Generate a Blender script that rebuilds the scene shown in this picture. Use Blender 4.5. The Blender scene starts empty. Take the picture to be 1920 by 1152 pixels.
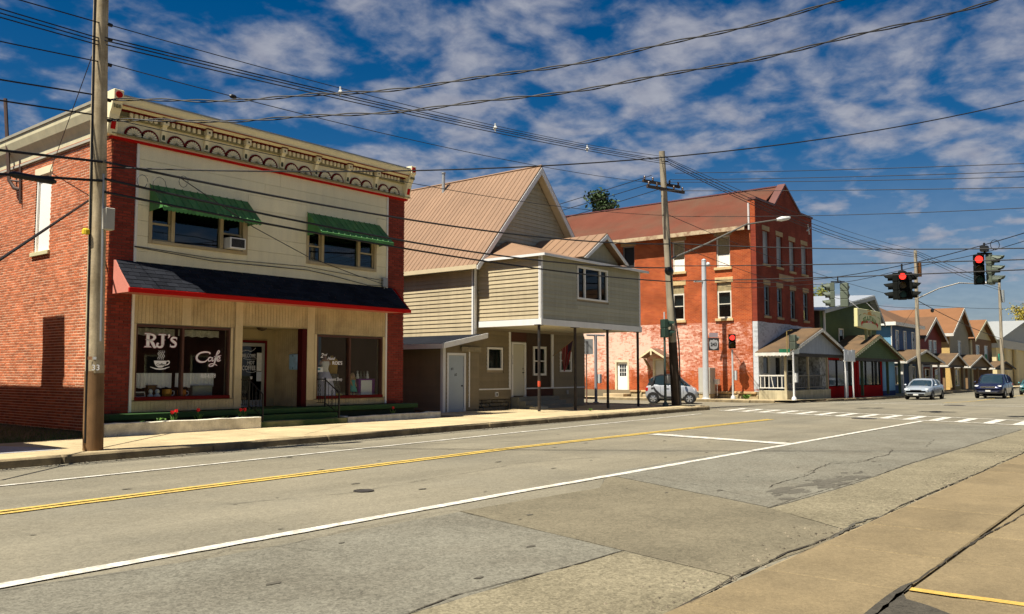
import bpy, bmesh, math, random
import numpy as np
from mathutils import Vector, Matrix
random.seed(11)
S = bpy.context.scene
COL = S.collection
R = math.radians

# ------------------------------------------------------------------ camera
F_PX = 1600.0                                  # focal length in photo pixels (1920 wide)
PITCH = math.atan(124 / F_PX)
YAW = math.atan2(1300 * math.cos(PITCH), F_PX)   # +X runs along the main street
FW = Vector((math.cos(YAW) * math.cos(PITCH), math.sin(YAW) * math.cos(PITCH), math.sin(PITCH)))
RT = Vector((math.sin(YAW), -math.cos(YAW), 0))
UP = RT.cross(FW)
EYE = Vector((0, 0, 1.6))
cd = bpy.data.cameras.new('camera')
cam = bpy.data.objects.new('camera', cd)
COL.objects.link(cam)
cd.sensor_width = 36
cd.lens = 36 * F_PX / 1920
cd.clip_start = 0.05
cd.clip_end = 3000
cam.matrix_world = Matrix(((RT.x, UP.x, -FW.x, EYE.x), (RT.y, UP.y, -FW.y, EYE.y), (RT.z, UP.z, -FW.z, EYE.z), (0, 0, 0, 1)))
S.camera = cam
S.render.resolution_x, S.render.resolution_y = 1024, 614

# ------------------------------------------------------------------ light and sky
SUN_EL, SUN_AZ = R(61), R(9)                   # azimuth measured behind the facade line
to_sun = Vector((-math.cos(SUN_EL) * math.cos(SUN_AZ), math.cos(SUN_EL) * math.sin(SUN_AZ), math.sin(SUN_EL)))
sd = bpy.data.lights.new('sun', 'SUN')
sd.energy = 5.0
sd.angle = R(0.5)
sd.color = (1.0, 0.93, 0.80)
sun = bpy.data.objects.new('sun', sd)
COL.objects.link(sun)
sun.rotation_euler = (-to_sun).to_track_quat('-Z', 'Y').to_euler()
sun.location = (-20, 10, 60)
S.view_settings.view_transform = 'Standard'
S.view_settings.look = 'None'
S.view_settings.gamma = 1
S.view_settings.exposure = 0.85

W = bpy.data.worlds.new('World')
S.world = W
W.use_nodes = True
nt = W.node_tree
nt.nodes.clear()
def wn(t, **k):
    n = nt.nodes.new(t)
    for a, b in k.items():
        setattr(n, a, b)
    return n
wo = wn('ShaderNodeOutputWorld')
bg = wn('ShaderNodeBackground')
bg.inputs[1].default_value = 0.05
sky = wn('ShaderNodeTexSky', sky_type='NISHITA', sun_disc=False)
sky.sun_elevation = SUN_EL
sky.sun_rotation = math.atan2(to_sun.x, to_sun.y)
sky.altitude = 400
sky.air_density = 1.0
sky.dust_density = 0.6
sky.ozone_density = 4.0
hs = wn('ShaderNodeHueSaturation')
hs.inputs['Hue'].default_value = 0.502
hs.inputs['Saturation'].default_value = 1.45
hs.inputs['Value'].default_value = 0.70
nt.links.new(sky.outputs[0], hs.inputs['Color'])
tc = wn('ShaderNodeTexCoord')
sx = wn('ShaderNodeSeparateXYZ')
nt.links.new(tc.outputs['Generated'], sx.inputs[0])
def wm(op, a, b=None, c=None):
    n = wn('ShaderNodeMath', operation=op)
    for i, q in enumerate((a, b, c)):
        if q is None:
            continue
        if isinstance(q, (int, float)):
            n.inputs[i].default_value = q
        else:
            nt.links.new(q, n.inputs[i])
    return n.outputs[0]
zc = wm('MAXIMUM', sx.outputs[2], 0.0)
den = wm('ADD', zc, 0.22)
cx = wm('DIVIDE', sx.outputs[0], den)
cy = wm('DIVIDE', sx.outputs[1], den)
cc = wn('ShaderNodeCombineXYZ')
nt.links.new(cx, cc.inputs[0]); nt.links.new(cy, cc.inputs[1])
def wnoise(scale, det, rough, dist=0.0, off=(0, 0, 0)):
    mp = wn('ShaderNodeMapping')
    mp.inputs['Location'].default_value = off
    nt.links.new(cc.outputs[0], mp.inputs[0])
    n = wn('ShaderNodeTexNoise')
    n.inputs['Scale'].default_value = scale
    n.inputs['Detail'].default_value = det
    n.inputs['Roughness'].default_value = rough
    n.inputs['Distortion'].default_value = dist
    nt.links.new(mp.outputs[0], n.inputs['Vector'])
    return n.outputs[0]
n1 = wnoise(5.8, 6, 0.50, 0.3, (3.1, 0.4, 0.0))
n2 = wnoise(1.3, 4, 0.5, 0.0, (7.3, 2.2, 0.0))
n3 = wnoise(17.0, 6, 0.58, 0.2, (1.7, 5.1, 0.0))
s1 = wm('ADD', wm('MULTIPLY', n1, 0.62), wm('ADD', wm('MULTIPLY', n2, 0.36), wm('MULTIPLY', n3, 0.18)))
mr = wn('ShaderNodeMapRange', interpolation_type='SMOOTHSTEP')
nt.links.new(s1, mr.inputs[0])
mr.inputs[1].default_value = 0.515
mr.inputs[2].default_value = 0.715
mr.inputs[3].default_value = 0.0
mr.inputs[4].default_value = 0.92
# far clouds merge into a soft grey-blue veil near the horizon
hz = wn('ShaderNodeMapRange')
nt.links.new(zc, hz.inputs[0])
hz.inputs[1].default_value = 0.02
hz.inputs[2].default_value = 0.24
hz.inputs[3].default_value = 0.55
hz.inputs[4].default_value = 0.0
cf = wm('MAXIMUM', mr.outputs[0], hz.outputs[0])
ccol = wn('ShaderNodeMix', data_type='RGBA')
nt.links.new(n3, ccol.inputs[0])
ccol.inputs[6].default_value = (2.3, 2.5, 3.5, 1)
ccol.inputs[7].default_value = (5.2, 5.4, 6.0, 1)
cmix = wn('ShaderNodeMix', data_type='RGBA')
nt.links.new(cf, cmix.inputs[0])
nt.links.new(hs.outputs[0], cmix.inputs[6])
nt.links.new(ccol.outputs[2], cmix.inputs[7])
nt.links.new(cmix.outputs[2], bg.inputs[0])
nt.links.new(bg.outputs[0], wo.inputs[0])

# ------------------------------------------------------------------ photo pixel -> place
def ray(u, v):
    return FW + RT * ((u - 960) / F_PX) - UP * ((v - 576) / F_PX)
def on_z(u, v, z=0.0):
    d = ray(u, v)
    return EYE + d * ((z - EYE.z) / d.z)
def on_y(u, v, y):
    d = ray(u, v)
    return EYE + d * (y / d.y)
def on_x(u, v, x):
    d = ray(u, v)
    return EYE + d * (x / d.x)

def gz(x):                                    # the street falls a little beyond the crossing
    t = min(1, max(0, (x - 44) / 20.0))
    return -0.20 * t * t * (3 - 2 * t)

# ------------------------------------------------------------------ materials
MATS = {}
def M(name, col, rough=0.85, var=0.10, sc=1.6, grain=0.06, gsc=45.0, bump=0.0, bsc=60.0, metal=0.0, spec=0.3,
      rand=0.0, streak=0.0, coat=0.0, clap=0.0, island=False, tint=None, tsc=0.7, speck=0.0, lane=0.0):
    if name in MATS:
        return MATS[name]
    m = bpy.data.materials.new(name)
    MATS[name] = m
    m.use_nodes = True
    t = m.node_tree
    b = t.nodes['Principled BSDF']
    b.inputs['Roughness'].default_value = rough
    b.inputs['Metallic'].default_value = metal
    b.inputs['Specular IOR Level'].default_value = spec
    if coat:
        b.inputs['Coat Weight'].default_value = coat
        b.inputs['Coat Roughness'].default_value = 0.06
    g = t.nodes.new('ShaderNodeNewGeometry')
    def noise(scale, det, vec=None):
        n = t.nodes.new('ShaderNodeTexNoise')
        n.inputs['Scale'].default_value = scale
        n.inputs['Detail'].default_value = det
        n.inputs['Roughness'].default_value = 0.6
        t.links.new(vec or g.outputs['Position'], n.inputs['Vector'])
        return n.outputs[0]
    def mth(op, a, c):
        n = t.nodes.new('ShaderNodeMath'); n.operation = op
        for i, q in enumerate((a, c)):
            if isinstance(q, (int, float)):
                n.inputs[i].default_value = q
            else:
                t.links.new(q, n.inputs[i])
        return n.outputs[0]
    fac = None
    def addf(o, amp):
        nonlocal fac
        q = mth('MULTIPLY', mth('SUBTRACT', o, 0.5), 2 * amp)
        fac = q if fac is None else mth('ADD', fac, q)
    if var: addf(noise(sc, 5), var * 1.7)
    if grain: addf(noise(gsc, 3), grain * 1.7)
    if streak:
        mp = t.nodes.new('ShaderNodeMapping')
        mp.inputs['Scale'].default_value = (6, 6, 0.5)
        t.links.new(g.outputs['Position'], mp.inputs[0])
        addf(noise(1.0, 5, mp.outputs[0]), streak * 1.7)
    if speck:                                  # loose aggregate: every grain its own tone
        for s_, k_ in ((38.0, 1.0), (90.0, 0.8), (14.0, 0.35)):
            vn = t.nodes.new('ShaderNodeTexVoronoi'); vn.inputs['Scale'].default_value = s_
            t.links.new(g.outputs['Position'], vn.inputs['Vector'])
            sc3 = t.nodes.new('ShaderNodeSeparateColor'); t.links.new(vn.outputs['Color'], sc3.inputs[0])
            addf(sc3.outputs[0], speck * k_ * 0.6)
    if lane:                                   # wheel tracks run along the street
        mp = t.nodes.new('ShaderNodeMapping'); mp.inputs['Scale'].default_value = (0.05, 0.9, 1)
        t.links.new(g.outputs['Position'], mp.inputs[0]); addf(noise(1.0, 4, mp.outputs[0]), lane * 1.7)
    if rand:
        if island:
            addf(g.outputs['Random Per Island'], rand)
        else:
            oi = t.nodes.new('ShaderNodeObjectInfo')
            addf(oi.outputs['Random'], rand)
    vm = t.nodes.new('ShaderNodeVectorMath'); vm.operation = 'SCALE'
    src = None
    if tint is not None:
        mx = t.nodes.new('ShaderNodeMix'); mx.data_type = 'RGBA'
        mx.inputs[6].default_value = (*col, 1); mx.inputs[7].default_value = (*tint, 1)
        rr = t.nodes.new('ShaderNodeMapRange'); rr.inputs[1].default_value = 0.42; rr.inputs[2].default_value = 0.66
        t.links.new(noise(tsc, 6), rr.inputs[0]); t.links.new(rr.outputs[0], mx.inputs[0])
        t.links.new(mx.outputs[2], vm.inputs[0])
    else:
        vm.inputs[0].default_value = col
    if fac is None:
        vm.inputs[3].default_value = 1
    else:
        f2 = mth('MAXIMUM', mth('ADD', fac, 1.0), 0.05)
        t.links.new(f2, vm.inputs[3])
    t.links.new(vm.outputs[0], b.inputs['Base Color'])
    h = None
    if bump:
        h = mth('MULTIPLY', noise(bsc, 4), bump)
    if clap:                                   # far clapboards: relief only
        sp = t.nodes.new('ShaderNodeSeparateXYZ'); t.links.new(g.outputs['Position'], sp.inputs[0])
        fr = mth('FRACT', mth('DIVIDE', sp.outputs[2], clap), 0)
        q = mth('MULTIPLY', mth('SUBTRACT', 1.0, fr), 0.02)
        h = q if h is None else mth('ADD', h, q)
    if h is not None:
        bp = t.nodes.new('ShaderNodeBump')
        bp.inputs['Strength'].default_value = 1.0
        bp.inputs['Distance'].default_value = 1.0
        t.links.new(h, bp.inputs['Height'])
        t.links.new(bp.outputs[0], b.inputs['Normal'])
    return m

def glass(name, tint=(0.75, 0.8, 0.8), refl=1.0, blur=0.0):
    if name in MATS:
        return MATS[name]
    m = bpy.data.materials.new(name); MATS[name] = m
    m.use_nodes = True
    t = m.node_tree; t.nodes.clear()
    o = t.nodes.new('ShaderNodeOutputMaterial')
    a = t.nodes.new('ShaderNodeBsdfTransparent'); a.inputs[0].default_value = (*tint, 1)
    g = t.nodes.new('ShaderNodeBsdfGlossy'); g.inputs[0].default_value = (1, 1, 1, 1); g.inputs['Roughness'].default_value = 0.01 + blur
    lw = t.nodes.new('ShaderNodeLayerWeight'); lw.inputs[0].default_value = 0.5     # Schlick, same from both sides of the pane
    pw = t.nodes.new('ShaderNodeMath'); pw.operation = 'POWER'; pw.inputs[1].default_value = 5.0; t.links.new(lw.outputs['Facing'], pw.inputs[0])
    mu = t.nodes.new('ShaderNodeMath'); mu.operation = 'MULTIPLY_ADD'; mu.inputs[1].default_value = 0.92 * refl; mu.inputs[2].default_value = 0.045 * refl
    t.links.new(pw.outputs[0], mu.inputs[0])
    x = t.nodes.new('ShaderNodeMixShader')
    t.links.new(mu.outputs[0], x.inputs[0]); t.links.new(a.outputs[0], x.inputs[1]); t.links.new(g.outputs[0], x.inputs[2])
    t.links.new(x.outputs[0], o.inputs[0])
    return m

def emit(name, col, st):
    if name in MATS:
        return MATS[name]
    m = bpy.data.materials.new(name); MATS[name] = m
    m.use_nodes = True
    b = m.node_tree.nodes['Principled BSDF']
    b.inputs['Base Color'].default_value = (*col, 1)
    b.inputs['Emission Color'].default_value = (*col, 1)
    b.inputs['Emission Strength'].default_value = st
    return m

# ------------------------------------------------------------------ mesh helpers
ORG = {}
class MB:
    def __init__(s):
        s.v = []; s.f = []; s.m = []; s.mi = 0
    def add(s, vs, fs):
        n = len(s.v)
        s.v += [tuple(p) for p in vs]
        for f in fs:
            s.f.append([n + i for i in f]); s.m.append(s.mi)
        return s
    def mat(s, i):
        s.mi = i; return s
    def box(s, x0, x1, y0, y1, z0, z1):
        if x1 < x0: x0, x1 = x1, x0
        if y1 < y0: y0, y1 = y1, y0
        if z1 < z0: z0, z1 = z1, z0
        return s.add([(x0, y0, z0), (x1, y0, z0), (x1, y1, z0), (x0, y1, z0), (x0, y0, z1), (x1, y0, z1), (x1, y1, z1), (x0, y1, z1)],
                     [(0, 3, 2, 1), (4, 5, 6, 7), (0, 1, 5, 4), (1, 2, 6, 5), (2, 3, 7, 6), (3, 0, 4, 7)])
    def prism(s, poly, ax, a0, a1):
        n = len(poly)
        def p(q, a):
            return (a, q[0], q[1]) if ax == 'x' else (q[0], a, q[1]) if ax == 'y' else (q[0], q[1], a)
        vs = [p(q, a0) for q in poly] + [p(q, a1) for q in poly]
        fs = [tuple(range(n)), tuple(range(2 * n - 1, n - 1, -1))] + [(i, i + n, (i + 1) % n + n, (i + 1) % n) for i in range(n)]
        return s.add(vs, fs)
    def slab(s, pts, th):                    # 3-D polygon thickened along its own normal (downwards)
        P = [Vector(p) for p in pts]
        nrm = Vector((0, 0, 0))
        for i in range(len(P)):
            a, b = P[i], P[(i + 1) % len(P)]
            nrm += a.cross(b)
        nrm.normalize()
        if nrm.z < 0: nrm = -nrm
        n = len(P)
        vs = P + [p - nrm * th for p in P]
        return s.add(vs, [tuple(range(n)), tuple(range(2 * n - 1, n - 1, -1))] + [(i, i + n, (i + 1) % n + n, (i + 1) % n) for i in range(n)])
    def poly(s, pts):
        return s.add(pts, [tuple(range(len(pts)))])
    def tube(s, pts, r, n=6, cap=True):
        P = [Vector(p) for p in pts]
        rs = r if isinstance(r, (list, tuple)) else [r] * len(P)
        vs = []; ref = None
        for i, p in enumerate(P):
            d = (P[min(i + 1, len(P) - 1)] - P[max(i - 1, 0)])
            if d.length < 1e-9: d = Vector((0, 0, 1))
            d.normalize()
            if ref is None:
                ref = Vector((0, 0, 1)) if abs(d.z) < 0.9 else Vector((1, 0, 0))
            a = d.cross(ref)
            if a.length < 1e-4:
                a = d.cross(Vector((0.3, 1, 0.2)))
            a.normalize(); b = d.cross(a).normalized(); ref = a.cross(d)
            for k in range(n):
                t = 2 * math.pi * k / n
                vs.append(p + (a * math.cos(t) + b * math.sin(t)) * rs[i])
        fs = []
        for i in range(len(P) - 1):
            for k in range(n):
                k2 = (k + 1) % n
                fs.append((i * n + k, i * n + k2, (i + 1) * n + k2, (i + 1) * n + k))
        if cap:
            fs.append(tuple(range(n - 1, -1, -1))); fs.append(tuple((len(P) - 1) * n + k for k in range(n)))
        return s.add(vs, fs)
    def lathe(s, prof, c=(0, 0, 0), n=14, sx=1.0, sy=1.0):
        vs = []
        for r, z in prof:
            for k in range(n):
                t = 2 * math.pi * k / n
                vs.append((c[0] + r * sx * math.cos(t), c[1] + r * sy * math.sin(t), c[2] + z))
        fs = []
        for i in range(len(prof) - 1):
            for k in range(n):
                k2 = (k + 1) % n
                fs.append((i * n + k, i * n + k2, (i + 1) * n + k2, (i + 1) * n + k))
        fs.append(tuple(range(n - 1, -1, -1))); fs.append(tuple((len(prof) - 1) * n + k for k in range(n)))
        return s.add(vs, fs)
    def cyl(s, c, r, axis, h, n=12):         # centre of base, axis letter, height
        d = {'x': Vector((h, 0, 0)), 'y': Vector((0, h, 0)), 'z': Vector((0, 0, h))}[axis]
        c = Vector(c)
        return s.tube([c, c + d], r, n)
    def ell(s, c, rx, ry, rz, n=10, m=6):
        prof = [(math.sin(math.pi * i / m) + 1e-4, -math.cos(math.pi * i / m)) for i in range(m + 1)]
        vs = []
        for r, z in prof:
            for k in range(n):
                t = 2 * math.pi * k / n
                vs.append((c[0] + rx * r * math.cos(t), c[1] + ry * r * math.sin(t), c[2] + rz * z))
        fs = [(i * n + k, i * n + (k + 1) % n, (i + 1) * n + (k + 1) % n, (i + 1) * n + k) for i in range(m) for k in range(n)]
        return s.add(vs, fs)
    def xform(s, mtx):
        s.v = [tuple(mtx @ Vector(p)) for p in s.v]; return s
    def mesh(s, name, mats, org=(0, 0, 0), smooth=False, recalc=True, bevel=0.0):
        me = bpy.data.meshes.new(name)
        ox, oy, oz = org
        me.from_pydata([(x - ox, y - oy, z - oz) for x, y, z in s.v], [], s.f)
        if not isinstance(mats, (list, tuple)): mats = [mats]
        for q in mats: me.materials.append(q)
        if len(mats) > 1:
            me.polygons.foreach_set('material_index', s.m)
        if recalc or bevel:
            bm = bmesh.new(); bm.from_mesh(me)
            bmesh.ops.recalc_face_normals(bm, faces=bm.faces)
            if bevel:
                es = [e for e in bm.edges if len(e.link_faces) == 2 and e.calc_face_angle(0) > 0.6]
                bmesh.ops.bevel(bm, geom=es, offset=bevel, segments=1, affect='EDGES', clamp_overlap=True)
            bm.to_mesh(me); bm.free()
        if smooth:
            me.shade_smooth()
            if smooth != 'all':
                try: me.set_sharp_from_angle(angle=R(40))
                except Exception: pass
        me.update()
        return me
    def build(s, name, mats, parent=None, smooth=False, recalc=True, bevel=0.0, local=False):
        org = (0, 0, 0) if (parent is None or local) else ORG.get(parent.name, (0, 0, 0))
        me = s.mesh(name, mats, org, smooth, recalc, bevel)
        o = bpy.data.objects.new(name, me)
        COL.objects.link(o)
        if parent is not None:
            o.parent = parent
            ORG[o.name] = org
        return o
def tag(o, label, cat, group=None):
    o['label'] = label; o['category'] = cat
    if group: o['group'] = group
    return o
def thing(name, label, cat, loc=(0, 0, 0), rz=0.0, group=None):
    o = bpy.data.objects.new(name, None)
    COL.objects.link(o)
    o.empty_display_size = 0.2
    o.location = loc; o.rotation_euler = (0, 0, rz)
    ORG[o.name] = tuple(loc)
    return tag(o, label, cat, group)
def solo(mb, name, mats, label, cat, loc, group=None, **k):   # a thing that is a single mesh, origin at its base
    me = mb.mesh(name, mats, loc, k.get('smooth', False), True, k.get('bevel', 0.0))
    o = bpy.data.objects.new(name, me); COL.objects.link(o); o.location = loc
    return tag(o, label, cat, group)
def piece(name, me, parent, loc, rot=(0, 0, 0), scale=(1, 1, 1)):
    o = bpy.data.objects.new(name, me); COL.objects.link(o)
    o.parent = parent
    og = ORG.get(parent.name, (0, 0, 0))
    o.location = (loc[0] - og[0], loc[1] - og[1], loc[2] - og[2])
    o.rotation_euler = rot; o.scale = scale
    ORG[o.name] = loc
    return o
def struct(mb, name, mat, **k):
    o = mb.build(name, mat, None, **k)
    o['kind'] = 'structure'
    return o
def copy_tree(o, parent=None, swap=None):
    c = o.copy(); COL.objects.link(c)
    if o.data is not None and swap:
        if any(ms is not None and ms.name in swap for ms in o.data.materials):
            c.data = o.data.copy()
            for i, ms in enumerate(c.data.materials):
                if ms is not None and ms.name in swap: c.data.materials[i] = swap[ms.name]
    c.parent = parent
    for ch in list(o.children): copy_tree(ch, c, swap)
    return c

class Face:
    """a wall plane: 'y' faces the street (-Y), 'x' faces back along the street (-X); out = distance in front of it"""
    def __init__(s, k, c):
        s.k = k; s.c = c
    def bx(s, mb, a0, a1, o0, o1, z0, z1):
        if s.k == 'y': mb.box(a0, a1, s.c - o1, s.c - o0, z0, z1)
        else: mb.box(s.c - o1, s.c - o0, a0, a1, z0, z1)
    def pt(s, a, o, z):
        return (a, s.c - o, z) if s.k == 'y' else (s.c - o, a, z)
    def prism(s, mb, poly, o0, o1):          # poly in (a, z)
        if s.k == 'y': mb.prism(poly, 'y', s.c - o1, s.c - o0)
        else: mb.prism(poly, 'x', s.c - o1, s.c - o0)

def wall(mb, fc, a0, a1, z0, z1, th, holes):
    As = sorted({a0, a1, *[h[0] for h in holes], *[h[1] for h in holes]})
    As = [a for a in As if a0 <= a <= a1]
    for i in range(len(As) - 1):
        p, q = As[i], As[i + 1]
        mid = (p + q) / 2
        blocked = sorted([(max(z0, h[2]), min(z1, h[3])) for h in holes if h[0] < mid < h[1]])
        z = z0
        for b0, b1 in blocked:
            if b0 > z: fc.bx(mb, p, q, -th, 0, z, b0)
            z = max(z, b1)
        if z < z1: fc.bx(mb, p, q, -th, 0, z, z1)

def planks(parent, fc, lo, hi, z0, z1, pitch, holes, mat, th=0.022, name='siding_plank', split=4.2, base=0.0):
    """overlapping horizontal boards, one object each; lo/hi give the wall's ends at a height"""
    f = lo if callable(lo) else (lambda z: lo)
    g = hi if callable(hi) else (lambda z: hi)
    n = max(1, int(round((z1 - z0) / pitch))); p = (z1 - z0) / n
    for i in range(n):
        b, t = z0 + i * p, z0 + (i + 1) * p
        L0, R0, L1, R1 = f(b), g(b), f(t), g(t)
        spans = [(L0, R0, L1, R1)]
        for h in holes:
            if h[2] < (b + t) / 2 < h[3]:
                ns = []
                for (s0, e0, s1, e1) in spans:
                    if h[1] <= s0 or h[0] >= e0: ns.append((s0, e0, s1, e1)); continue
                    if h[0] > s0: ns.append((s0, h[0], s1, h[0]))
                    if h[1] < e0: ns.append((h[1], e0, h[1], e1))
                spans = ns
        out = []
        for (s0, e0, s1, e1) in spans:
            if e0 - s0 > split + 1.2:
                c = s0 + random.uniform(1.2, e0 - s0 - 1.2)
                out += [(s0, c - 0.002, s1, c - 0.002), (c + 0.002, e0, c + 0.002, e1)]
            else: out.append((s0, e0, s1, e1))
        for (s0, e0, s1, e1) in out:
            if e0 - s0 < 0.02: continue
            if e1 < s1: s1 = e1 = (s1 + e1) / 2
            mb = MB()
            ob, ot = base + th, base + 0.004
            P = fc.pt
            mb.add([P(s0, base - 0.01, b), P(e0, base - 0.01, b), P(e0, ob, b), P(s0, ob, b), P(s1, base - 0.01, t), P(e1, base - 0.01, t), P(e1, ot, t), P(s1, ot, t)],
                   [(0, 3, 2, 1), (4, 5, 6, 7), (0, 1, 5, 4), (1, 2, 6, 5), (2, 3, 7, 6), (3, 0, 4, 7)])
            mb.build(name, mat, parent)

def window(parent, fc, a0, a1, z0, z1, frame, pane, fw=0.06, rec=0.06, bars=(), hbars=(), sill=None, lintel=None, proud=0.02, fd=0.05, blind=None):
    """window part with its panes (and sill, lintel) as sub-parts; bars/hbars are positions of mullions"""
    mb = MB()
    o0, o1 = -rec, proud
    fc.bx(mb, a0, a0 + fw, o0, o1, z0, z1); fc.bx(mb, a1 - fw, a1, o0, o1, z0, z1)
    fc.bx(mb, a0 + fw, a1 - fw, o0, o1, z0, z0 + fw); fc.bx(mb, a0 + fw, a1 - fw, o0, o1, z1 - fw, z1)
    As = [a0 + fw]; 
    for b in bars:
        fc.bx(mb, b - fd / 2, b + fd / 2, o0, o1 - 0.012, z0 + fw, z1 - fw)
        As += [b - fd / 2, b + fd / 2]
    As.append(a1 - fw)
    Zs = [z0 + fw]
    for h in hbars:
        for i in range(0, len(As), 2):
            fc.bx(mb, As[i], As[i + 1], o0, o1 - 0.018, h - fd / 2, h + fd / 2)
        Zs += [h - fd / 2, h + fd / 2]
    Zs.append(z1 - fw)
    w = mb.build('window', frame, parent)
    for i in range(0, len(As), 2):
        for j in range(0, len(Zs), 2):
            p = MB()
            dz = 0.012 * (j // 2)
            fc.bx(p, As[i], As[i + 1], -rec + 0.01 + dz, -rec + 0.016 + dz, Zs[j], Zs[j + 1])
            p.build('pane', pane, w)
    if blind:
        p = MB(); fc.bx(p, a0 + fw, a1 - fw, -rec - 0.06, -rec - 0.05, blind[0], blind[1]); p.build('blind', blind[2], w)
    if sill:
        p = MB(); fc.bx(p, a0 - 0.06, a1 + 0.06, -rec, sill[1], z0 - sill[0], z0 - 0.003); p.build('sill', sill[2], w, bevel=0.008)
    if lintel:
        p = MB(); fc.bx(p, a0 - 0.1, a1 + 0.1, -0.05, lintel[1], z1 + 0.003, z1 + lintel[0]); p.build('lintel', lintel[2], w, bevel=0.008)
    return w

def lettering(body, size, mat, parent, loc, rz=0.0, bold=0.0, shear=0.0, sx=1.0, ext=0.002, name='lettering', align='LEFT', warp=None, face=None):
    """flat letters standing upright, facing -Y when rz = 0"""
    c = bpy.data.curves.new('text', 'FONT')
    c.body = body; c.size = size; c.extrude = ext; c.offset = bold; c.shear = shear; c.align_x = align; c.resolution_u = 3
    o = bpy.data.objects.new('text', c); COL.objects.link(o)
    dg = bpy.context.evaluated_depsgraph_get()
    me = bpy.data.meshes.new_from_object(o.evaluated_get(dg))
    bpy.data.objects.remove(o); bpy.data.curves.remove(c)
    me.name = name
    rot = Matrix.Rotation(rz, 4, 'Z') @ Matrix.Rotation(math.pi / 2, 4, 'X')
    og = ORG.get(parent.name, (0, 0, 0))
    for v in me.vertices:
        x, y, z = v.co
        x *= sx
        if warp: x, y = warp(x, y)
        q = rot @ Vector((x, y, z))
        v.co = (q.x + loc[0] - og[0], q.y + loc[1] - og[1], q.z + loc[2] - og[2])
    me.materials.clear(); me.materials.append(mat)
    r = bpy.data.objects.new(name, me); COL.objects.link(r); r.parent = parent
    ORG[r.name] = og
    return r

def stroke(mb, pts, w, out=0.003, T=None, n=6):
    """ribbon along smoothed 2-D points with changing width; T maps (a, b, out) to place"""
    P = [Vector((p[0], p[1])) for p in pts]
    ws = w if isinstance(w, (list, tuple)) else [w] * len(P)
    Q = []; Wd = []
    for i in range(len(P) - 1):
        p0, p1, p2, p3 = P[max(i - 1, 0)], P[i], P[i + 1], P[min(i + 2, len(P) - 1)]
        for k in range(n):
            t = k / n
            q = 0.5 * ((2 * p1) + (p2 - p0) * t + (2 * p0 - 5 * p1 + 4 * p2 - p3) * t * t + (3 * p1 - p0 - 3 * p2 + p3) * t ** 3)
            Q.append(q); Wd.append(ws[i] * (1 - t) + ws[i + 1] * t)
    Q.append(P[-1]); Wd.append(ws[-1])
    vs = []
    for i, q in enumerate(Q):
        d = Q[min(i + 1, len(Q) - 1)] - Q[max(i - 1, 0)]
        if d.length < 1e-9: d = Vector((1, 0))
        d.normalize(); nn = Vector((-d.y, d.x)) * Wd[i] / 2
        vs += [T(q.x + nn.x, q.y + nn.y, out), T(q.x - nn.x, q.y - nn.y, out)]
    mb.add(vs, [(2 * i, 2 * i + 1, 2 * i + 3, 2 * i + 2) for i in range(len(Q) - 1)])
# ================================================================== setting
asph = M('asphalt', (0.1959, 0.1761, 0.1277), rough=0.93, var=0.16, sc=0.5, grain=0.2, gsc=55, bump=0.0015, bsc=150, spec=0.15, tint=(0.1637, 0.15, 0.1128), tsc=0.3, speck=0.22, lane=0.20)
asph_blue = M('asphalt_blue_grey', (0.1635, 0.1549, 0.122), rough=0.93, var=0.18, sc=0.6, grain=0.2, gsc=50, bump=0.002, bsc=140, spec=0.15, speck=0.34, tint=(0.1403, 0.1305, 0.1013), tsc=0.8)
asph_warm = M('asphalt_warm', (0.161, 0.1403, 0.0952), rough=0.93, var=0.18, sc=0.8, grain=0.2, gsc=55, bump=0.002, bsc=150, spec=0.15, speck=0.28, tint=(0.1318, 0.1159, 0.0793), tsc=0.7)
asph_tan = M('asphalt_tan_chip', (0.1952, 0.1708, 0.1135), rough=0.93, var=0.14, sc=0.8, grain=0.2, gsc=45, bump=0.003, bsc=120, spec=0.15, speck=0.38, tint=(0.1647, 0.144, 0.0952), tsc=0.9)
crack_m = M('crack', (0.040, 0.034, 0.025), rough=0.95, var=0.3, sc=8)
seal_shadow_m = M('stain_and_shadow', (0.080, 0.073, 0.056), rough=0.9, var=0.3, sc=3, grain=0.2)  # stain tone, reused for the painted wire shadows
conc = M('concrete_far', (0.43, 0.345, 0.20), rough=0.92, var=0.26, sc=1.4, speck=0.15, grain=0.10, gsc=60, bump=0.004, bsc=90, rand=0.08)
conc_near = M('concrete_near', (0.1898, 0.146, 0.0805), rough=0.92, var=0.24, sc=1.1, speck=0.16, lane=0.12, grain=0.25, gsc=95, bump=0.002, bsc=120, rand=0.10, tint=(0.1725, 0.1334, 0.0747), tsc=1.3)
kerb_m = M('kerb_concrete', (0.25, 0.195, 0.11), rough=0.92, var=0.4, sc=1.6, grain=0.14, gsc=50, bump=0.01, bsc=30, rand=0.08, tint=(0.13, 0.10, 0.06), tsc=2.2)
paint_w = M('road_paint_white', (0.60, 0.58, 0.52), rough=0.8, var=0.15, sc=2.5, speck=0.2, grain=0.3, gsc=70, tint=(0.36, 0.33, 0.26), tsc=6.0)
paint_y = M('road_paint_yellow', (0.56, 0.39, 0.09), rough=0.8, var=0.12, sc=2.5, speck=0.2, grain=0.35, gsc=70, tint=(0.42, 0.30, 0.10), tsc=4.0)
dirt = M('dirt', (0.10, 0.085, 0.05), var=0.25, sc=1.2, grain=0.2, bump=0.02, bsc=20, tint=(0.055, 0.075, 0.02), tsc=0.5)

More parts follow.
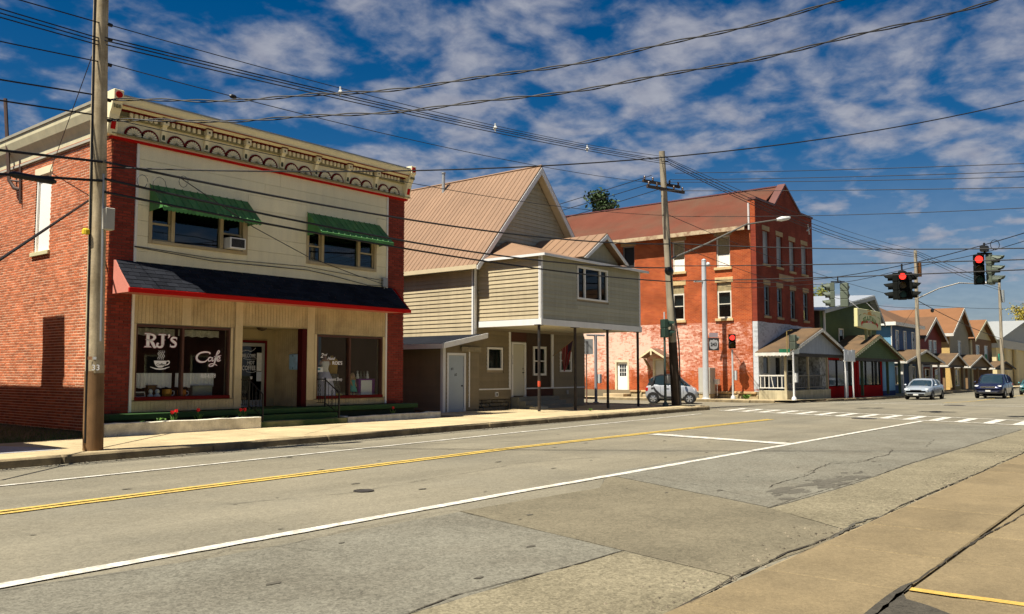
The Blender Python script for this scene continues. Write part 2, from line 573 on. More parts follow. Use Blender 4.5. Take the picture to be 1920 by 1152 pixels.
def strip(name, xs, ylo, yhi, dz, mat, kind='structure', cols=1, zf=gz):
    mb = MB(); vs = []
    for x in xs:
        a, b = (ylo(x) if callable(ylo) else ylo), (yhi(x) if callable(yhi) else yhi)
        for k in range(cols + 1):
            vs.append((x, a + (b - a) * k / cols, zf(x) + dz))
    c = cols + 1
    mb.add(vs, [(i * c + k, (i + 1) * c + k, (i + 1) * c + k + 1, i * c + k + 1) for i in range(len(xs) - 1) for k in range(cols)])
    if kind == 'structure':
        return struct(mb, name, mat, recalc=False)
    return mb
def rng(a, b, st):
    n = max(1, int(math.ceil((b - a) / st)))
    return [a + (b - a) * i / n for i in range(n + 1)]
KX0, KX1 = -60.0, 34.6                        # near block's kerb line on the far side of the street
def kerb_y(x):
    return 15.48 + 0.042 * max(-15, min(x, 34.6)) if x < 40 else 17.1 + 0.012 * max(0, min(x, 140) - 46)
NK = 2.80                                     # near pavement edge

g = MB(); gx = [-500, -60, 44, 49, 54, 59, 64, 200, 900]
g.add([(x, y, gz(x) - 0.06) for x in gx for y in (-500, 900)], [(2 * i, 2 * i + 2, 2 * i + 3, 2 * i + 1) for i in range(len(gx) - 1)])
struct(g, 'ground', dirt, recalc=False)
strip('main_road', rng(-60, 40, 5) + rng(42, 70, 2) + rng(80, 400, 20), NK - 0.02, 19.2, -0.004, asph, cols=4)
cs = MB(); cs.add([(35.2, 17.5, 0.0), (46.3, 17.5, 0.0), (46.3, 120, 0.0), (35.2, 120, 0.0)], [(0, 1, 2, 3)])
cs.add([(35.2, -90, 0.0), (46.3, -90, 0.0), (46.3, NK - 0.02, 0.0), (35.2, NK - 0.02, 0.0)], [(0, 1, 2, 3)])
struct(cs, 'side_road', asph, recalc=False)

def pixpoly(name, pix, mat, dz, wob=0.0, kind='structure', mats=None):
    mb = MB()
    P = [on_z(u, v, 0) for u, v in pix]
    Q = []
    for i in range(len(P)):
        a, b = P[i], P[(i + 1) % len(P)]
        n = max(1, int((b - a).length / 0.22)) if wob else 1
        for k in range(n):
            q = a.lerp(b, k / n)
            if wob and k: q = q + Vector((random.uniform(-wob, wob), random.uniform(-wob, wob), 0))
            Q.append((q.x, q.y, gz(q.x) + dz))
    mb.poly(Q)
    o = struct(mb, name, mat, recalc=False)
    return o
# repaved patches of the road surface
pixpoly('road_patch', [(-60, 1118), (0, 1106), (400, 1046), (640, 1000), (820, 968), (862, 960), (1168, 1033), (960, 1092), (700, 1172), (-60, 1290)], asph_blue, 0.000, 0.012)
pixpoly('road_patch', [(862, 959), (1125, 915), (1140, 891), (1445, 953), (1600, 1000), (1372, 1081), (1168, 1032)], asph_warm, 0.0005, 0.008)
pixpoly('road_patch', [(1126, 914), (1135, 888), (1300, 858), (1560, 822), (1725, 793), (1905, 800), (1915, 806), (1700, 872), (1600, 908), (1445, 952), (1138, 890)], asph_blue, 0.0015, 0.012)
pixpoly('road_patch', [(1168, 1034), (1372, 1082), (1262, 1148), (1170, 1210), (640, 1205), (700, 1173), (960, 1093)], asph_tan, 0.001, 0.008)
pixpoly('road_patch', [(1445, 954), (1602, 909), (1702, 873), (1916, 807), (1990, 790), (1990, 812), (1905, 858), (1700, 946), (1602, 998)], asph_tan, 0.002, 0.01)

# painted markings, each laid just above the asphalt
def line(name, pts, w, mat, dz=0.008, ragged=0.010):
    mb = MB(); vs = []
    P = []
    for i in range(len(pts) - 1):
        a, b = Vector((*pts[i], 0)), Vector((*pts[i + 1], 0))
        n = max(1, int((b - a).length / 0.25))
        P += [a.lerp(b, k / n) for k in range(n)]
    P.append(Vector((*pts[-1], 0)))
    for i, p in enumerate(P):
        d = (P[min(i + 1, len(P) - 1)] - P[max(0, i - 1)]).normalized()
        nn = Vector((-d.y, d.x, 0))
        a, b = p + nn * (w / 2 + random.uniform(-ragged, ragged)), p - nn * (w / 2 + random.uniform(-ragged, ragged))
        vs += [(a.x, a.y, gz(a.x) + dz), (b.x, b.y, gz(b.x) + dz)]
    mb.add(vs, [(2 * i, 2 * i + 2, 2 * i + 3, 2 * i + 1) for i in range(len(P) - 1)])
    return struct(mb, name, mat, recalc=False)
line('edge_line', [(-40, 7.0), (2.67, 7.12), (9, 7.28), (30.9, 7.42)], 0.15, paint_w)
line('centre_line', [(-40, 10.4), (4.0, 10.74), (14.3, 11.50), (28.8, 11.70)], 0.11, paint_y)
line('centre_line', [(-40, 10.58), (4.0, 10.93), (14.3, 11.68), (28.8, 11.87)], 0.11, paint_y)
line('edge_line', [(-40, 12.4), (4.96, 13.37), (17.96, 14.5), (31.0, 15.5)], 0.10, paint_w)
line('stop_line', [(19.9, 11.35), (19.1, 7.45)], 0.42, paint_w)
ca, cb = ((34.3, 16.3), (30.0, 3.2)), ((36.9, 16.6), (32.9, 3.2))
line('crosswalk_line', ca, 0.2, paint_w); line('crosswalk_line', cb, 0.2, paint_w)
for k in range(15):
    t = (k + 0.4) / 15
    a = Vector(ca[0]).lerp(Vector(ca[1]), t); b = Vector(cb[0]).lerp(Vector(cb[1]), t)
    d = (b - a).normalized() * 0.13
    line('crosswalk_bar', [tuple(a + d), tuple(b - d)], 0.32, paint_w)
line('crosswalk_line', [(48.0, 16.3), (48.0, 3.0)], 0.25, paint_w); line('crosswalk_line', [(51.3, 16.3), (51.3, 3.0)], 0.25, paint_w)
line('centre_line', [(53, 11.6), (150, 11.9)], 0.12, paint_y)
line('edge_line', [(53, 7.4), (150, 7.6)], 0.12, paint_w)
line('parking_line', [(6.66, 1.72), (6.74, 0.2)], 0.10, M('worn_yellow', (0.48, 0.31, 0.07), rough=.8, var=.2, sc=6, grain=.3, gsc=50), dz=0.058)

# cracks, joints and painted wire shadows
def crack(pix, w, wob=0.03, mat=None, dz=0.0065, name='crack_shadow_line', zz=0.0):
    mb = MB(); P = []
    for i in range(len(pix) - 1):
        a, b = on_z(*pix[i], zz), on_z(*pix[i + 1], zz)
        n = max(1, int((b - a).length / 0.09))
        P += [a.lerp(b, k / n) for k in range(n)]
    P.append(on_z(*pix[-1], zz))
    vs = []; wx = wy = 0
    for i, p in enumerate(P):
        wx = 0.93 * wx + random.uniform(-wob, wob) * 0.45; wy = 0.93 * wy + random.uniform(-wob, wob) * 0.45
        d = (P[min(i + 1, len(P) - 1)] - P[max(0, i - 1)]).normalized()
        nn = Vector((-d.y, d.x, 0)); q = p + Vector((wx, wy, 0))
        ww = w * random.uniform(0.15, 0.9) * (1.5 if random.random() < .08 else 1)
        a, b = q + nn * ww / 2, q - nn * ww / 2
        vs += [(a.x, a.y, gz(a.x) + zz + dz), (b.x, b.y, gz(b.x) + zz + dz)]
    mb.add(vs, [(2 * i, 2 * i + 2, 2 * i + 3, 2 * i + 1) for i in range(len(P) - 1)])
    return struct(mb, name, mat or crack_m, recalc=False)
crack([(-40, 1116), (190, 1080), (355, 1053), (395, 1042), (430, 1030), (520, 1027), (640, 997), (800, 965), (860, 958), (915, 970)], 0.012)
crack([(520, 1027), (600, 1033), (655, 1035)], 0.008)
crack([(1442, 915), (1470, 903), (1520, 888), (1545, 872), (1600, 868), (1665, 852), (1672, 843)], 0.028, 0.05)
crack([(1500, 893), (1520, 885), (1560, 868), (1640, 862)], 0.012, 0.05)
crack([(1210, 892), (1330, 915), (1440, 938), (1480, 937)], 0.010)
crack([(1735, 838), (1750, 825), (1770, 826)], 0.018, 0.05)
crack([(700, 1175), (850, 1118), (960, 1090), (1085, 1058), (1168, 1033)], 0.022, 0.012)
crack([(1438, 954), (1560, 914), (1640, 893), (1720, 865), (1915, 806)], 0.016, 0.015)
crack([(960, 870), (1130, 857)], 0.03, 0.02, seal_shadow_m)  # shadow of an overhead wire, painted on the road
crack([(400, 948), (660, 925), (960, 872)], 0.02, 0.03, seal_shadow_m, dz=0.0055)  # the same painted wire shadow, carried on to the left
spot_m = M('stain_shadow_spot', (.096, .088, .068), var=.25, sc=3, grain=.35, gsc=45)  # spots stand in for a dark gradient and wire-shadow streaks
for k in range(60):
    t_ = random.random(); u_ = 1455 + 150 * t_ + random.gauss(0, 14); v_ = 928 - 34 * t_ + random.gauss(0, 5)
    p = on_z(u_, v_, 0); rr = random.uniform(.04, .16); mb = MB(); ph = random.random() * 6
    mb.poly([(p.x + rr * random.uniform(.6, 1.6) * 1.5 * math.cos(ph + q * .698), p.y + rr * random.uniform(.3, .8) * math.sin(ph + q * .698), .0032 + k * .00003) for q in range(9)]); struct(mb, 'stain_shadow_spot', spot_m, recalc=False)
for u, v, rr in ((682, 921, 0.14), (1620, 785, 0.42), (1790, 760, 0.5)):
    p = on_z(u, v, 0); mb = MB(); mb.lathe([(rr, 0.0), (rr, 0.014), (rr * 0.9, 0.016), (rr * 0.88, 0.010), (0.01, 0.010)], (p.x, p.y, gz(p.x) - 0.004), 20)
    solo(mb, 'manhole_cover', M('cast_iron', (0.05, 0.045, 0.04), rough=0.6, metal=0.3, bump=0.01, bsc=30), ['small round iron lid sunk in the lane below the yellow line', 'round iron manhole cover beside the ladder crosswalk', 'round iron manhole cover beyond the crossing'][[682, 1620, 1790].index(u)], 'manhole', (p.x, p.y, gz(p.x) - 0.004))
for _ in range(60):                            # small pits and tar spots in the near lanes
    x, y = random.uniform(3, 20), random.uniform(4.2, 14)
    mb = MB(); rr = random.uniform(0.012, 0.05); n = 7; ph = random.random() * 6
    mb.poly([(x + rr * random.uniform(0.6, 1.4) * 1.6 * math.cos(ph + k * 6.283 / n), y + rr * random.uniform(0.4, 1.0) * math.sin(ph + k * 6.283 / n), 0.0052) for k in range(n)])
    struct(mb, 'tar_spot', seal_shadow_m, recalc=False)

grit = MB()                                    # grit and litter swept against the kerbs
for _ in range(2200):
    if random.random() < .6: x = random.uniform(-5, 34); y = kerb_y(x) - abs(random.gauss(0, .22)) - .01
    else: x = random.uniform(3, 30); y = NK + .02 + abs(random.gauss(0, .25))
    r_ = random.uniform(.006, .022); grit.add([(x - r_, y - r_ * .6, .001), (x + r_, y - r_ * .7, .001), (x + r_ * .3, y + r_, .001), (x, y, .002 + r_ * .8)], [(0, 1, 3), (1, 2, 3), (2, 0, 3)])
o = grit.build('gutter_grit', M('grit', (.20, .17, .12), rand=.6, island=True), None, recalc=False); o['kind'] = 'stuff'; tag(o, 'scattered grit and gravel along both kerbs', 'gravel')
# near pavement: slabs with open joints
npv = strip('near_pavement', rng(-40, 33.0, 4), -7.0, NK, 0.02, M('joint_fill', (0.035, 0.03, 0.02), var=0.3, sc=5, bump=0.01), cols=2)
ORG[npv.name] = (0, 0, 0)
mb = MB(); mb.box(-40, 33.0, NK - 0.012, NK + 0.006, -0.05, 0.045); e = mb.build('pavement_edge', kerb_m, npv)
def slab_me(w, d, j=0.006, th=0.05):
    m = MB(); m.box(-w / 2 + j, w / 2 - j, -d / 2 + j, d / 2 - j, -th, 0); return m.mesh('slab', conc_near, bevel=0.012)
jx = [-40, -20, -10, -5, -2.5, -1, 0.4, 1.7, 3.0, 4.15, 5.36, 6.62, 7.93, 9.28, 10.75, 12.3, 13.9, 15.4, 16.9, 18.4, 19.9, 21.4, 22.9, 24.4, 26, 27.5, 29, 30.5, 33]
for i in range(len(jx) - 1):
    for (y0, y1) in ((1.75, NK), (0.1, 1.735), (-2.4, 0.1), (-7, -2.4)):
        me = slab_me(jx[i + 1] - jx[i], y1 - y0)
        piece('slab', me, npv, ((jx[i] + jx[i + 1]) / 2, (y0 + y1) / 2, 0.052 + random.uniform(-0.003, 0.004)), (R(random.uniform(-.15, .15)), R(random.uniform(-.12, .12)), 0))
crack([(1250, 1152), (1290, 1130), (1390, 1078), (1480, 1035), (1530, 1020), (1580, 998), (1625, 985), (1700, 947), (1905, 856), (1990, 812)], 0.032, 0.014, zz=0.0, dz=0.010, name='gutter_crack')
crack([(1540, 1026), (1600, 985), (1625, 975), (1660, 970), (1650, 985), (1600, 995)], 0.06, 0.05, seal_shadow_m, name='gutter_stain', dz=0.012)
crack([(1640, 1156), (1700, 1105), (1745, 1072), (1800, 1030), (1860, 995), (1925, 960)], 0.03, 0.018, zz=0.056, name='pavement_crack', dz=0.004)
pixpoly('tar_patch', [(1640, 1152), (1662, 1134), (1690, 1115), (1712, 1106), (1708, 1118), (1694, 1128), (1700, 1140), (1740, 1152), (1790, 1172), (1610, 1178)], M('tar_fill', (.062, .055, .042), var=.35, sc=6, grain=.4, gsc=40, bump=.02, bsc=40), 0.060, 0.02)
struct(MB().box(46.6, 200, -8, NK, -0.9, -0.2), 'opposite_pavement', conc)

# far pavement with slabs and kerb stones
far = MB(); xs = rng(-60, 34.6, 3)
top = [(x, kerb_y(x) + 0.16, 0.118) for x in xs] + [(34.9, 17.3, 0.118), (35.3, 17.9, 0.118), (35.4, 19.0, 0.118), (35.4, 60, 0.118)]
far.poly(top + [(-60, 60, 0.118)])
farp = struct(far, 'far_pavement', M('pavement_joint', (0.12, 0.10, 0.06), var=0.2, sc=4, bump=0.01), recalc=False); ORG[farp.name] = (0, 0, 0)
def kstone(x0, y0, x1, y1, w=0.16, h=0.15, zoff=0.0, parent=None):
    L = math.hypot(x1 - x0, y1 - y0); a = math.atan2(y1 - y0, x1 - x0)
    m = MB(); m.box(0.004, L - 0.004, 0, w, -0.1, h)
    # worn upper arris
    me = m.mesh('kerb_stone', kerb_m, bevel=0.03)
    piece('kerb_stone', me, parent, (x0, y0, zoff), (R(random.uniform(-1.2, 1.2)), 0, a))
x = -45.0
while x < 34.5:
    L = min(3.05, 34.6 - x)
    kstone(x, kerb_y(x), x + L, kerb_y(x + L), parent=farp); x += L
arc = [(34.6, kerb_y(34.6)), (35.1, 17.15), (35.45, 17.6), (35.55, 18.3), (35.55, 20.5), (35.55, 23.5), (35.55, 26.5), (35.55, 29.5)]
for i in range(len(arc) - 1): kstone(*arc[i], *arc[i + 1], parent=farp)
conc_me = {}
x = -30.0
while x < 34:
    L = 1.52; L = min(L, 34.4 - x)
    ky = kerb_y(x + L / 2) + 0.17
    rows = [(ky, ky + 1.45), (ky + 1.45, 19.44)] if x < 20.4 else [(ky, ky + 1.4), (ky + 1.4, 20.2), (20.2, 21.9)]
    for (y0, y1) in rows:
        key = (round(L, 2), round(y1 - y0, 1))
        if key not in conc_me:
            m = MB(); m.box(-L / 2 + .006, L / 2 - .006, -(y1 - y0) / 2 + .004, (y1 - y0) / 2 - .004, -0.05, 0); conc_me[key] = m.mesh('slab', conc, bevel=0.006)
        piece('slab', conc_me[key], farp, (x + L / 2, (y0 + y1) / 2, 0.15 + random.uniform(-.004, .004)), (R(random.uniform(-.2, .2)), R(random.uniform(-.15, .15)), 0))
    x += L
# pavement in front of the row across the side street
fr = MB(); xs = [44.3, 44.6, 45.3] + rng(46.5, 64, 2.5) + rng(70, 150, 10)
def ky2(x): return 19.2 if x < 44.4 else 17.9 if x < 45 else kerb_y(x)
fr.add([p for x in xs for p in ((x, ky2(x) + 0.15, gz(x) + 0.14), (x, 20.4 if x > 46 else 60, gz(x) + 0.14))], [(2 * i, 2 * i + 2, 2 * i + 3, 2 * i + 1) for i in range(len(xs) - 1)])
row_p = struct(fr, 'row_pavement', conc, recalc=False); ORG[row_p.name] = (0, 0, 0)
kk = [(44.2, 29), (44.2, 26), (44.2, 23), (44.2, 19.2), (44.6, 18.0), (45.4, 17.3), (47.5, kerb_y(47.5))]
for i in range(len(kk) - 1): kstone(kk[i + 1][0], kk[i + 1][1], kk[i][0], kk[i][1], w=0.15, h=0.135 if i > 3 else 0.145, zoff=gz(kk[i][0]), parent=row_p) if i < 4 else kstone(*kk[i], *kk[i + 1], w=0.15, h=0.05, zoff=gz(kk[i][0]), parent=row_p)
x = 47.5
while x < 120:
    zo = (gz(x) + gz(x + 3)) / 2
    kstone(x, kerb_y(x), x + 3, kerb_y(x + 3), zoff=zo, h=0.05 if x < 49 else 0.15, parent=row_p); x += 3
# driveway apron and lawn beside the brick shop
ap = MB(); ap.add([(5.0, 16.9, 0.155), (7.35, 16.95, 0.155), (7.2, 17.9, 0.156), (6.9, 18.6, 0.156), (6.3, 19.4, 0.156), (4.2, 19.4, 0.156)], [(0, 1, 2, 3, 4, 5)])
struct(ap, 'driveway_apron', M('pale_concrete', (0.34, 0.34, 0.34), var=0.15, sc=3, grain=0.12), recalc=False)
lawn = MB(); lawn.add([(-8, 19.45, 0.135), (9.9, 19.45, 0.135), (9.9, 34, 0.2), (-8, 34, 0.2)], [(0, 1, 2, 3)])
struct(lawn, 'lawn', M('soil_grass', (0.05, 0.055, 0.02), var=0.3, sc=2, bump=0.03, bsc=25), recalc=False)
gr = MB()
for _ in range(9000):
    y = 19.5 + random.random() ** 1.6 * 9; x = random.uniform(3.5, 9.9)
    h = random.uniform(0.03, 0.09); a = random.random() * 6.28; w = 0.006
    lx, ly = random.uniform(-.03, .03), random.uniform(-.03, .03)
    gr.add([(x - w * math.cos(a), y - w * math.sin(a), 0.13 + (y - 19.4) * .004), (x + w * math.cos(a), y + w * math.sin(a), 0.13 + (y - 19.4) * .004), (x + lx, y + ly, 0.14 + h)], [(0, 1, 2)])
o = gr.build('grass', M('grass_blade', (0.07, 0.11, 0.025), var=0.3, sc=3, rand=0.3, island=True), None, recalc=False)
o['kind'] = 'stuff'; tag(o, 'short dark grass on the strip beside the brick shop', 'grass')
# ================================================================== brick shop building
FY = 20.9; BX0, BX1 = 9.97, 20.0; BY1 = 35.0
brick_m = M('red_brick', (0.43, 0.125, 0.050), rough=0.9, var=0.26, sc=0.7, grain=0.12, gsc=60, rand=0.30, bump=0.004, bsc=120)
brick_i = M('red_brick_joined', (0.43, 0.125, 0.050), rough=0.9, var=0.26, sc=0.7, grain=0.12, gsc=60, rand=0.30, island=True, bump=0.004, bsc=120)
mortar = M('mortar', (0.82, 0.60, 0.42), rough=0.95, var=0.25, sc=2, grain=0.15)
brick_dk = M('red_brick_shade', (0.22, 0.032, 0.018), rough=0.9, var=0.14, sc=1.2, grain=0.12, gsc=60, rand=0.25, island=True, bump=0.004, bsc=120)  # front copy of the red brick, darkened for the unlit facade
mortar_dk = M('mortar_shade', (0.13, 0.055, 0.04), rough=0.95, var=0.25, sc=2)  # mortar copy darkened for the facade's shade
cream = M('cream_paint', (0.80, 0.71, 0.45), rough=0.65, var=0.08, sc=1.5, grain=0.05, streak=0.06)
olive = M('olive_paint_and_shade', (0.26, 0.23, 0.11), rough=0.7, var=0.12)
dkred = M('dark_red_paint', (0.12, 0.008, 0.007), rough=0.8, spec=0.1, var=0.12)
red_p = M('red_paint', (0.46, 0.010, 0.008), rough=0.85, spec=0.08, var=0.10)
clad = M('cladding_board', (0.78, 0.71, 0.48), rough=0.8, var=0.07, sc=1.2, grain=0.10, gsc=35, streak=0.07, rand=0.04)
t111 = M('grooved_board', (0.52, 0.42, 0.23), rough=0.85, var=0.16, sc=1.3, grain=0.14, gsc=40, streak=0.12, bump=0.006, bsc=40, tint=(0.33, 0.26, 0.14), tsc=0.9)
trim_w = M('white_trim', (0.74, 0.72, 0.64), rough=0.6, var=0.06, streak=0.05)
tanframe = M('tan_frame', (0.42, 0.34, 0.20), rough=0.7, var=0.14, streak=0.12)
brownframe = M('brown_frame', (0.085, 0.035, 0.022), rough=0.55, var=0.15)
shop_glass = glass('shop_glass', (0.88, 0.90, 0.88), 0.8)
up_glass = glass('upper_glass', (0.50, 0.62, 0.68), 1.0)
dark_in = M('interior_shade', (0.020, 0.020, 0.022), rough=0.9, var=0.3)  # near-black so the rooms behind the glass look unlit
gr_metal = M('green_awning', (0.065, 0.20, 0.055), rough=0.55, var=0.25, sc=3, rand=0.16, streak=0.22)
gr_paint = M('green_deck_paint', (0.028, 0.075, 0.018), rough=0.7, var=0.22, sc=2.5, grain=0.1)
shingle_dk = M('black_shingle', (0.022, 0.024, 0.030), rough=1.0, var=0.2, grain=0.3, gsc=160, rand=0.22, spec=0.0)
iron = M('black_iron', (0.012, 0.012, 0.012), rough=0.45, var=0.2)
stone_s = M('window_stone', (0.52, 0.50, 0.30), rough=0.9, var=0.15, sc=3)
grey_mt = M('grey_metal', (0.34, 0.35, 0.35), rough=0.5, metal=0.4, var=0.1)

def brick_tex(name, c1, c2, mort, axis='y', paint=None):
    if name in MATS: return MATS[name]
    m = bpy.data.materials.new(name); MATS[name] = m; m.use_nodes = True
    t = m.node_tree; b = t.nodes['Principled BSDF']; b.inputs['Roughness'].default_value = 0.92; b.inputs['Specular IOR Level'].default_value = 0.15
    L = t.links.new; N = t.nodes.new
    g = N('ShaderNodeNewGeometry'); s = N('ShaderNodeSeparateXYZ'); L(g.outputs['Position'], s.inputs[0])
    c = N('ShaderNodeCombineXYZ'); L(s.outputs[1 if axis == 'x' else 0], c.inputs[0]); L(s.outputs[2], c.inputs[1])
    br = N('ShaderNodeTexBrick'); L(c.outputs[0], br.inputs['Vector'])
    br.inputs['Color1'].default_value = (*c1, 1); br.inputs['Color2'].default_value = (*c2, 1); br.inputs['Mortar'].default_value = (*mort, 1)
    br.inputs['Scale'].default_value = 1.0; br.inputs['Brick Width'].default_value = 0.22; br.inputs['Row Height'].default_value = 0.075
    br.inputs['Mortar Size'].default_value = 0.009; br.inputs['Mortar Smooth'].default_value = 0.2; br.inputs['Bias'].default_value = 0.1
    nz = N('ShaderNodeTexNoise'); nz.inputs['Scale'].default_value = 0.9; nz.inputs['Detail'].default_value = 6; L(g.outputs['Position'], nz.inputs['Vector'])
    mr = N('ShaderNodeMapRange'); mr.inputs[1].default_value = 0.3; mr.inputs[2].default_value = 0.7; mr.inputs[3].default_value = 0.72; mr.inputs[4].default_value = 1.25; L(nz.outputs[0], mr.inputs[0])
    vm = N('ShaderNodeVectorMath'); vm.operation = 'SCALE'; L(br.outputs[0], vm.inputs[0]); L(mr.outputs[0], vm.inputs[3])
    out = vm.outputs[0]
    if paint:
        def mth(op, a, q):
            n = N('ShaderNodeMath'); n.operation = op
            for i, e in enumerate((a, q)):
                if isinstance(e, (int, float)): n.inputs[i].default_value = e
                else: L(e, n.inputs[i])
            return n.outputs[0]
        def noi(sc, det, vec, ro=0.65):
            n = N('ShaderNodeTexNoise'); n.inputs['Scale'].default_value = sc; n.inputs['Detail'].default_value = det; n.inputs['Roughness'].default_value = ro; L(vec, n.inputs['Vector']); return n.outputs[0]
        # every brick sheds its paint on its own: snap position to brick cells
        row = mth('FLOOR', mth('DIVIDE', s.outputs[2], 0.075), 0)
        col = mth('FLOOR', mth('ADD', mth('DIVIDE', s.outputs[1 if axis == 'x' else 0], 0.22), mth('MULTIPLY', mth('MODULO', row, 2.0), 0.5)), 0)
        cc = N('ShaderNodeCombineXYZ'); L(row, cc.inputs[1]); L(col, cc.inputs[0])
        wn_ = N('ShaderNodeTexWhiteNoise'); wn_.noise_dimensions = '2D'; L(cc.outputs[0], wn_.inputs['Vector'])
        big = noi(0.55, 5, g.outputs['Position']); fine = noi(7.0, 6, g.outputs['Position'], 0.75)
        sc_ = mth('ADD', mth('MULTIPLY', big, 0.9), mth('ADD', mth('MULTIPLY', fine, 0.7), mth('MULTIPLY', wn_.outputs[0], 0.22)))
        # band of paint: between the two heights
        lo = N('ShaderNodeMapRange'); L(s.outputs[2], lo.inputs[0]); lo.inputs[1].default_value = paint['z0'] - 0.5; lo.inputs[2].default_value = paint['z0'] + 0.9; lo.inputs[3].default_value = -0.55; lo.inputs[4].default_value = 0.0
        hi = N('ShaderNodeMapRange'); L(mth('ADD', s.outputs[2], mth('MULTIPLY', big, 0.25)), hi.inputs[0]); hi.inputs[1].default_value = paint['z1'] + 0.08; hi.inputs[2].default_value = paint['z1'] + 0.18; hi.inputs[3].default_value = 0.0; hi.inputs[4].default_value = -3.0
        far = N('ShaderNodeMapRange'); L(s.outputs[1], far.inputs[0]); far.inputs[1].default_value = 20.5; far.inputs[2].default_value = 27.5; far.inputs[3].default_value = paint.get('near', 0.0); far.inputs[4].default_value = paint.get('far', 0.0)
        tot = mth('ADD', mth('ADD', sc_, far.outputs[0]), mth('ADD', lo.outputs[0], hi.outputs[0]))
        pk = N('ShaderNodeMapRange'); L(tot, pk.inputs[0]); pk.inputs[1].default_value = 0.78; pk.inputs[2].default_value = 0.96
        pk2 = N('ShaderNodeMapRange'); L(tot, pk2.inputs[0]); pk2.inputs[1].default_value = 0.95; pk2.inputs[2].default_value = 1.12
        mx = N('ShaderNodeMix'); mx.data_type = 'RGBA'; L(pk.outputs[0], mx.inputs[0]); L(out, mx.inputs[6]); mx.inputs[7].default_value = (*paint['c1'], 1)
        mx2 = N('ShaderNodeMix'); mx2.data_type = 'RGBA'; L(pk2.outputs[0], mx2.inputs[0]); L(mx.outputs[2], mx2.inputs[6]); mx2.inputs[7].default_value = (*paint['c2'], 1)
        out = mx2.outputs[2]
    L(out, b.inputs['Base Color'])
    bp = N('ShaderNodeBump'); bp.inputs['Strength'].default_value = 0.6; bp.inputs['Distance'].default_value = 0.01; bp.invert = True
    L(br.outputs['Fac'], bp.inputs['Height']); L(bp.outputs[0], b.inputs['Normal'])
    return m
brick_far = brick_tex('brick_wall_rear', (0.33, 0.075, 0.03), (0.24, 0.05, 0.025), (0.40, 0.24, 0.15), 'x')

b1 = thing('brick_shop_building', 'two-storey red brick shop with cream front, bracketed cornice and green window awnings', 'building', (15.0, 21.0, 0.13))
fF, fS = Face('y', FY), Face('x', BX0)
side_hole = (24.33, 25.30, 4.95, 7.10)
# walls (real openings behind every window)
up_holes = [(11.02, 13.83, 4.98, 6.40), (15.98, 18.68, 4.95, 6.32)]
SH1 = (10.74, 13.42, 0.93, 2.83); SH2 = (16.40, 19.05, 0.84, 2.76); REC = (13.80, 16.02, 0.60, 2.92)
mb = MB()
wall(mb, Face('y', FY + 0.03), 10.60, 19.23, 0.62, 7.48, 0.22, up_holes + [SH1, SH2, REC])
mb.build('front_wall', M('wall_back', (0.30, 0.26, 0.18), var=0.2), b1)
mb = MB()
wall(mb, Face('x', BX0 + 0.005), FY + 0.302, 32.0, 0.15, 7.6, 0.25, [side_hole])
mb.build('side_wall', mortar, b1)
mb = MB(); mb.box(BX0 + 0.02, BX0 + 0.3, 32.0, BY1, 0.1, 7.6); mb.box(BX0 + 0.3, BX1, BY1 - 0.3, BY1, 0.1, 7.6); mb.box(BX1 - 0.3, BX1 - 0.02, FY + 0.3, BY1 - 0.3, 0.1, 7.6)
mb.build('rear_wall', brick_far, b1)
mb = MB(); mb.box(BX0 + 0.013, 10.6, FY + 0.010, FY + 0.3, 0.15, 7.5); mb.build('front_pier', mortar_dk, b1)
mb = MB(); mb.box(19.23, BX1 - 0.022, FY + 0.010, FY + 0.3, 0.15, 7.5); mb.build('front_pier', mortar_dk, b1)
mb = MB(); mb.box(BX0 + 0.1, BX1 - 0.1, FY + 0.05, BY1 - 0.1, 7.62, 7.9); mb.build('roof', M('tar_roof', (0.05, 0.05, 0.05)), b1)
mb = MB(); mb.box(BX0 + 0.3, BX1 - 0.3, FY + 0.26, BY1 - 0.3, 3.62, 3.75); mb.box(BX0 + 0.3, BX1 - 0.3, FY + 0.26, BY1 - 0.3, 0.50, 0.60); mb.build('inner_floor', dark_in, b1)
mb = MB(); mb.box(BX0 + 0.3, BX1 - 0.3, 24.6, 24.7, 0.6, 3.62); mb.box(BX0 + 0.3, BX1 - 0.3, 24.6, 24.7, 3.76, 7.6); mb.box(16.14, 16.24, FY + 0.26, 24.6, 0.6, 3.62); mb.box(19.5, 19.6, FY + 0.31, 24.6, 0.6, 3.62); mb.box(10.32, 10.4, FY + 0.31, 24.6, 0.6, 3.62); mb.box(13.62, 13.74, FY + 0.26, 24.6, 0.6, 3.62); mb.build('partition_lining', dark_in, b1)  # room walls plus dark lining added to keep the shops black

# bricks: side wall and the two front piers
BL, BH, CW, CH = 0.204, 0.057, 0.2195, 0.0745
cand = []
nrow = int((7.55 - 0.17) / CH)
for r in range(nrow):
    z = 0.17 + r * CH
    y = FY + (0.0 if r % 2 else -CW / 2)
    while y < 32.0:
        y0, y1 = max(y, FY), min(y + BL, 32.0)
        if y1 - y0 > 0.04 and not (y1 > side_hole[0] and y0 < side_hole[1] and z + BH > side_hole[2] and z < side_hole[3]):
            cand.append(('s', y0, y1, z))
        elif y1 - y0 > 0.04:
            if y0 < side_hole[0] - 0.04 and y1 > side_hole[0]: cand.append(('s', y0, side_hole[0], z))
            if y1 > side_hole[1] + 0.04 and y0 < side_hole[1]: cand.append(('s', side_hole[1], y1, z))
        y += CW
    for a, b in ((BX0 + 0.001, 10.6), (19.235, BX1)):
        x = a + (0.0 if r % 2 == 0 else -CW / 2)
        while x < b:
            x0, x1 = max(x, a), min(x + BL, b)
            if x1 - x0 > 0.03: cand.append(('f', x0, x1, z))
            x += CW
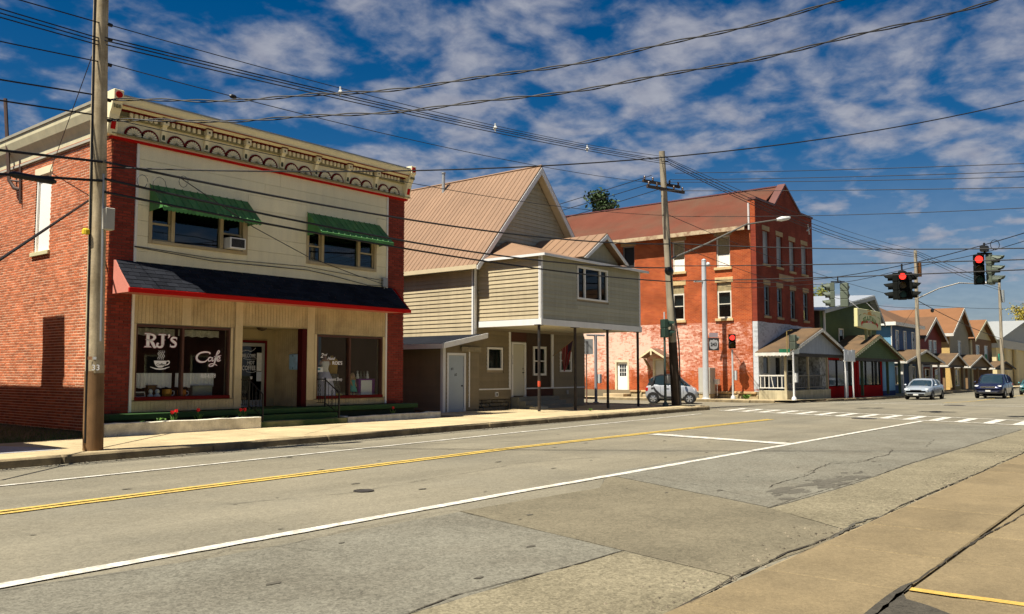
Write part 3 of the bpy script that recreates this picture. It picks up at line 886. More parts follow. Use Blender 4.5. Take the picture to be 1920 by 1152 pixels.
def bdist(c):
    p = Vector((BX0, (c[1] + c[2]) / 2, c[3])) if c[0] == 's' else Vector(((c[1] + c[2]) / 2, FY, c[3]))
    return (p - EYE).length
full = [c for c in cand if c[0] == 's' and c[2] - c[1] > 0.2 and c[1] > 21.4 and c[3] > 1.0]
full.sort(key=bdist); near = set(full[:300])
bm1 = MB(); bm1.box(-0.012, 0.02, -BL / 2, BL / 2, 0, BH)
bme = bm1.mesh('brick', brick_m, bevel=0.004)
sidew = [o for o in b1.children if o.name.startswith('side_wall')][0]
for c in near:
    jx_ = random.uniform(-0.004, 0.003)
    piece('brick', bme, sidew, (BX0 + 0.012 + jx_ * 0.6, (c[1] + c[2]) / 2, c[3]), (0, 0, R(random.uniform(-.5, .5))))
ms, mf = MB(), MB()
for c in cand:
    if c in near: continue
    j = random.uniform(-0.003, 0.004)
    if c[0] == 's': ms.box(BX0 + j * 0.6, BX0 + 0.03, c[1], c[2], c[3], c[3] + BH)
    else: mf.box(c[1], c[2], FY + j, FY + 0.03, c[3], c[3] + BH)
o = ms.build('side_bricks', brick_i, sidew, recalc=False); o['kind'] = 'stuff'
pier = [o for o in b1.children if o.name.startswith('front_pier')][0]
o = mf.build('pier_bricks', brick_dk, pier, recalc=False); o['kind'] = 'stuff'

# boarded window in the side wall
mb = MB(); fS.bx(mb, 24.33, 25.30, -0.16, -0.09, 4.95, 7.10); fS.bx(mb, 24.33, 24.40, -0.09, -0.03, 4.95, 7.10); fS.bx(mb, 25.23, 25.30, -0.09, -0.03, 4.95, 7.10)
w = mb.build('window', M('white_board', (0.82, 0.80, 0.74), rough=0.6, var=0.05), b1)
mb = MB(); fS.bx(mb, 24.24, 25.39, -0.1, 0.07, 4.83, 4.945); mb.build('sill', stone_s, w, bevel=0.01)
mb = MB(); fS.bx(mb, 24.26, 25.38, -0.1, 0.02, 7.105, 7.32); mb.build('lintel', M('lintel_cream', (0.70, 0.62, 0.42), var=0.1), w, bevel=0.008)

# cladding boards between the white corner trims
mb = MB(); fF.bx(mb, 10.60, 10.665, -0.03, 0.035, 0.62, 7.46); mb.build('corner_trim', trim_w, b1)
mb = MB(); fF.bx(mb, 19.165, 19.23, -0.03, 0.035, 0.62, 7.46); mb.build('corner_trim', trim_w, b1)
rows = 8; z = 4.30; ph = (7.46 - 4.30) / rows
for r in range(rows):
    z0, z1 = 4.30 + r * ph, 4.30 + (r + 1) * ph - 0.007
    spans = [(10.665, 19.165)]
    for h in up_holes:
        ns = []
        for s_, e_ in spans:
            if h[2] - 0.1 < z1 and h[3] + 0.05 > z0 and h[0] - 0.06 < e_ and h[1] + 0.06 > s_:
                if h[2] - 0.08 <= z0 + 0.02 and h[3] >= z1 - 0.02 or True:
                    ns += [(s_, h[0] - 0.06), (h[1] + 0.06, e_)]
            else: ns.append((s_, e_))
        spans = ns
    cuts = random.uniform(12.5, 15.5)
    for s_, e_ in spans:
        parts = [(s_, e_)]
        if s_ < cuts - 0.8 and e_ > cuts + 0.8: parts = [(s_, cuts - 0.003), (cuts + 0.003, e_)]
        for p, q in parts:
            mb = MB(); fF.bx(mb, p, q, -0.03, 0.012 + random.uniform(0, 0.003), z0, z1); mb.build('cladding_board', clad, b1)
for h in up_holes:                             # filler boards above and below the windows
    for (p, q) in ((4.30, h[2] - 0.02), (h[3] + 0.0, 6.78)):
        if q - p > 0.05:
            mb = MB(); fF.bx(mb, h[0] - 0.055, h[1] + 0.055, -0.03, 0.009, p, q); mb.build('cladding_board', clad, b1)

# upper windows: sash, picture pane, sash
curt = M('curtain_grey', (0.22, 0.24, 0.25), rough=0.9, var=0.2)
for (h, bars, ac) in ((up_holes[0], (11.64, 13.07), True), (up_holes[1], (16.55, 18.0), False)):
    a0, a1, z0, z1 = h
    mb = MB(); fF.bx(mb, a0 - 0.06, a0 + 0.04, -0.12, 0.03, z0 - 0.06, z1); fF.bx(mb, a1 - 0.04 - (0.06 if ac else 0), a1 + 0.06, -0.12, 0.03, z0 - 0.06, z1)
    fF.bx(mb, a0 + 0.04, a1 - 0.04, -0.12, 0.05, z0 - 0.06, z0 + 0.03)
    for b in bars: fF.bx(mb, b - 0.05, b + 0.05, -0.12, 0.02, z0 + 0.03, z1)
    w = mb.build('window', tanframe, b1, bevel=0.006)
    xs = [a0 + 0.04, bars[0] - 0.05, bars[0] + 0.05, bars[1] - 0.05, bars[1] + 0.05, a1 - 0.04 - (0.06 if ac else 0)]
    for i in (0, 2, 4):
        p, q = xs[i], xs[i + 1]
        if i != 2:
            zm = 5.46
            mb = MB(); 
            for (s0, s1, o_) in ((z0 + 0.03, zm + 0.02, 0.03), (zm - 0.02, z1, 0.0)):
                fF.bx(mb, p, p + 0.04, -0.09 - 0.03 + o_, -0.05 + o_ - 0.02, s0, s1); fF.bx(mb, q - 0.04, q, -0.12 + o_, -0.07 + o_, s0, s1)
                fF.bx(mb, p + 0.04, q - 0.04, -0.12 + o_, -0.07 + o_, s0, s0 + 0.045); fF.bx(mb, p + 0.04, q - 0.04, -0.12 + o_, -0.07 + o_, s1 - 0.045, s1)
            mb.build('sash', tanframe, w)
            for (s0, s1, o_) in ((z0 + 0.07, zm - 0.03, 0.03), (zm + 0.03, z1 - 0.05, 0.0)):
                if ac and i == 4 and o_: continue
                mb = MB(); fF.bx(mb, p + 0.04, q - 0.04, -0.10 + o_, -0.094 + o_, s0, s1); mb.build('pane', up_glass, w)
        else:
            mb = MB(); fF.bx(mb, p, q, -0.07, -0.064, z0 + 0.03, z1); mb.build('pane', up_glass, w)
            mb = MB(); fF.bx(mb, p - 0.05, q + 0.05, -0.45, -0.44, z0 - 0.1, 5.35); mb.build('curtain', M('curtain_blue', (0.05, 0.11, 0.13), var=0.25), w)
    if ac:
        acx = thing('air_conditioner', 'white window air conditioner wedged in the sash under the green awning', 'air conditioner', (13.44, FY, 5.02))
        mb = MB(); mb.box(13.18, 13.68, FY - 0.26, FY + 0.12, 5.03, 5.34); mb.build('housing', M('ac_white', (0.72, 0.72, 0.70), rough=0.5), acx, bevel=0.012)
        mb = MB(); mb.box(13.225, 13.635, FY - 0.268, FY - 0.262, 5.07, 5.30); gp = mb.build('grille', M('ac_black', (0.012, 0.012, 0.015), rough=0.6), acx)
        for k in range(7):
            mb = MB(); mb.box(13.235, 13.625, FY - 0.274, FY - 0.268, 5.082 + k * 0.031, 5.088 + k * 0.031); mb.build('slat', M('ac_slat', (0.10, 0.10, 0.10), rough=0.5), gp)

# green metal window awnings
def green_awning(x0, x1, n):
    mb = MB(); zt, zb, yo, vb = 6.45, 5.80, FY - 0.70, 5.68
    for xx in (x0, x1 - 0.01):
        mb.prism([(FY - 0.012, zt), (FY - 0.012, 5.74), (yo, zb - 0.02), (yo, zb)], 'x', xx, xx + 0.01)
    mb.box(x0, x1, yo - 0.004, yo + 0.02, zb - 0.03, zb - 0.012)
    a = mb.build('awning', gr_metal, b1)
    pw = (x1 - x0) / n
    m = MB()
    p0, p1 = Vector((0, -0.012, 0.0)), Vector((0, yo - FY, zb - zt))
    m.add([(0.004, -0.012, 0), (pw - 0.004, -0.012, 0), (pw - 0.004, yo - FY, zb - zt), (0.004, yo - FY, zb - zt), (0.004, -0.012, -0.008), (pw - 0.004, -0.012, -0.008), (pw - 0.004, yo - FY, zb - zt - 0.008), (0.004, yo - FY, zb - zt - 0.008)],
          [(0, 1, 2, 3), (7, 6, 5, 4), (0, 4, 5, 1), (1, 5, 6, 2), (2, 6, 7, 3), (3, 7, 4, 0)])
    m.tube([(0.0, -0.01, 0.012), (0.0, yo - FY, zb - zt + 0.012)], 0.014, 5)
    # scalloped valance: two tongues per panel
    for q in (0, 1):
        c = pw * (0.25 + 0.5 * q); rr = pw * 0.25
        pts = [(c - rr, 0.0)] + [(c - rr * math.cos(math.pi * k / 6), -0.06 - rr * 0.9 * math.sin(math.pi * k / 6)) for k in range(7)] + [(c + rr, 0.0)]
        m.prism([(u_, v_ + zb - zt - 0.0) for u_, v_ in pts], 'y', yo - FY - 0.006, yo - FY + 0.002)
    me = m.mesh('awning_panel', gr_metal)
    for k in range(n): piece('awning_panel', me, a, (x0 + k * pw, FY, zt))
green_awning(10.97, 13.87, 13)
green_awning(15.95, 18.86, 13)

# shingled awning over the shop fronts
AX0, AX1, AZT, AZB, AYB = 10.12, 19.50, 4.42, 3.68, FY - 0.82
mb = MB(); mb.prism([(FY - 0.01, AZT - 0.03), (FY - 0.01, AZB - 0.1), (AYB + 0.02, AZB - 0.1), (AYB + 0.02, AZB - 0.03)], 'x', AX0 + 0.02, AX1 - 0.02)
aw = mb.build('shop_awning', M('awning_end', (0.50, 0.16, 0.11), var=0.15), b1)
mb = MB(); mb.box(AX0 - 0.02, AX1 + 0.03, AYB - 0.03, AYB + 0.015, AZB - 0.125, AZB - 0.012); mb.build('fascia', red_p, aw, bevel=0.006)
for xx in (AX0 - 0.02, AX1):
    mb = MB(); mb.prism([(FY - 0.012, AZB - 0.12), (FY - 0.012, AZT - 0.02), (FY - 0.06, AZT - 0.02), (AYB + 0.02, AZB - 0.02), (AYB + 0.02, AZB - 0.12)], 'x', xx, xx + 0.035); mb.build('awning_cheek', M('awning_cheek', (0.56, 0.20, 0.15), var=0.1) if xx < 15 else red_p, aw)
nr = 7; slope = Vector((0, AYB - FY, AZB - AZT)); sl = slope.length; sdir = slope / sl; ang = math.atan2(-(AZB - AZT), -(AYB - FY))
m = MB(); m.add([(0.006, 0.0, 0.0), (0.296, 0.0, 0.0), (0.296, -sl / nr - 0.012, 0.010), (0.006, -sl / nr - 0.012, 0.010), (0.006, 0, -0.004), (0.296, 0, -0.004), (0.296, -sl / nr - 0.012, 0.0), (0.006, -sl / nr - 0.012, 0.0)],
                [(0, 1, 2, 3), (7, 6, 5, 4), (0, 4, 5, 1), (1, 5, 6, 2), (2, 6, 7, 3), (3, 7, 4, 0)])
sme = m.mesh('shingle', shingle_dk)
m = MB(); m.add([(0.006, 0.0, 0.0), (0.146, 0.0, 0.0), (0.146, -sl / nr - 0.012, 0.010), (0.006, -sl / nr - 0.012, 0.010), (0.006, 0, -0.004), (0.146, 0, -0.004), (0.146, -sl / nr - 0.012, 0.0), (0.006, -sl / nr - 0.012, 0.0)],
                [(0, 1, 2, 3), (7, 6, 5, 4), (0, 4, 5, 1), (1, 5, 6, 2), (2, 6, 7, 3), (3, 7, 4, 0)])
smh = m.mesh('shingle', shingle_dk)
for r in range(nr):
    p = Vector((0, FY - 0.005, AZT)) + sdir * (sl * r / nr)
    x = AX0 + (0.15 if r % 2 else 0.0)
    if r % 2: piece('shingle', smh, aw, (AX0, p.y, p.z + 0.004), (ang, 0, 0))
    while x < AX1 - 0.29:
        piece('shingle', sme, aw, (x, p.y, p.z + 0.004 + random.uniform(0, .003)), (ang + R(random.uniform(-.6, .6)), 0, 0)); x += 0.3
    if AX1 - x > 0.14: piece('shingle', smh, aw, (x, p.y, p.z + 0.004), (ang, 0, 0))

# grooved boards over and under the shop windows
def grooved(x0, x1, z0, z1, parent=b1, fc=fF, pitch=0.102, off=0.0):
    mb = MB(); x = x0
    while x < x1 - 0.02:
        q = min(x + pitch - 0.008, x1)
        fc.bx(mb, x, q, -0.03, 0.012 + off, z0, z1); x += pitch
    fc.bx(mb, x0, x1, -0.032, 0.002 + off, z0 + 0.002, z1 - 0.002)
    return mb.build('grooved_board', t111, parent)
grooved(10.67, 13.56, 2.86, 3.60); grooved(13.80, 16.02, 2.95, 3.60); grooved(16.30, 19.16, 2.79, 3.60)
grooved(10.67, 13.56, 0.62, 0.89); grooved(16.02, 19.16, 0.62, 0.80)
for (x0, x1, z0, z1) in ((13.57, 13.80, 0.62, 3.6), (16.02, 16.29, 0.80, 3.6), (11.96, 12.22, 2.86, 3.58), (10.665, 10.735, 0.92, 2.85), (13.43, 13.50, 0.92, 2.85), (16.30, 16.385, 0.83, 2.78), (19.06, 19.16, 0.83, 2.78)):
    mb = MB(); fF.bx(mb, x0, x1, -0.03, 0.026, z0, z1); mb.build('post_board', M('post_board', (0.58, 0.48, 0.28), rough=0.85, var=0.14, streak=0.14, grain=0.1), b1, bevel=0.004)
def shopwin(h, bar):
    a0, a1, z0, z1 = h
    mb = MB(); fF.bx(mb, a0, a0 + 0.04, -0.14, 0.012, z0, z1); fF.bx(mb, a1 - 0.04, a1, -0.14, 0.012, z0, z1); fF.bx(mb, a0 + 0.04, a1 - 0.04, -0.14, 0.012, z1 - 0.05, z1)
    fF.bx(mb, bar - 0.03, bar + 0.03, -0.14, 0.0, z0 + 0.07, z1 - 0.05)
    w = mb.build('shop_window', brownframe, b1)
    mb = MB(); fF.bx(mb, a0 - 0.01, a1 + 0.01, -0.14, 0.05, z0 - 0.02, z0 + 0.07); mb.build('sill', dkred, w, bevel=0.006)
    for p, q in ((a0 + 0.04, bar - 0.03), (bar + 0.03, a1 - 0.04)):
        mb = MB(); fF.bx(mb, p, q, -0.09, -0.082, z0 + 0.07, z1 - 0.05); mb.build('pane', shop_glass, w)
    return w
sw1 = shopwin(SH1, 12.03); sw2 = shopwin(SH2, 17.70)

# lettering stuck to the glass: outlined western capitals, cup, script, numbers
wht = M('vinyl_white', (0.85, 0.85, 0.85), rough=0.4, var=0.0, grain=0.0)
pnk = M('vinyl_pink', (0.42, 0.10, 0.16), rough=0.4, var=0.0, grain=0.0)
GY = FY + 0.078
def GT(a, b, o): return (a, GY - o, b)
def seg(mb, a, b, w0, w1, o): stroke(mb, [a, b], [w0, w1], o, GT, 2)
def western(mat, off, grow, name):
    mb = MB(); o = off
    def V(x, z0, z1, w): mb.add([GT(x - w / 2 - grow, z0 - grow, o), GT(x + w / 2 + grow, z0 - grow, o), GT(x + w / 2 + grow, z1 + grow, o), GT(x - w / 2 - grow, z1 + grow, o)], [(0, 1, 2, 3)])
    z0, z1 = 2.275, 2.61
    # R
    x = 11.10
    V(x, z0, z1, 0.085); 
    for zz in (z0, z1):
        mb.add([GT(x - 0.105 - grow, zz - 0.014 - grow, o), GT(x + 0.10 + grow, zz - 0.014 - grow, o), GT(x + 0.075, zz + 0.014 + grow, o), GT(x - 0.075, zz + 0.014 + grow, o)], [(0, 1, 2, 3)])
    stroke(mb, [(x + 0.03, z1 - 0.02), (x + 0.13, z1 - 0.03), (x + 0.18, z1 - 0.09), (x + 0.13, z1 - 0.155), (x + 0.02, z1 - 0.17)], [0.04 + 2 * grow, 0.05 + 2 * grow, 0.075 + 2 * grow, 0.05 + 2 * grow, 0.03 + 2 * grow], o, GT)
    stroke(mb, [(x + 0.06, z1 - 0.17), (x + 0.13, z1 - 0.25), (x + 0.18, z0 + 0.0), (x + 0.235, z0 + 0.005)], [0.05 + 2 * grow, 0.08 + 2 * grow, 0.07 + 2 * grow, 0.02 + 2 * grow], o, GT)
    # mid spurs
    mb.add([GT(x - 0.075 - grow, 2.455, o), GT(x, 2.435 - grow, o), GT(x, 2.475 + grow, o)], [(0, 1, 2)])
    # J
    x = 11.50
    V(x, z0 + 0.06, z1 - 0.02, 0.08)
    mb.add([GT(x - 0.13 - grow, z1 - 0.03 - grow, o), GT(x + 0.095 + grow, z1 - 0.03 - grow, o), GT(x + 0.075, z1 + 0.0 + grow, o), GT(x - 0.11, z1 + 0.0 + grow, o)], [(0, 1, 2, 3)])
    stroke(mb, [(x, z0 + 0.08), (x - 0.02, z0 + 0.015), (x - 0.09, z0 - 0.005), (x - 0.15, z0 + 0.03), (x - 0.14, z0 + 0.085), (x - 0.10, z0 + 0.075)], [0.08 + 2 * grow, 0.06 + 2 * grow, 0.045 + 2 * grow, 0.05 + 2 * grow, 0.05 + 2 * grow, 0.02 + 2 * grow], o, GT)
    mb.add([GT(x + 0.075 + grow, 2.46, o), GT(x, 2.44 - grow, o), GT(x, 2.48 + grow, o)], [(0, 1, 2)])
    # apostrophe and s
    stroke(mb, [(11.665, z1 + 0.0), (11.675, z1 - 0.05), (11.645, z1 - 0.10)], [0.055 + 2 * grow, 0.045 + 2 * grow, 0.01 + 2 * grow], o, GT)
    x = 11.80
    stroke(mb, [(x + 0.085, z1 - 0.10), (x + 0.05, z1 - 0.085), (x - 0.03, z1 - 0.09), (x - 0.06, z1 - 0.14), (x, z1 - 0.19), (x + 0.06, z1 - 0.235), (x + 0.04, z0 + 0.025), (x - 0.04, z0 + 0.015), (x - 0.085, z0 + 0.03)],
           [0.02 + 2 * grow, 0.04 + 2 * grow, 0.045 + 2 * grow, 0.06 + 2 * grow, 0.07 + 2 * grow, 0.06 + 2 * grow, 0.045 + 2 * grow, 0.045 + 2 * grow, 0.02 + 2 * grow], o, GT)
    seg(mb, (x + 0.09, z1 - 0.075), (x + 0.085, z1 - 0.145), 0.014 + grow, 0.014 + grow, o); seg(mb, (x - 0.09, z0 + 0.005), (x - 0.085, z0 + 0.08), 0.014 + grow, 0.014 + grow, o)
    mb.build(name, mat, sw1, recalc=False)
western(pnk, 0.001, 0.009, 'letter_outline'); western(wht, 0.003, 0.0, 'letter')
# steaming cup
mb = MB()
cup = [(11.28, 1.92), (11.63, 1.92), (11.61, 1.85), (11.57, 1.79), (11.50, 1.745), (11.40, 1.745), (11.33, 1.79), (11.29, 1.86)]
mb.poly([GT(a, b, 0.002) for a, b in cup])
stroke(mb, [(11.18, 1.762), (11.24, 1.742), (11.33, 1.715), (11.45, 1.705), (11.56, 1.715), (11.65, 1.742), (11.71, 1.762)], [0.008, 0.018, 0.03, 0.034, 0.03, 0.018, 0.008], 0.002, GT)
stroke(mb, [(11.61, 1.90), (11.67, 1.915), (11.70, 1.885), (11.675, 1.835), (11.58, 1.80)], [0.022, 0.026, 0.026, 0.024, 0.02], 0.002, GT)
for k in range(4):
    x = 11.40 + k * 0.047
    stroke(mb, [(x, 1.945), (x - 0.022, 1.985), (x + 0.02, 2.04), (x - 0.02, 2.10), (x + 0.018, 2.15), (x - 0.005, 2.19)], [0.004, 0.011, 0.013, 0.013, 0.011, 0.003], 0.002, GT)
mb.build('cup_emblem', wht, sw1, recalc=False)
blk = M('vinyl_black', (0.01, 0.01, 0.01), rough=0.5, var=0, grain=0)
lettering('Coffee', 0.092, blk, sw1, (11.335, GY - 0.006, 1.795), shear=0.35, sx=0.95, bold=0.001)
# script word
def script(mat, off, grow):
    mb = MB(); G = grow * 2
    stroke(mb, [(12.88, 2.15), (12.80, 2.165), (12.68, 2.165), (12.56, 2.13), (12.48, 2.05), (12.49, 1.96), (12.57, 1.905), (12.68, 1.90), (12.75, 1.925), (12.80, 1.975)],
           [0.012 + G, 0.035 + G, 0.04 + G, 0.035 + G, 0.055 + G, 0.06 + G, 0.05 + G, 0.035 + G, 0.022 + G, 0.012 + G], off, GT)
    stroke(mb, [(12.88, 2.15), (12.865, 2.135), (12.835, 2.12)], [0.02 + G, 0.03 + G, 0.01 + G], off, GT)
    stroke(mb, [(12.93, 2.005), (12.88, 2.03), (12.83, 2.00), (12.82, 1.95), (12.85, 1.925), (12.90, 1.945), (12.935, 2.0)], [0.02 + G, 0.025 + G, 0.035 + G, 0.035 + G, 0.025 + G, 0.018 + G, 0.018 + G], off, GT)
    stroke(mb, [(12.95, 2.03), (12.935, 1.965), (12.945, 1.925), (12.985, 1.945)], [0.03 + G, 0.03 + G, 0.028 + G, 0.012 + G], off, GT)
    stroke(mb, [(12.985, 1.95), (13.05, 2.06), (13.13, 2.15), (13.155, 2.195), (13.12, 2.21), (13.08, 2.15), (13.05, 2.04), (13.02, 1.92), (12.98, 1.82), (12.90, 1.785), (12.845, 1.80), (12.87, 1.84), (12.96, 1.855), (13.05, 1.83), (13.09, 1.80)],
           [0.012 + G, 0.02 + G, 0.025 + G, 0.025 + G, 0.025 + G, 0.035 + G, 0.045 + G, 0.045 + G, 0.035 + G, 0.03 + G, 0.028 + G, 0.022 + G, 0.02 + G, 0.018 + G, 0.008 + G], off, GT)
    stroke(mb, [(12.99, 2.05), (13.08, 2.06), (13.21, 2.085)], [0.012 + G, 0.02 + G, 0.01 + G], off, GT)
    stroke(mb, [(13.08, 1.975), (13.15, 1.985), (13.17, 2.03), (13.13, 2.045), (13.085, 2.0), (13.09, 1.945), (13.14, 1.93), (13.20, 1.965)], [0.015 + G, 0.02 + G, 0.025 + G, 0.025 + G, 0.035 + G, 0.035 + G, 0.03 + G, 0.012 + G], off, GT)
    mb.build('script_word' if not grow else 'script_outline', mat, sw1, recalc=False)
script(pnk, 0.001, 0.007); script(wht, 0.003, 0.0)
lettering('860-6378', 0.165, wht, sw1, (12.60, GY - 0.003, 1.475), bold=0.0, sx=0.72)

# shop door recess
mb = MB()
mb.add([(13.78, FY + 0.24, 0.6), (13.9, 22.2, 0.6), (13.9, 22.2, 2.92), (13.78, FY + 0.24, 2.92)], [(0, 1, 2, 3)])
mb.box(13.76, 13.80, FY + 0.2, 22.2, 0.6, 2.92)
mb.build('recess_wall', t111, b1)
mb = MB(); mb.box(13.80, 14.34, 22.2, 22.26, 0.6, 2.92); mb.box(15.50, 15.86, 22.2, 22.26, 0.6, 2.92); mb.box(14.34, 15.50, 22.2, 22.26, 2.58, 2.92); mb.build('recess_wall', M('ochre_panel', (0.36, 0.29, 0.15), var=0.15, streak=0.1), b1)
mb = MB(); mb.box(13.8, 16.1, FY + 0.0, 22.2, 2.925, 2.96); mb.build('recess_ceiling', M('ochre_panel', (0.36, 0.29, 0.15)), b1)
# angled right-hand wall made of grooved boards
a_, b_ = Vector((16.02, FY + 0.24)), Vector((15.83, 22.2)); n_ = 13
mb = MB()
for k in range(n_):
    p, q = a_.lerp(b_, (k + 0.03) / n_), a_.lerp(b_, (k + 0.97) / n_)
    mb.add([(p.x, p.y, 0.6), (q.x, q.y, 0.6), (q.x, q.y, 2.92), (p.x, p.y, 2.92), (p.x + 0.03, p.y, 0.6), (q.x + 0.03, q.y, 0.6), (q.x + 0.03, q.y, 2.92), (p.x + 0.03, p.y, 2.92)], [(0, 1, 2, 3), (7, 6, 5, 4), (0, 4, 5, 1), (3, 2, 6, 7), (0, 3, 7, 4), (1, 5, 6, 2)])
mb.add([(a_.x + 0.02, a_.y, 0.6), (b_.x + 0.02, b_.y, 0.6), (b_.x + 0.02, b_.y, 2.92), (a_.x + 0.02, a_.y, 2.92)], [(0, 1, 2, 3)])
mb.build('recess_wall', t111, b1)
mb = MB(); mb.box(15.84, 16.025, FY - 0.02, FY + 0.2, 0.6, 2.92); mb.build('red_post', M('post_maroon', (0.055, 0.006, 0.006), rough=0.8, spec=0.1), b1, bevel=0.006)
mb = MB(); mb.box(15.87, 15.91, FY + 0.26, FY + 0.66, 1.70, 2.17); ns = mb.build('notice_board', M('notice_blue', (0.30, 0.50, 0.66), rough=0.4, var=0.35, sc=5), b1, bevel=0.02)
mb = MB()
for yy, zz in ((FY + 0.46, 2.12), (FY + 0.46, 1.75)): mb.ell((15.868, yy, zz), 0.006, 0.025, 0.025, 8, 4)
mb.build('bolt', iron, ns)
mb = MB()
for (x0, x1, z0, z1) in ((14.34, 14.40, .6, 2.58), (15.44, 15.50, .6, 2.58), (14.40, 15.44, 2.52, 2.58)): mb.box(x0, x1, 22.14, 22.24, z0, z1)
df = mb.build('door_frame', dkred, b1)
mb = MB(); mb.box(14.41, 14.50, 22.16, 22.2, 0.63, 2.50); mb.box(15.33, 15.43, 22.16, 22.2, 0.63, 2.50); mb.box(14.50, 15.33, 22.16, 22.2, 2.40, 2.50); mb.box(14.50, 15.33, 22.16, 22.2, 0.63, 0.80)
dr = mb.build('shop_door', M('alu_door', (0.34, 0.34, 0.30), rough=0.4, metal=0.3), b1)
mb = MB(); mb.box(14.50, 15.33, 22.175, 22.182, 0.80, 2.40); mb.build('pane', glass('door_glass', (0.25, 0.26, 0.27), 0.8), dr)
mb = MB(); mb.tube([(14.56, 22.12, 1.5), (14.56, 22.10, 1.52), (14.56, 22.10, 1.7), (14.56, 22.12, 1.72)], 0.012, 6); mb.build('handle', grey_mt, dr)
mb = MB(); mb.box(14.46, 15.38, 22.12, 22.16, 0.60, 0.66); mb.build('threshold', grey_mt, dr)
dgrey = M('door_lettering', (0.60, 0.60, 0.58), rough=0.5, var=0.15, sc=8)
lettering('WELCOME', 0.15, dgrey, dr, (14.60, 22.168, 2.07), bold=0.002, sx=0.72)
lettering('HOT', 0.15, dgrey, dr, (14.83, 22.168, 1.86), bold=0.003, sx=0.8)
lettering('COFFEE', 0.19, dgrey, dr, (14.65, 22.168, 1.69), bold=0.003, sx=0.72)
mb = MB(); DT = lambda a, b, o: (a, 22.168 - o, b)
stroke(mb, [(14.62, 2.24), (14.8, 2.28), (14.95, 2.25), (15.05, 2.30), (15.12, 2.36)], 0.012, 0.002, DT); stroke(mb, [(14.7, 2.03), (14.9, 2.01), (15.15, 2.03)], 0.01, 0.002, DT)
stroke(mb, [(14.8, 1.65), (15.0, 1.62), (15.15, 1.66)], 0.012, 0.002, DT); mb.poly([DT(a, b, 0.002) for a, b in ((14.93, 1.5), (15.03, 1.5), (15.01, 1.42), (14.95, 1.42))])
mb.build('door_flourish', dgrey, dr, recalc=False)
for (x0, x1, z0, z1, c) in ((15.16, 15.36, 1.66, 2.21, (0.62, 0.62, 0.56)), (15.16, 15.34, 1.36, 1.64, (0.5, 0.55, 0.58)), (14.50, 14.56, 1.9, 2.15, (0.6, 0.6, 0.55))):
    mb = MB(); mb.box(x0, x1, 22.162, 22.166, z0, z1); mb.build('paper_notice', M('paper_%d' % int(z0 * 100), c, rough=0.8, var=0.15, sc=12), dr)
mb = MB(); mb.lathe([(0.01, -0.10), (0.10, -0.075), (0.15, -0.03), (0.16, 0.0)], (14.75, 21.35, 2.925), 14); mb.build('ceiling_lamp', M('lamp_bronze', (0.06, 0.04, 0.02), rough=0.4), b1, smooth=True)

# cornice ------------------------------------------------------------------
cx0, cx1 = 9.98, 19.86
mb = MB(); mb.box(9.90, 20.04, FY - 0.10, FY + 0.05, 7.44, 7.49); co = mb.build('cornice', red_p, b1)
mb = MB(); mb.box(9.88, 20.05, FY - 0.13, FY + 0.05, 7.492, 7.525); mb.build('moulding', M('pink_line', (0.62, 0.40, 0.30), var=0.1), co)
mb = MB(); mb.prism([(FY + 0.05, 7.527), (FY - 0.19, 7.527), (FY - 0.19, 7.555), (FY - 0.10, 7.585), (FY + 0.05, 7.585)], 'x', 9.86, 20.10); mb.build('ledge', olive, co)
mb = MB(); mb.box(cx0, cx1, FY - 0.06, FY + 0.1, 7.585, 8.20); mb.build('frieze', cream, co)
mb = MB(); mb.box(cx0, cx1, FY - 0.15, FY - 0.06, 7.985, 8.02); mb.build('moulding', olive, co)
mb = MB(); mb.box(cx0, cx1, FY - 0.10, FY - 0.06, 8.02, 8.15); mb.build('dentil_ground', olive, co)  # recess behind the dentils coloured olive for its shadow
mb = MB(); mb.box(cx0, cx1, FY - 0.19, FY - 0.06, 8.15, 8.185); mb.build('moulding', dkred, co)
mb = MB(); mb.prism([(FY + 0.1, 8.20), (FY - 0.20, 8.187), (FY - 0.33, 8.225), (FY - 0.36, 8.24), (FY - 0.38, 8.30), (FY - 0.43, 8.40), (FY - 0.43, 8.44), (FY + 0.1, 8.47)], 'x', cx0 - 0.02, cx1 + 0.02); mb.build('crown', cream, co)
mb = MB(); mb.box(cx0 - 0.02, cx1 + 0.02, FY - 0.385, FY - 0.335, 8.222, 8.242); mb.build('moulding', M('rust_line', (0.34, 0.09, 0.04), var=0.15), co)
mb = MB(); mb.box(cx0 - 0.04, cx1 + 0.04, FY - 0.45, FY + 0.12, 8.445, 8.475); mb.build('metal_cap', grey_mt, co)
BR = [on_y(u, 220, FY - 0.1).x for u in (307, 388, 462, 530, 594, 653, 706)]
m = MB()                                       # bracket: scrolled leg, square head with a dark button
m.mat(0); m.prism([(-0.06, 0.0), (-0.13, 0.02), (-0.12, 0.12), (-0.15, 0.26), (-0.18, 0.38), (-0.23, 0.44), (-0.25, 0.58), (-0.06, 0.58)], 'x', -0.06, 0.06)
m.box(-0.08, 0.08, -0.26, -0.06, 0.43, 0.585)
m.mat(1); m.box(-0.035, 0.035, -0.135, -0.12, 0.06, 0.30); m.ell((0, -0.262, 0.505), 0.03, 0.012, 0.03, 8, 4)
m.mat(2); m.box(-0.10, 0.10, -0.28, -0.06, 0.585, 0.605)
brm = m.mesh('bracket', [cream, M('dark_green_paint', (0.05, 0.06, 0.03), var=0.2), dkred])
for x in BR: piece('bracket', brm, co, (x, FY, 7.585))
m = MB()                                       # fan: dark scalloped half ring with cream petals
m.mat(1); m.prism([(0.25 * math.cos(math.pi * k / 14), 0.25 * math.sin(math.pi * k / 14)) for k in range(15)], 'y', -0.085, -0.06)
m.mat(0)
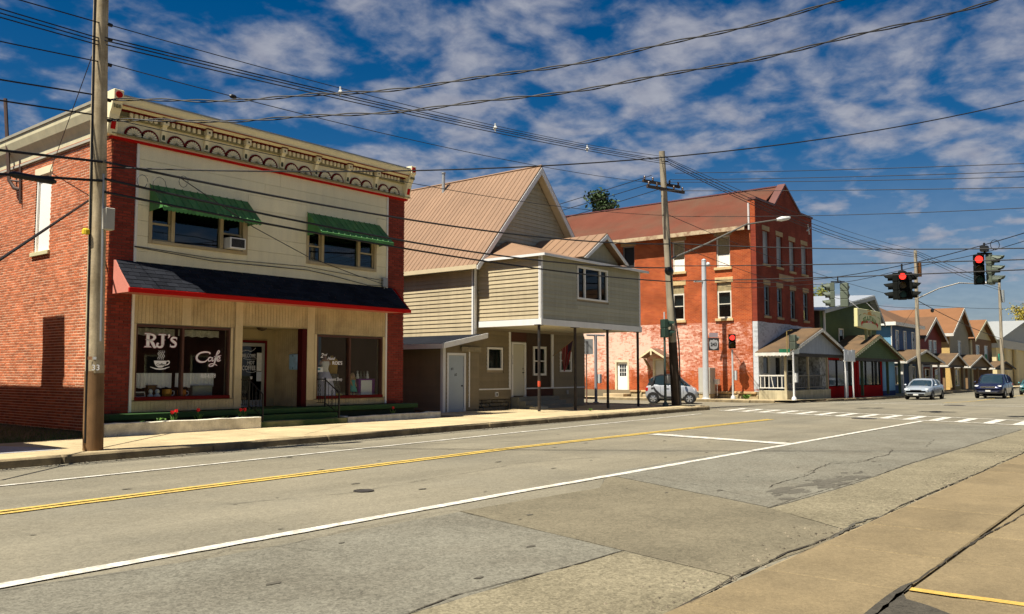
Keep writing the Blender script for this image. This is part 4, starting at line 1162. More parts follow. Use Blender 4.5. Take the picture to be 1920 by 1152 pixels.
for k in range(9):
    a0, a1 = math.pi * (k + 0.06) / 9, math.pi * (k + 0.94) / 9; am = (a0 + a1) / 2
    m.prism([(0.035 * math.cos(am), 0.035 * math.sin(am)), (0.165 * math.cos(a0), 0.165 * math.sin(a0)), (0.19 * math.cos(a0 * .7 + am * .3), 0.19 * math.sin(a0 * .7 + am * .3)), (0.198 * math.cos(am), 0.198 * math.sin(am)), (0.19 * math.cos(a1 * .7 + am * .3), 0.19 * math.sin(a1 * .7 + am * .3)), (0.165 * math.cos(a1), 0.165 * math.sin(a1))], 'y', -0.105, -0.08)
m.mat(2); m.ell((0, -0.10, 0.02), 0.035, 0.02, 0.035, 8, 4)
fan = m.mesh('fan_ornament', [cream, dkred, olive])
m = MB(); m.box(-0.045, 0.045, -0.165, -0.09, 0, 0.122); den_me = m.mesh('dentil', cream, bevel=0.008)
edges = [10.12] + BR + [19.80]
for i in range(len(edges) - 1):
    a, b = edges[i] + 0.1, edges[i + 1] - 0.1
    for t in (0.27, 0.73): piece('fan_ornament', fan, co, (a + (b - a) * t, FY, 7.59))
    nd = 6
    for k in range(nd): piece('dentil', den_me, co, (a + 0.07 + (b - a - 0.14) * (k + 0.5) / nd, FY, 8.025))
for (x0, x1) in ((9.74, 9.99), (19.84, 20.06)):  # end consoles
    mb = MB(); mb.prism([(FY + 0.08, 7.50), (FY - 0.17, 7.50), (FY - 0.20, 7.62), (FY - 0.24, 7.80), (FY - 0.29, 7.98), (FY - 0.36, 8.08), (FY - 0.40, 8.18), (FY - 0.43, 8.26), (FY - 0.48, 8.30), (FY - 0.48, 8.56), (FY + 0.08, 8.56)], 'x', x0, x1)
    e = mb.build('end_console', cream, co, bevel=0.01)
    xm = (x0 + x1) / 2
    mb = MB(); mb.prism([(xm + 0.085 * math.cos(k * .5236), 8.43 + 0.085 * math.sin(k * .5236)) for k in range(12)], 'y', FY - 0.495, FY - 0.48); mb.build('red_disc', red_p, e)
    mb = MB(); mb.add([(xm - 0.06, FY - 0.212, 7.62), (xm + 0.06, FY - 0.212, 7.62), (xm + 0.06, FY - 0.26, 7.82), (xm - 0.06, FY - 0.26, 7.82)], [(0, 1, 2, 3)]); mb.build('red_inset', red_p, e, recalc=False)
    for k in range(3): 
        mb = MB(); mb.box(x0 + 0.03 + k * 0.07, x0 + 0.075 + k * 0.07, FY - 0.42, FY - 0.36, 8.12, 8.20); mb.build('console_block', olive, e)
# cornice returning along the side wall
mb = MB(); mb.prism([(BX0 + 0.05, 7.62), (BX0 - 0.04, 7.62), (BX0 - 0.05, 7.78), (BX0 - 0.10, 7.88), (BX0 - 0.20, 8.02), (BX0 - 0.27, 8.22), (BX0 - 0.28, 8.36), (BX0 + 0.05, 8.36)], 'y', FY + 0.09, BY1); mb.build('side_cove', M('cove_cream', (0.60, 0.55, 0.36), rough=0.7, var=0.12, streak=0.1), co)
mb = MB(); mb.box(BX0 - 0.065, BX0 + 0.05, FY + 0.0, BY1, 7.55, 7.615); mb.build('moulding', M('grey_board', (0.36, 0.34, 0.28), var=0.12), co)
mb = MB(); mb.box(BX0 - 0.055, BX0 + 0.05, FY + 0.09, BY1, 7.616, 7.64); mb.build('moulding', M('rust_line', (0.34, 0.09, 0.04)), co)
mb = MB(); mb.box(BX0 - 0.31, BX0 + 0.1, FY + 0.09, BY1, 8.362, 8.44); mb.build('metal_cap', M('weathered_cap', (0.30, 0.28, 0.22), var=0.2, streak=0.1), co)
mb = MB(); mb.box(BX0 - 0.18, BX0 + 0.06, FY + 0.24, FY + 0.44, 8.42, 8.62); mb.build('chimney_stub', M('orange_block', (0.52, 0.20, 0.10), var=0.15), b1)

# deck and green steps
mb = MB(); mb.box(9.95, 20.3, FY - 0.42, FY + 0.24, 0.46, 0.60); dk = mb.build('deck', gr_paint, b1, bevel=0.01)
mb = MB(); mb.box(9.98, 20.2, FY - 0.36, FY + 0.02, 0.13, 0.458); mb.build('deck_skirt', M('skirt_dark', (0.022, 0.03, 0.014), var=0.3), dk)
mb = MB(); mb.box(13.62, 16.75, FY - 0.02, 22.16, 0.47, 0.603); mb.build('recess_floor', gr_paint, dk)
mb = MB(); mb.box(13.62, 16.62, FY - 0.76, FY - 0.424, 0.13, 0.445); mb.build('step', gr_paint, dk, bevel=0.01)
mb = MB(); mb.box(13.60, 16.70, FY - 1.12, FY - 0.764, 0.13, 0.29); mb.build('step', M('step_mottled', (0.06, 0.10, 0.03), var=0.25, sc=2.5, tint=(0.40, 0.36, 0.15), tsc=0.8), dk, bevel=0.012)  # lower step mottled from green to tan

def handrail(x, y0, y1, label, grp):
    t = thing('handrail', label, 'handrail', (x, y0, 0.30), 0, None)
    zt = 1.42; P = [(x, FY + 0.0, zt), (x, y0 + 0.02, zt), (x, y1, zt - 0.40)]
    mb = MB(); mb.tube(P, 0.018, 6); mb.build('top_rail', iron, t)
    mb = MB(); mb.tube([(x, FY + 0.0, 0.72), (x, y0 + 0.02, 0.72), (x, y1, 0.72 - 0.30)], 0.012, 6); mb.build('bottom_rail', iron, t)
    for (yy, zb, zt_) in ((y0, 0.6, zt + 0.05), (y1, 0.29, zt - 0.38)):
        mb = MB(); mb.box(x - 0.018, x + 0.018, yy - 0.018, yy + 0.018, zb, zt_); mb.build('newel', iron, t)
    n = 4
    for k in range(1, n):
        yy = FY + (y0 - FY) * k / n
        mb = MB(); mb.tube([(x, yy, 0.72), (x, yy, zt)], 0.008, 5); mb.build('baluster', iron, t)
    for k in range(1, 4):
        s_ = k / 4; yy = y0 + (y1 - y0) * s_
        mb = MB(); mb.tube([(x, yy, 0.72 - 0.3 * s_), (x, yy, zt - 0.4 * s_)], 0.008, 5); mb.build('baluster', iron, t)
    for yy, dz in ((FY - 0.12, 0.0), (y0 - (y0 - y1) * 0.5, -0.18)):
        mb = MB()
        for zc in (0.86, 0.98, 1.12, 1.24):
            for sg in (-1, 1):
                mb.tube([(x, yy + sg * 0.05 * math.sin(q * .8), zc + dz + 0.05 * math.cos(q * .8) - 0.02) for q in range(7)], 0.007, 5)
        mb.build('scroll', iron, t)
handrail(16.42, FY - 0.40, FY - 1.05, 'black iron scroll handrail at the shop steps under the second window', None)
handrail(13.80, FY - 0.40, FY - 1.05, 'black iron scroll handrail at the shop steps beside the cafe door', None)

# planters with cracked rendered walls
rend = M('white_render', (0.80, 0.75, 0.60), rough=0.9, var=0.18, sc=2.2, grain=0.12, gsc=30, streak=0.12, tint=(0.52, 0.48, 0.37), tsc=2.5, bump=0.01, bsc=15)
soil = M('soil', (0.035, 0.028, 0.018), var=0.3, bump=0.03, bsc=18)
leafg = M('leaf_green', (0.10, 0.20, 0.035), rough=0.55, var=0.2, sc=8)
def planter(x0, x1, y0, y1, z1, label, zl=None):
    t = thing('planter', label, 'planter', ((x0 + x1) / 2, y0, 0.14))
    mb = MB(); n = 14
    top = [(x0 + (x1 - x0) * i / n, (zl if zl is not None else z1) + (z1 - (zl if zl is not None else z1)) * i / n + random.uniform(-.012, .012)) for i in range(n + 1)]
    mb.prism([(x0, 0.1)] + top + [(x1, 0.1)], 'y', y0, y0 + 0.17); mb.build('front_wall', rend, t, bevel=0.012)
    for xx in (x0, x1 - 0.15):
        mb = MB(); mb.box(xx, xx + 0.15, y0 + 0.172, y1, 0.1, z1 - 0.01); mb.build('end_wall', rend, t, bevel=0.012)
    mb = MB(); mb.box(x0 + 0.15, x1 - 0.15, y0 + 0.172, y1, 0.1, z1 - 0.10); mb.build('soil', soil, t)
    return t
p1_ = planter(9.36, 13.52, 19.50, FY - 0.44, 0.45, 'long white rendered planter wall with tulips before the cafe window')
p2_ = planter(16.78, 20.75, 19.86, FY - 0.44, 0.33, 'low mouldy white planter wall before the consignment window', 0.30)
petal = M('tulip_red', (0.66, 0.02, 0.02), rough=0.5, var=0.15, sc=20)
def tulip(x, y, z, h, label, n=1):
    t = thing('tulip', label, 'flower', (x, y, z), 0, 'red tulips')
    tops = []
    for k in range(n):
        dx = (k - (n - 1) / 2) * 0.11 + random.uniform(-.015, .015); hh = h + random.uniform(-.03, .02)
        mb = MB(); mb.tube([(x + dx * .5, y, z), (x + dx * .8, y, z + hh * .5), (x + dx, y, z + hh)], 0.006, 5); mb.build('stem', leafg, t)
        mb = MB()
        for q in range(6):
            a = q * 1.047 + 0.3; ca_, sa = math.cos(a), math.sin(a); r = 0.042
            c = Vector((x + dx, y, z + hh))
            mb.add([c, c + Vector((ca_ * r - sa * .022, sa * r + ca_ * .022, 0.035)), c + Vector((ca_ * r * .85 - sa * .012, sa * r * .85 + ca_ * .012, 0.085)), c + Vector((ca_ * r * .7, sa * r * .7, 0.105)), c + Vector((ca_ * r * .85 + sa * .012, sa * r * .85 - ca_ * .012, 0.085)), c + Vector((ca_ * r + sa * .022, sa * r - ca_ * .022, 0.035))], [(0, 1, 2, 3, 4, 5)])
        mb.build('blossom', petal, t, recalc=False)
    mb = MB()
    for q in range(9):
        a = random.random() * 6.28; L = random.uniform(.12, .22); d = Vector((math.cos(a), math.sin(a), 0)); s_ = Vector((-d.y, d.x, 0)) * 0.018
        c = Vector((x + random.uniform(-.05, .05) * n, y, z))
        mb.add([c, c + d * L * .3 + s_ + Vector((0, 0, L * .7)), c + d * L * .6 + Vector((0, 0, L * 1.1)), c + d * L * .3 - s_ + Vector((0, 0, L * .7))], [(0, 1, 2, 3)])
    mb.build('leaf', leafg, t, recalc=False)
tulip(*on_y(327, 787, 20.0)[:2], 0.35, 0.25, 'pair of red tulips in the planter before the cafe window', 2)
tulip(*on_y(372, 787, 20.0)[:2], 0.35, 0.25, 'single red tulip by the middle of the cafe planter', 1)
tulip(*on_y(455, 787, 20.0)[:2], 0.35, 0.24, 'small red tulips at the cafe door end of the planter', 2)
tulip(*on_y(737, 780, 20.2)[:2], 0.23, 0.22, 'red tulip in the low planter before the consignment window', 1)
def weed(x, y, z, r, n, label):
    mb = MB()
    for q in range(n):
        a = random.random() * 6.28; L = random.uniform(.4, 1) * r; d = Vector((math.cos(a), math.sin(a), 0)); s_ = Vector((-d.y, d.x, 0)) * L * .22
        c = Vector((x + random.uniform(-r, r) * .6, y + random.uniform(-r, r) * .4, z)); hh = random.uniform(.3, 1.1) * r
        mb.add([c + Vector((0, 0, hh * .2)), c + d * L * .5 + s_ + Vector((0, 0, hh)), c + d * L + Vector((0, 0, hh * 1.1)), c + d * L * .5 - s_ + Vector((0, 0, hh * .9))], [(0, 1, 2, 3)])
    return solo(mb, 'plant', leafg, label, 'plant', (x, y, z))
weed(*on_y(268, 790, 19.95)[:2], 0.35, 0.10, 40, 'small leafy plant nearest the pole in the cafe planter')
weed(*on_y(302, 789, 19.95)[:2], 0.35, 0.14, 60, 'spreading leafy plant beside the pair of tulips in the cafe planter')
weed(*on_y(420, 786, 19.95)[:2], 0.35, 0.12, 40, 'leafy plant between the tulips at the door end of the cafe planter')
weed(*on_z(1400, 749, .14)[:2], 0.14, 0.22, 90, 'tuft of weeds at the foot of the painted brick wall')
weed(*on_z(1107, 771, .15)[:2], 0.15, 0.09, 40, 'tuft of weeds on the pavement between the porch posts')
# ================================================================== things in the shop windows
sw_ = M('fabric_white', (0.86, 0.86, 0.88), rough=0.9, var=0.06)
def curtain(x0, x1, y, z0, z1, mat, name, label, pitch=0.09, dep=0.03):
    mb = MB(); n = int((x1 - x0) / 0.02); vs = []
    for i in range(n + 1):
        x = x0 + (x1 - x0) * i / n
        for z, k in ((z0, 1.0), ((z0 + z1) / 2, 0.8), (z1, 0.5)):
            vs.append((x, y + dep * k * math.sin(6.283 * x / pitch + 0.8 * math.sin(x * 7)) , z + (0.012 * math.sin(x * 23) if z == z0 else 0)))
    mb.add(vs, [(3 * i + k, 3 * i + 3 + k, 3 * i + 4 + k, 3 * i + 1 + k) for i in range(n) for k in (0, 1)])
    return solo(mb, name, mat, label, 'curtain', (x0, y, z0), smooth='all')
lace = M('lace', (0.45, 0.43, 0.36), rough=0.9, var=0.4, sc=14)
curtain(10.80, 11.98, FY + 0.42, 1.22, 1.60, sw_, 'cafe_curtain', 'white half curtain behind the coffee cup emblem')
curtain(12.08, 13.20, FY + 0.42, 1.22, 1.60, sw_, 'cafe_curtain', 'white half curtain behind the phone number')
curtain(10.80, 11.98, FY + 0.36, 2.58, 2.76, lace, 'lace_valance', 'short lace valance above the western lettering', 0.16, 0.02)
curtain(12.08, 13.30, FY + 0.36, 2.58, 2.76, lace, 'lace_valance', 'short lace valance above the script word', 0.16, 0.02)
mb = MB(); mb.box(10.75, 13.4, FY + 0.14, FY + 0.62, 0.90, 0.96); mb.build('display_shelf', M('shelf_dark', (0.06, 0.055, 0.05)), b1)
def mug(x, y, z, r, h, mat, label, cat='mug'):
    t = thing('mug', label, cat, (x, y, z))
    mb = MB(); mb.lathe([(r * .72, 0), (r * .9, h * .12), (r, h * .5), (r * 1.02, h), (r * .93, h), (r * .9, h * .2), (0.001, h * .15)], (x, y, z), 16); mb.build('body', mat, t, smooth=True)
    mb = MB(); mb.tube([(x + r * .9, y - .01, z + h * .8), (x + r * 1.5, y - .02, z + h * .75), (x + r * 1.6, y - .02, z + h * .45), (x + r * 1.3, y - .01, z + h * .25), (x + r * .9, y, z + h * .25)], r * .11, 6); mb.build('handle', sw_, t, smooth=True)
mug(11.78, FY + 0.3, 0.96, 0.125, 0.22, M('glaze_orange', (0.55, 0.26, 0.03), rough=0.25, var=0.3, sc=9), 'big orange patterned mug on the cafe window shelf left of the mullion')
mug(12.20, FY + 0.3, 0.96, 0.115, 0.20, M('glaze_orange2', (0.50, 0.17, 0.02), rough=0.25, var=0.3, sc=9), 'dark orange mug on the cafe window shelf right of the mullion')
mb = MB(); mb.box(11.28, 11.52, FY + 0.36, FY + 0.52, 0.96, 1.26); mb.box(11.26, 11.54, FY + 0.34, FY + 0.54, 1.26, 1.29); solo(mb, 'wooden_box', M('box_wood', (0.14, 0.08, 0.04), rough=0.7), 'small brown wooden box on the cafe window shelf', 'box', (11.4, FY + 0.44, 0.96))
for (x, s_, lb) in ((11.32, 1.0, 'white china figurine before the small wooden box'), (11.50, 1.1, 'pale blue and white china figurine beside the wooden box')):
    mb = MB(); mb.lathe([(0.055 * s_, 0), (0.075 * s_, 0.03), (0.07 * s_, 0.07), (0.035 * s_, 0.11), (0.05 * s_, 0.14), (0.055 * s_, 0.18), (0.03 * s_, 0.22), (0.001, 0.23)], (x, FY + 0.27, 0.96), 12); solo(mb, 'figurine', M('china', (0.72, 0.76, 0.76), rough=0.25, var=0.1), lb, 'figurine', (x, FY + 0.27, 0.96), smooth=True)
mb = MB(); mb.prism([(FY + 0.16, 0.96), (FY + 0.20, 1.13), (FY + 0.205, 1.13), (FY + 0.19, 0.96)], 'x', 10.84, 11.13); cd_ = solo(mb, 'window_card', M('card_white', (0.62, 0.62, 0.58), rough=0.7), 'small white printed card in the corner of the cafe window', 'card', (10.98, FY + 0.17, 0.96))
ORG[cd_.name] = (10.98, FY + 0.17, 0.96)
mb = MB(); mb.add([(10.87, FY + 0.1695, 1.01), (11.10, FY + 0.1695, 1.01), (11.10, FY + 0.1885, 1.10), (10.87, FY + 0.1885, 1.10)], [(0, 1, 2, 3)]); mb.build('print_block', M('print_dark', (0.05, 0.05, 0.05), var=0.6, sc=40), cd_, recalc=False)
mb = MB(); mb.box(12.52, 13.10, FY + 0.30, FY + 0.55, 0.96, 1.24); mb.box(12.50, 13.12, FY + 0.28, FY + 0.57, 1.24, 1.27); solo(mb, 'display_case', M('case_grey', (0.26, 0.28, 0.25), rough=0.4, var=0.2), 'grey glass-topped display case behind the phone number', 'display case', (12.8, FY + 0.42, 0.96))
# consignment window
mb = MB(); mb.box(16.40, 19.1, FY + 0.14, FY + 1.3, 0.60, 0.84); mb.build('display_shelf', M('shelf_dark', (0.06, 0.055, 0.05)), b1)
def dress_form(x, y, z, prof_top, prof_skirt, m_top, m_skirt, label, post=True):
    t = thing('dress_form', label, 'dress form', (x, y, z))
    mb = MB(); mb.lathe(prof_top, (x, y, z), 18, 1.0, 0.68); mb.build('bodice', m_top, t, smooth='all')
    mb = MB(); n = 24; vs = []
    for r, zz in prof_skirt:
        for k in range(n):
            a = 6.283 * k / n; rr = r * (1 + 0.07 * math.sin(a * 6) * (1 - (zz - prof_skirt[0][1]) / (prof_skirt[-1][1] - prof_skirt[0][1] + 1e-6)))
            vs.append((x + rr * math.cos(a), y + rr * 0.8 * math.sin(a), z + zz))
    mb.add(vs, [(i * n + k, i * n + (k + 1) % n, (i + 1) * n + (k + 1) % n, (i + 1) * n + k) for i in range(len(prof_skirt) - 1) for k in range(n)]); mb.build('skirt', m_skirt, t, smooth='all')
    if post:
        mb = MB(); mb.tube([(x, y, z), (x, y, z + 0.3)], 0.02, 6); mb.lathe([(0.14, 0), (0.14, 0.015), (0.02, 0.03)], (x, y, z), 12); mb.build('stand', iron, t)
    return t
lil = M('fabric_lilac', (0.60, 0.60, 0.76), rough=0.8, var=0.08)
skin = M('mannequin_skin', (0.50, 0.30, 0.22), rough=0.5)
df1 = dress_form(17.03, FY + 0.40, 0.84, [(0.15, 0.80), (0.12, 0.88), (0.14, 0.98), (0.16, 1.06), (0.15, 1.12), (0.10, 1.14)], [(0.36, 0.06), (0.33, 0.3), (0.25, 0.6), (0.15, 0.80)], sw_, lil, 'white sleeveless dress with long lilac skirt in the consignment window')
mb = MB(); mb.lathe([(0.13, 1.12), (0.14, 1.16), (0.07, 1.21), (0.045, 1.25), (0.04, 1.29)], (17.03, FY + 0.40, 0.84), 12, 1, .7); mb.tube([(16.88, FY + .4, 1.98), (16.83, FY + .4, 1.86)], 0.04, 6); mb.tube([(17.18, FY + .4, 1.98), (17.23, FY + .4, 1.86)], 0.04, 6); mb.build('shoulders', skin, df1, smooth=True)
dress_form(17.48, FY + 0.62, 0.84, [(0.19, 0.72), (0.20, 0.85), (0.22, 1.05), (0.22, 1.16), (0.14, 1.24), (0.06, 1.27), (0.05, 1.31)], [(0.32, 0.05), (0.28, 0.35), (0.22, 0.74)], M('fabric_mustard', (0.40, 0.26, 0.07), rough=0.9), M('fabric_print', (0.03, 0.035, 0.05), rough=0.9, var=0.9, sc=14, tint=(0.16, 0.18, 0.14), tsc=22), 'mustard blouse over a dark printed skirt in the consignment window')
dress_form(16.50, FY + 0.55, 0.84, [(0.14, 0.70), (0.13, 0.85), (0.16, 1.05), (0.12, 1.18), (0.05, 1.24)], [(0.22, 0.05), (0.20, 0.4), (0.14, 0.70)], M('fabric_rose', (0.45, 0.22, 0.20), rough=0.9), M('fabric_rose', (0.45, 0.22, 0.20)), 'rose pink dress half hidden behind the window post')
mb = MB(); mb.ell((17.45, FY + 0.30, 0.90), 0.13, 0.09, 0.07, 10, 5); mb.ell((17.58, FY + 0.30, 0.90), 0.08, 0.06, 0.05, 8, 5); solo(mb, 'yellow_hat', M('fabric_yellow', (0.50, 0.38, 0.03)), 'crumpled yellow hat on the consignment window floor', 'hat', (17.5, FY + 0.3, 0.84), smooth=True)
# doll: one body mesh with dress and hair
dl = thing('doll', 'large doll with long fair hair and a turquoise dress in the consignment window', 'doll', (18.12, FY + 0.35, 0.84))
X, Y, Z = 18.12, FY + 0.35, 0.84
mb = MB(); mb.tube([(X - .05, Y, Z), (X - .05, Y, Z + .12), (X - .04, Y, Z + .3)], [.025, .025, .035], 7); mb.tube([(X + .05, Y - .03, Z), (X + .05, Y - .02, Z + .12), (X + .04, Y, Z + .3)], [.025, .025, .035], 7)
mb.lathe([(.05, .3), (.07, .36), (.06, .44), (.075, .52), (.03, .56), (.028, .6)], (X, Y, Z), 10, 1, .7); mb.ell((X, Y, Z + .67), .062, .06, .08, 10, 6)
mb.tube([(X - .07, Y, Z + .52), (X - .14, Y - .03, Z + .44), (X - .2, Y - .06, Z + .48)], [.022, .018, .016], 6); mb.tube([(X + .07, Y, Z + .52), (X + .11, Y - .02, Z + .42), (X + .12, Y - .04, Z + .33)], [.022, .018, .016], 6)
mb.ell((X - .02, Y - .058, Z + .685), .007, .004, .007, 6, 4); mb.ell((X + .02, Y - .058, Z + .685), .007, .004, .007, 6, 4)
mb.build('body', skin, dl, smooth=True)
mb = MB(); mb.lathe([(.16, .17), (.14, .24), (.085, .38), (.08, .44), (.09, .52), (.06, .545)], (X, Y, Z), 14, 1, .75); mb.build('dress', M('fabric_turquoise', (0.06, 0.42, 0.38), rough=0.8), dl, smooth=True)
mb = MB(); mb.ell((X, Y + .012, Z + .69), .074, .068, .085, 10, 6); mb.tube([(X - .06, Y + .01, Z + .68), (X - .07, Y, Z + .5), (X - .05, Y - .04, Z + .35)], [.03, .035, .02], 7); mb.tube([(X + .06, Y + .01, Z + .68), (X + .075, Y, Z + .55), (X + .07, Y + .02, Z + .4)], [.03, .035, .02], 7); mb.build('hair', M('hair_fair', (0.42, 0.30, 0.14)), dl, smooth=True)
tb = thing('display_table', 'table under a purple cloth with a white square panel in the consignment window', 'table', (18.66, FY + 0.5, 0.84))
mb = MB(); mb.box(18.30, 19.02, FY + 0.28, FY + 0.85, 0.84, 1.42); mb.build('cloth', M('fabric_purple', (0.14, 0.01, 0.22), rough=0.9), tb, bevel=0.02)
mb = MB(); mb.box(18.40, 18.86, FY + 0.262, FY + 0.275, 0.85, 1.37); mb.build('white_panel', sw_, tb)
for k, (x, s_, c) in enumerate(((18.36, 1.0, 1), (18.50, 0.9, 0), (18.64, .85, 0), (18.78, 1.0, 1))):
    mb = MB(); mb.lathe([(0.045 * s_, 0), (0.055 * s_, .05), (0.035 * s_, .10), (0.042 * s_, .14), (0.02 * s_, .17)], (x, FY + 0.4, 1.42), 10); mb.tube([(x - .015, FY + .4, 1.58), (x - .02, FY + .4, 1.68)], [.013, .005], 5); mb.tube([(x + .015, FY + .4, 1.58), (x + .02, FY + .4, 1.68)], [.013, .005], 5)
    solo(mb, 'rabbit_figurine', M('china', (0.72, 0.76, 0.76)) if c else M('figurine_dark', (0.10, 0.12, 0.11), rough=0.4), ['white rabbit figurine at the doll end of the purple table', 'dark green figurine next to the white rabbit at the doll end', 'dark green figurine nearer the brick pier on the purple table', 'white rabbit figurine at the brick pier end of the purple table'][k], 'figurine', (x, FY + .4, 1.42), smooth=True)
lettering('2', 0.20, wht, sw2, (16.60, GY - 0.003, 2.07), shear=0.3, bold=0.003); lettering('nd', 0.11, wht, sw2, (16.73, GY - 0.003, 2.13), shear=0.3, bold=0.001)
lettering('Hand', 0.13, wht, sw2, (16.86, GY - 0.003, 2.01), shear=0.35, bold=0.002)
lettering("ROE'S", 0.145, wht, sw2, (17.06, GY - 0.003, 1.865), bold=0.004, sx=1.05)
lettering('Consignment Shop', 0.145, wht, sw2, (16.66, GY - 0.003, 1.365), bold=0.0005, sx=0.72)
mb = MB(); mb.box(16.44, 16.70, GY - 0.004, GY - 0.001, 1.63, 1.78); op = mb.build('window_sticker', M('sticker', (0.60, 0.62, 0.60), var=0.2, sc=10), sw2)
mb = MB(); mb.box(16.45, 16.60, GY - 0.007, GY - 0.0045, 1.69, 1.75); mb.build('sticker_print', M('sticker_teal', (0.05, 0.20, 0.24)), op)
# small fittings on the front: meter box, loose cables
mt = thing('meter_box', 'grey electric box on the cream front above the shingled awning', 'electric box', (19.05, FY, 4.40))
mb = MB(); mb.box(18.94, 19.15, FY - 0.14, FY - 0.02, 4.42, 4.72); mb.build('case', grey_mt, mt, bevel=0.012)
mb = MB(); mb.cyl((19.05, FY - 0.07, 4.25), 0.02, 'z', 0.17, 8); mb.build('conduit', grey_mt, mt)

# ================================================================== beige corner house
sd_lit = M('beige_siding', (0.40, 0.335, 0.215), rough=0.6, var=0.12, sc=0.8, grain=0.06, rand=0.08, streak=0.12)  # beige siding as seen on the sunlit side walls
sd_shade = M('beige_siding_shade', (0.38, 0.365, 0.27), rough=0.6, var=0.12, sc=0.8, grain=0.06, rand=0.09, streak=0.12)  # same siding greyed for the shaded front
sd_low = M('beige_siding_deep_shade', (0.22, 0.18, 0.11), rough=0.65, var=0.10, sc=1.5, grain=0.06, rand=0.06, streak=0.08)  # same siding darkened for the shade below the overhang
sheath = M('sheathing', (0.30, 0.25, 0.17), var=0.1)
trim2 = M('pale_trim', (0.70, 0.70, 0.68), rough=0.5, var=0.06, streak=0.05)
roof_t = M('tan_metal_roof', (0.245, 0.15, 0.09), rough=0.5, var=0.14, sc=0.6, grain=0.05, rand=0.07, streak=0.08, spec=0.4)
x0, x1, yf, yb = 25.15, 32.85, 22.3, 33.0
ez, px_, pz = 6.10, 29.0, 10.52
h2 = thing('corner_house', 'beige clapboard house with tan metal roof and overhanging upper storey on posts', 'house', ((x0 + x1) / 2, yf, 0.13))
fl, ff = Face('x', x0), Face('y', yf)
bx0, bx1, byf, bz0, bz1 = 25.42, 32.62, 19.2, 3.62, 6.02
lowholes = [(25.95, 26.92, 1.72, 2.64), (27.50, 28.45, 0.62, 2.88), (28.98, 29.88, 1.50, 2.74), (30.92, 31.82, 1.66, 2.56)]
mb = MB(); wall(mb, Face('y', yf + 0.03), x0 + 0.03, x1, 0.13, 6.1, 0.2, lowholes); mb.build('front_wall', sheath, h2)
mb = MB(); mb.box(x0 + 0.03, x0 + 0.23, yf + 0.24, yb, 0.13, 6.1); mb.build('side_wall', sheath, h2)
mb = MB(); mb.box(x1 - 0.2, x1, yf + 0.24, yb, 0.13, 6.1); mb.box(x0 + 0.24, x1 - 0.21, yb - 0.2, yb, 0.13, 6.1); mb.build('rear_wall', sd_low, h2)
mb = MB(); mb.box(x0 + 0.24, x1 - 0.21, yf + 0.24, yb - 0.21, 3.3, 3.45); mb.box(x0 + 0.24, x1 - 0.21, yf + 2.6, yf + 2.7, 0.5, 3.3); mb.build('inner_floor', dark_in, h2)
mb = MB(); mb.prism([(x0 + 0.03, 6.1), (x1 - 0.03, 6.1), (px_, pz - 0.25)], 'y', yf + 0.02, yf + 0.2); mb.prism([(x0 + 0.03, 6.1), (x1 - 0.03, 6.1), (px_, pz - 0.25)], 'y', yb - 0.2, yb - 0.02); mb.build('gable_wall', sheath, h2)
# siding, plank by plank
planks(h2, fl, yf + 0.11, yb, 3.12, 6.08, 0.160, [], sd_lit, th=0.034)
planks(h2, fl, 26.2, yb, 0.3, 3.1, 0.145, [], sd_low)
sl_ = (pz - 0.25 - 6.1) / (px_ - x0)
planks(h2, ff, lambda z: x0 + max(0.03, (z - 6.1) / sl_ + 0.02), lambda z: x1 - max(0.03, (z - 6.1) / sl_ + 0.02), 6.12, pz - 0.35, 0.160, [], sd_shade, split=9, th=0.034)
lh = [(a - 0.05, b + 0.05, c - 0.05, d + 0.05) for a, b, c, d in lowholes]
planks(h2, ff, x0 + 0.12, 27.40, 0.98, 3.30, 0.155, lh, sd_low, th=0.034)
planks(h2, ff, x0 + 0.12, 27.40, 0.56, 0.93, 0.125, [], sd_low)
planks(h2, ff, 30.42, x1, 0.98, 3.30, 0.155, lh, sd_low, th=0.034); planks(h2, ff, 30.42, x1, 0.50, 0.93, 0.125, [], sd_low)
brn = M('brown_boards', (0.060, 0.038, 0.024), var=0.15, rand=0.1)
for k in range(8):
    p, q = 28.50 + k * 0.215, 28.50 + (k + 1) * 0.215 - 0.008
    for (zz0, zz1) in (((0.98, 1.49), (2.76, 3.30)) if p < 29.9 and q > 28.95 else ((0.98, 3.30),)):
        mb = MB(); ff.bx(mb, p, q, -0.03, 0.012, zz0, zz1); mb.build('board', brn, h2)
mb = MB(); ff.bx(mb, 27.42, 28.49, -0.03, 0.012, 2.92, 3.30); mb.build('board', M('red_brown_board', (0.075, 0.028, 0.018)), h2)
mb = MB(); ff.bx(mb, 28.50, 30.35, -0.03, 0.018, 0.62, 0.93); mb.build('board', M('red_brown_board', (0.075, 0.028, 0.018)), h2)
for (a, b, c, d, o_) in ((x0 - 0.03, x0 + 0.115, 0.56, 6.1, 0.03), (27.30, 27.42, 0.95, 3.3, 0.035), (30.25, 30.41, 0.95, 3.30, 0.035), (x0 + 0.12, 27.42, 0.93, 0.985, 0.05), (28.5, x1, 0.93, 0.985, 0.05)):
    mb = MB(); ff.bx(mb, a, b, -0.03, o_, c, d); mb.build('trim_board', trim2, h2, bevel=0.004)
mb = MB(); fl.bx(mb, yf - 0.02, yf + 0.11, -0.03, 0.03, 0.56, 6.1); mb.build('trim_board', trim2, h2, bevel=0.004)
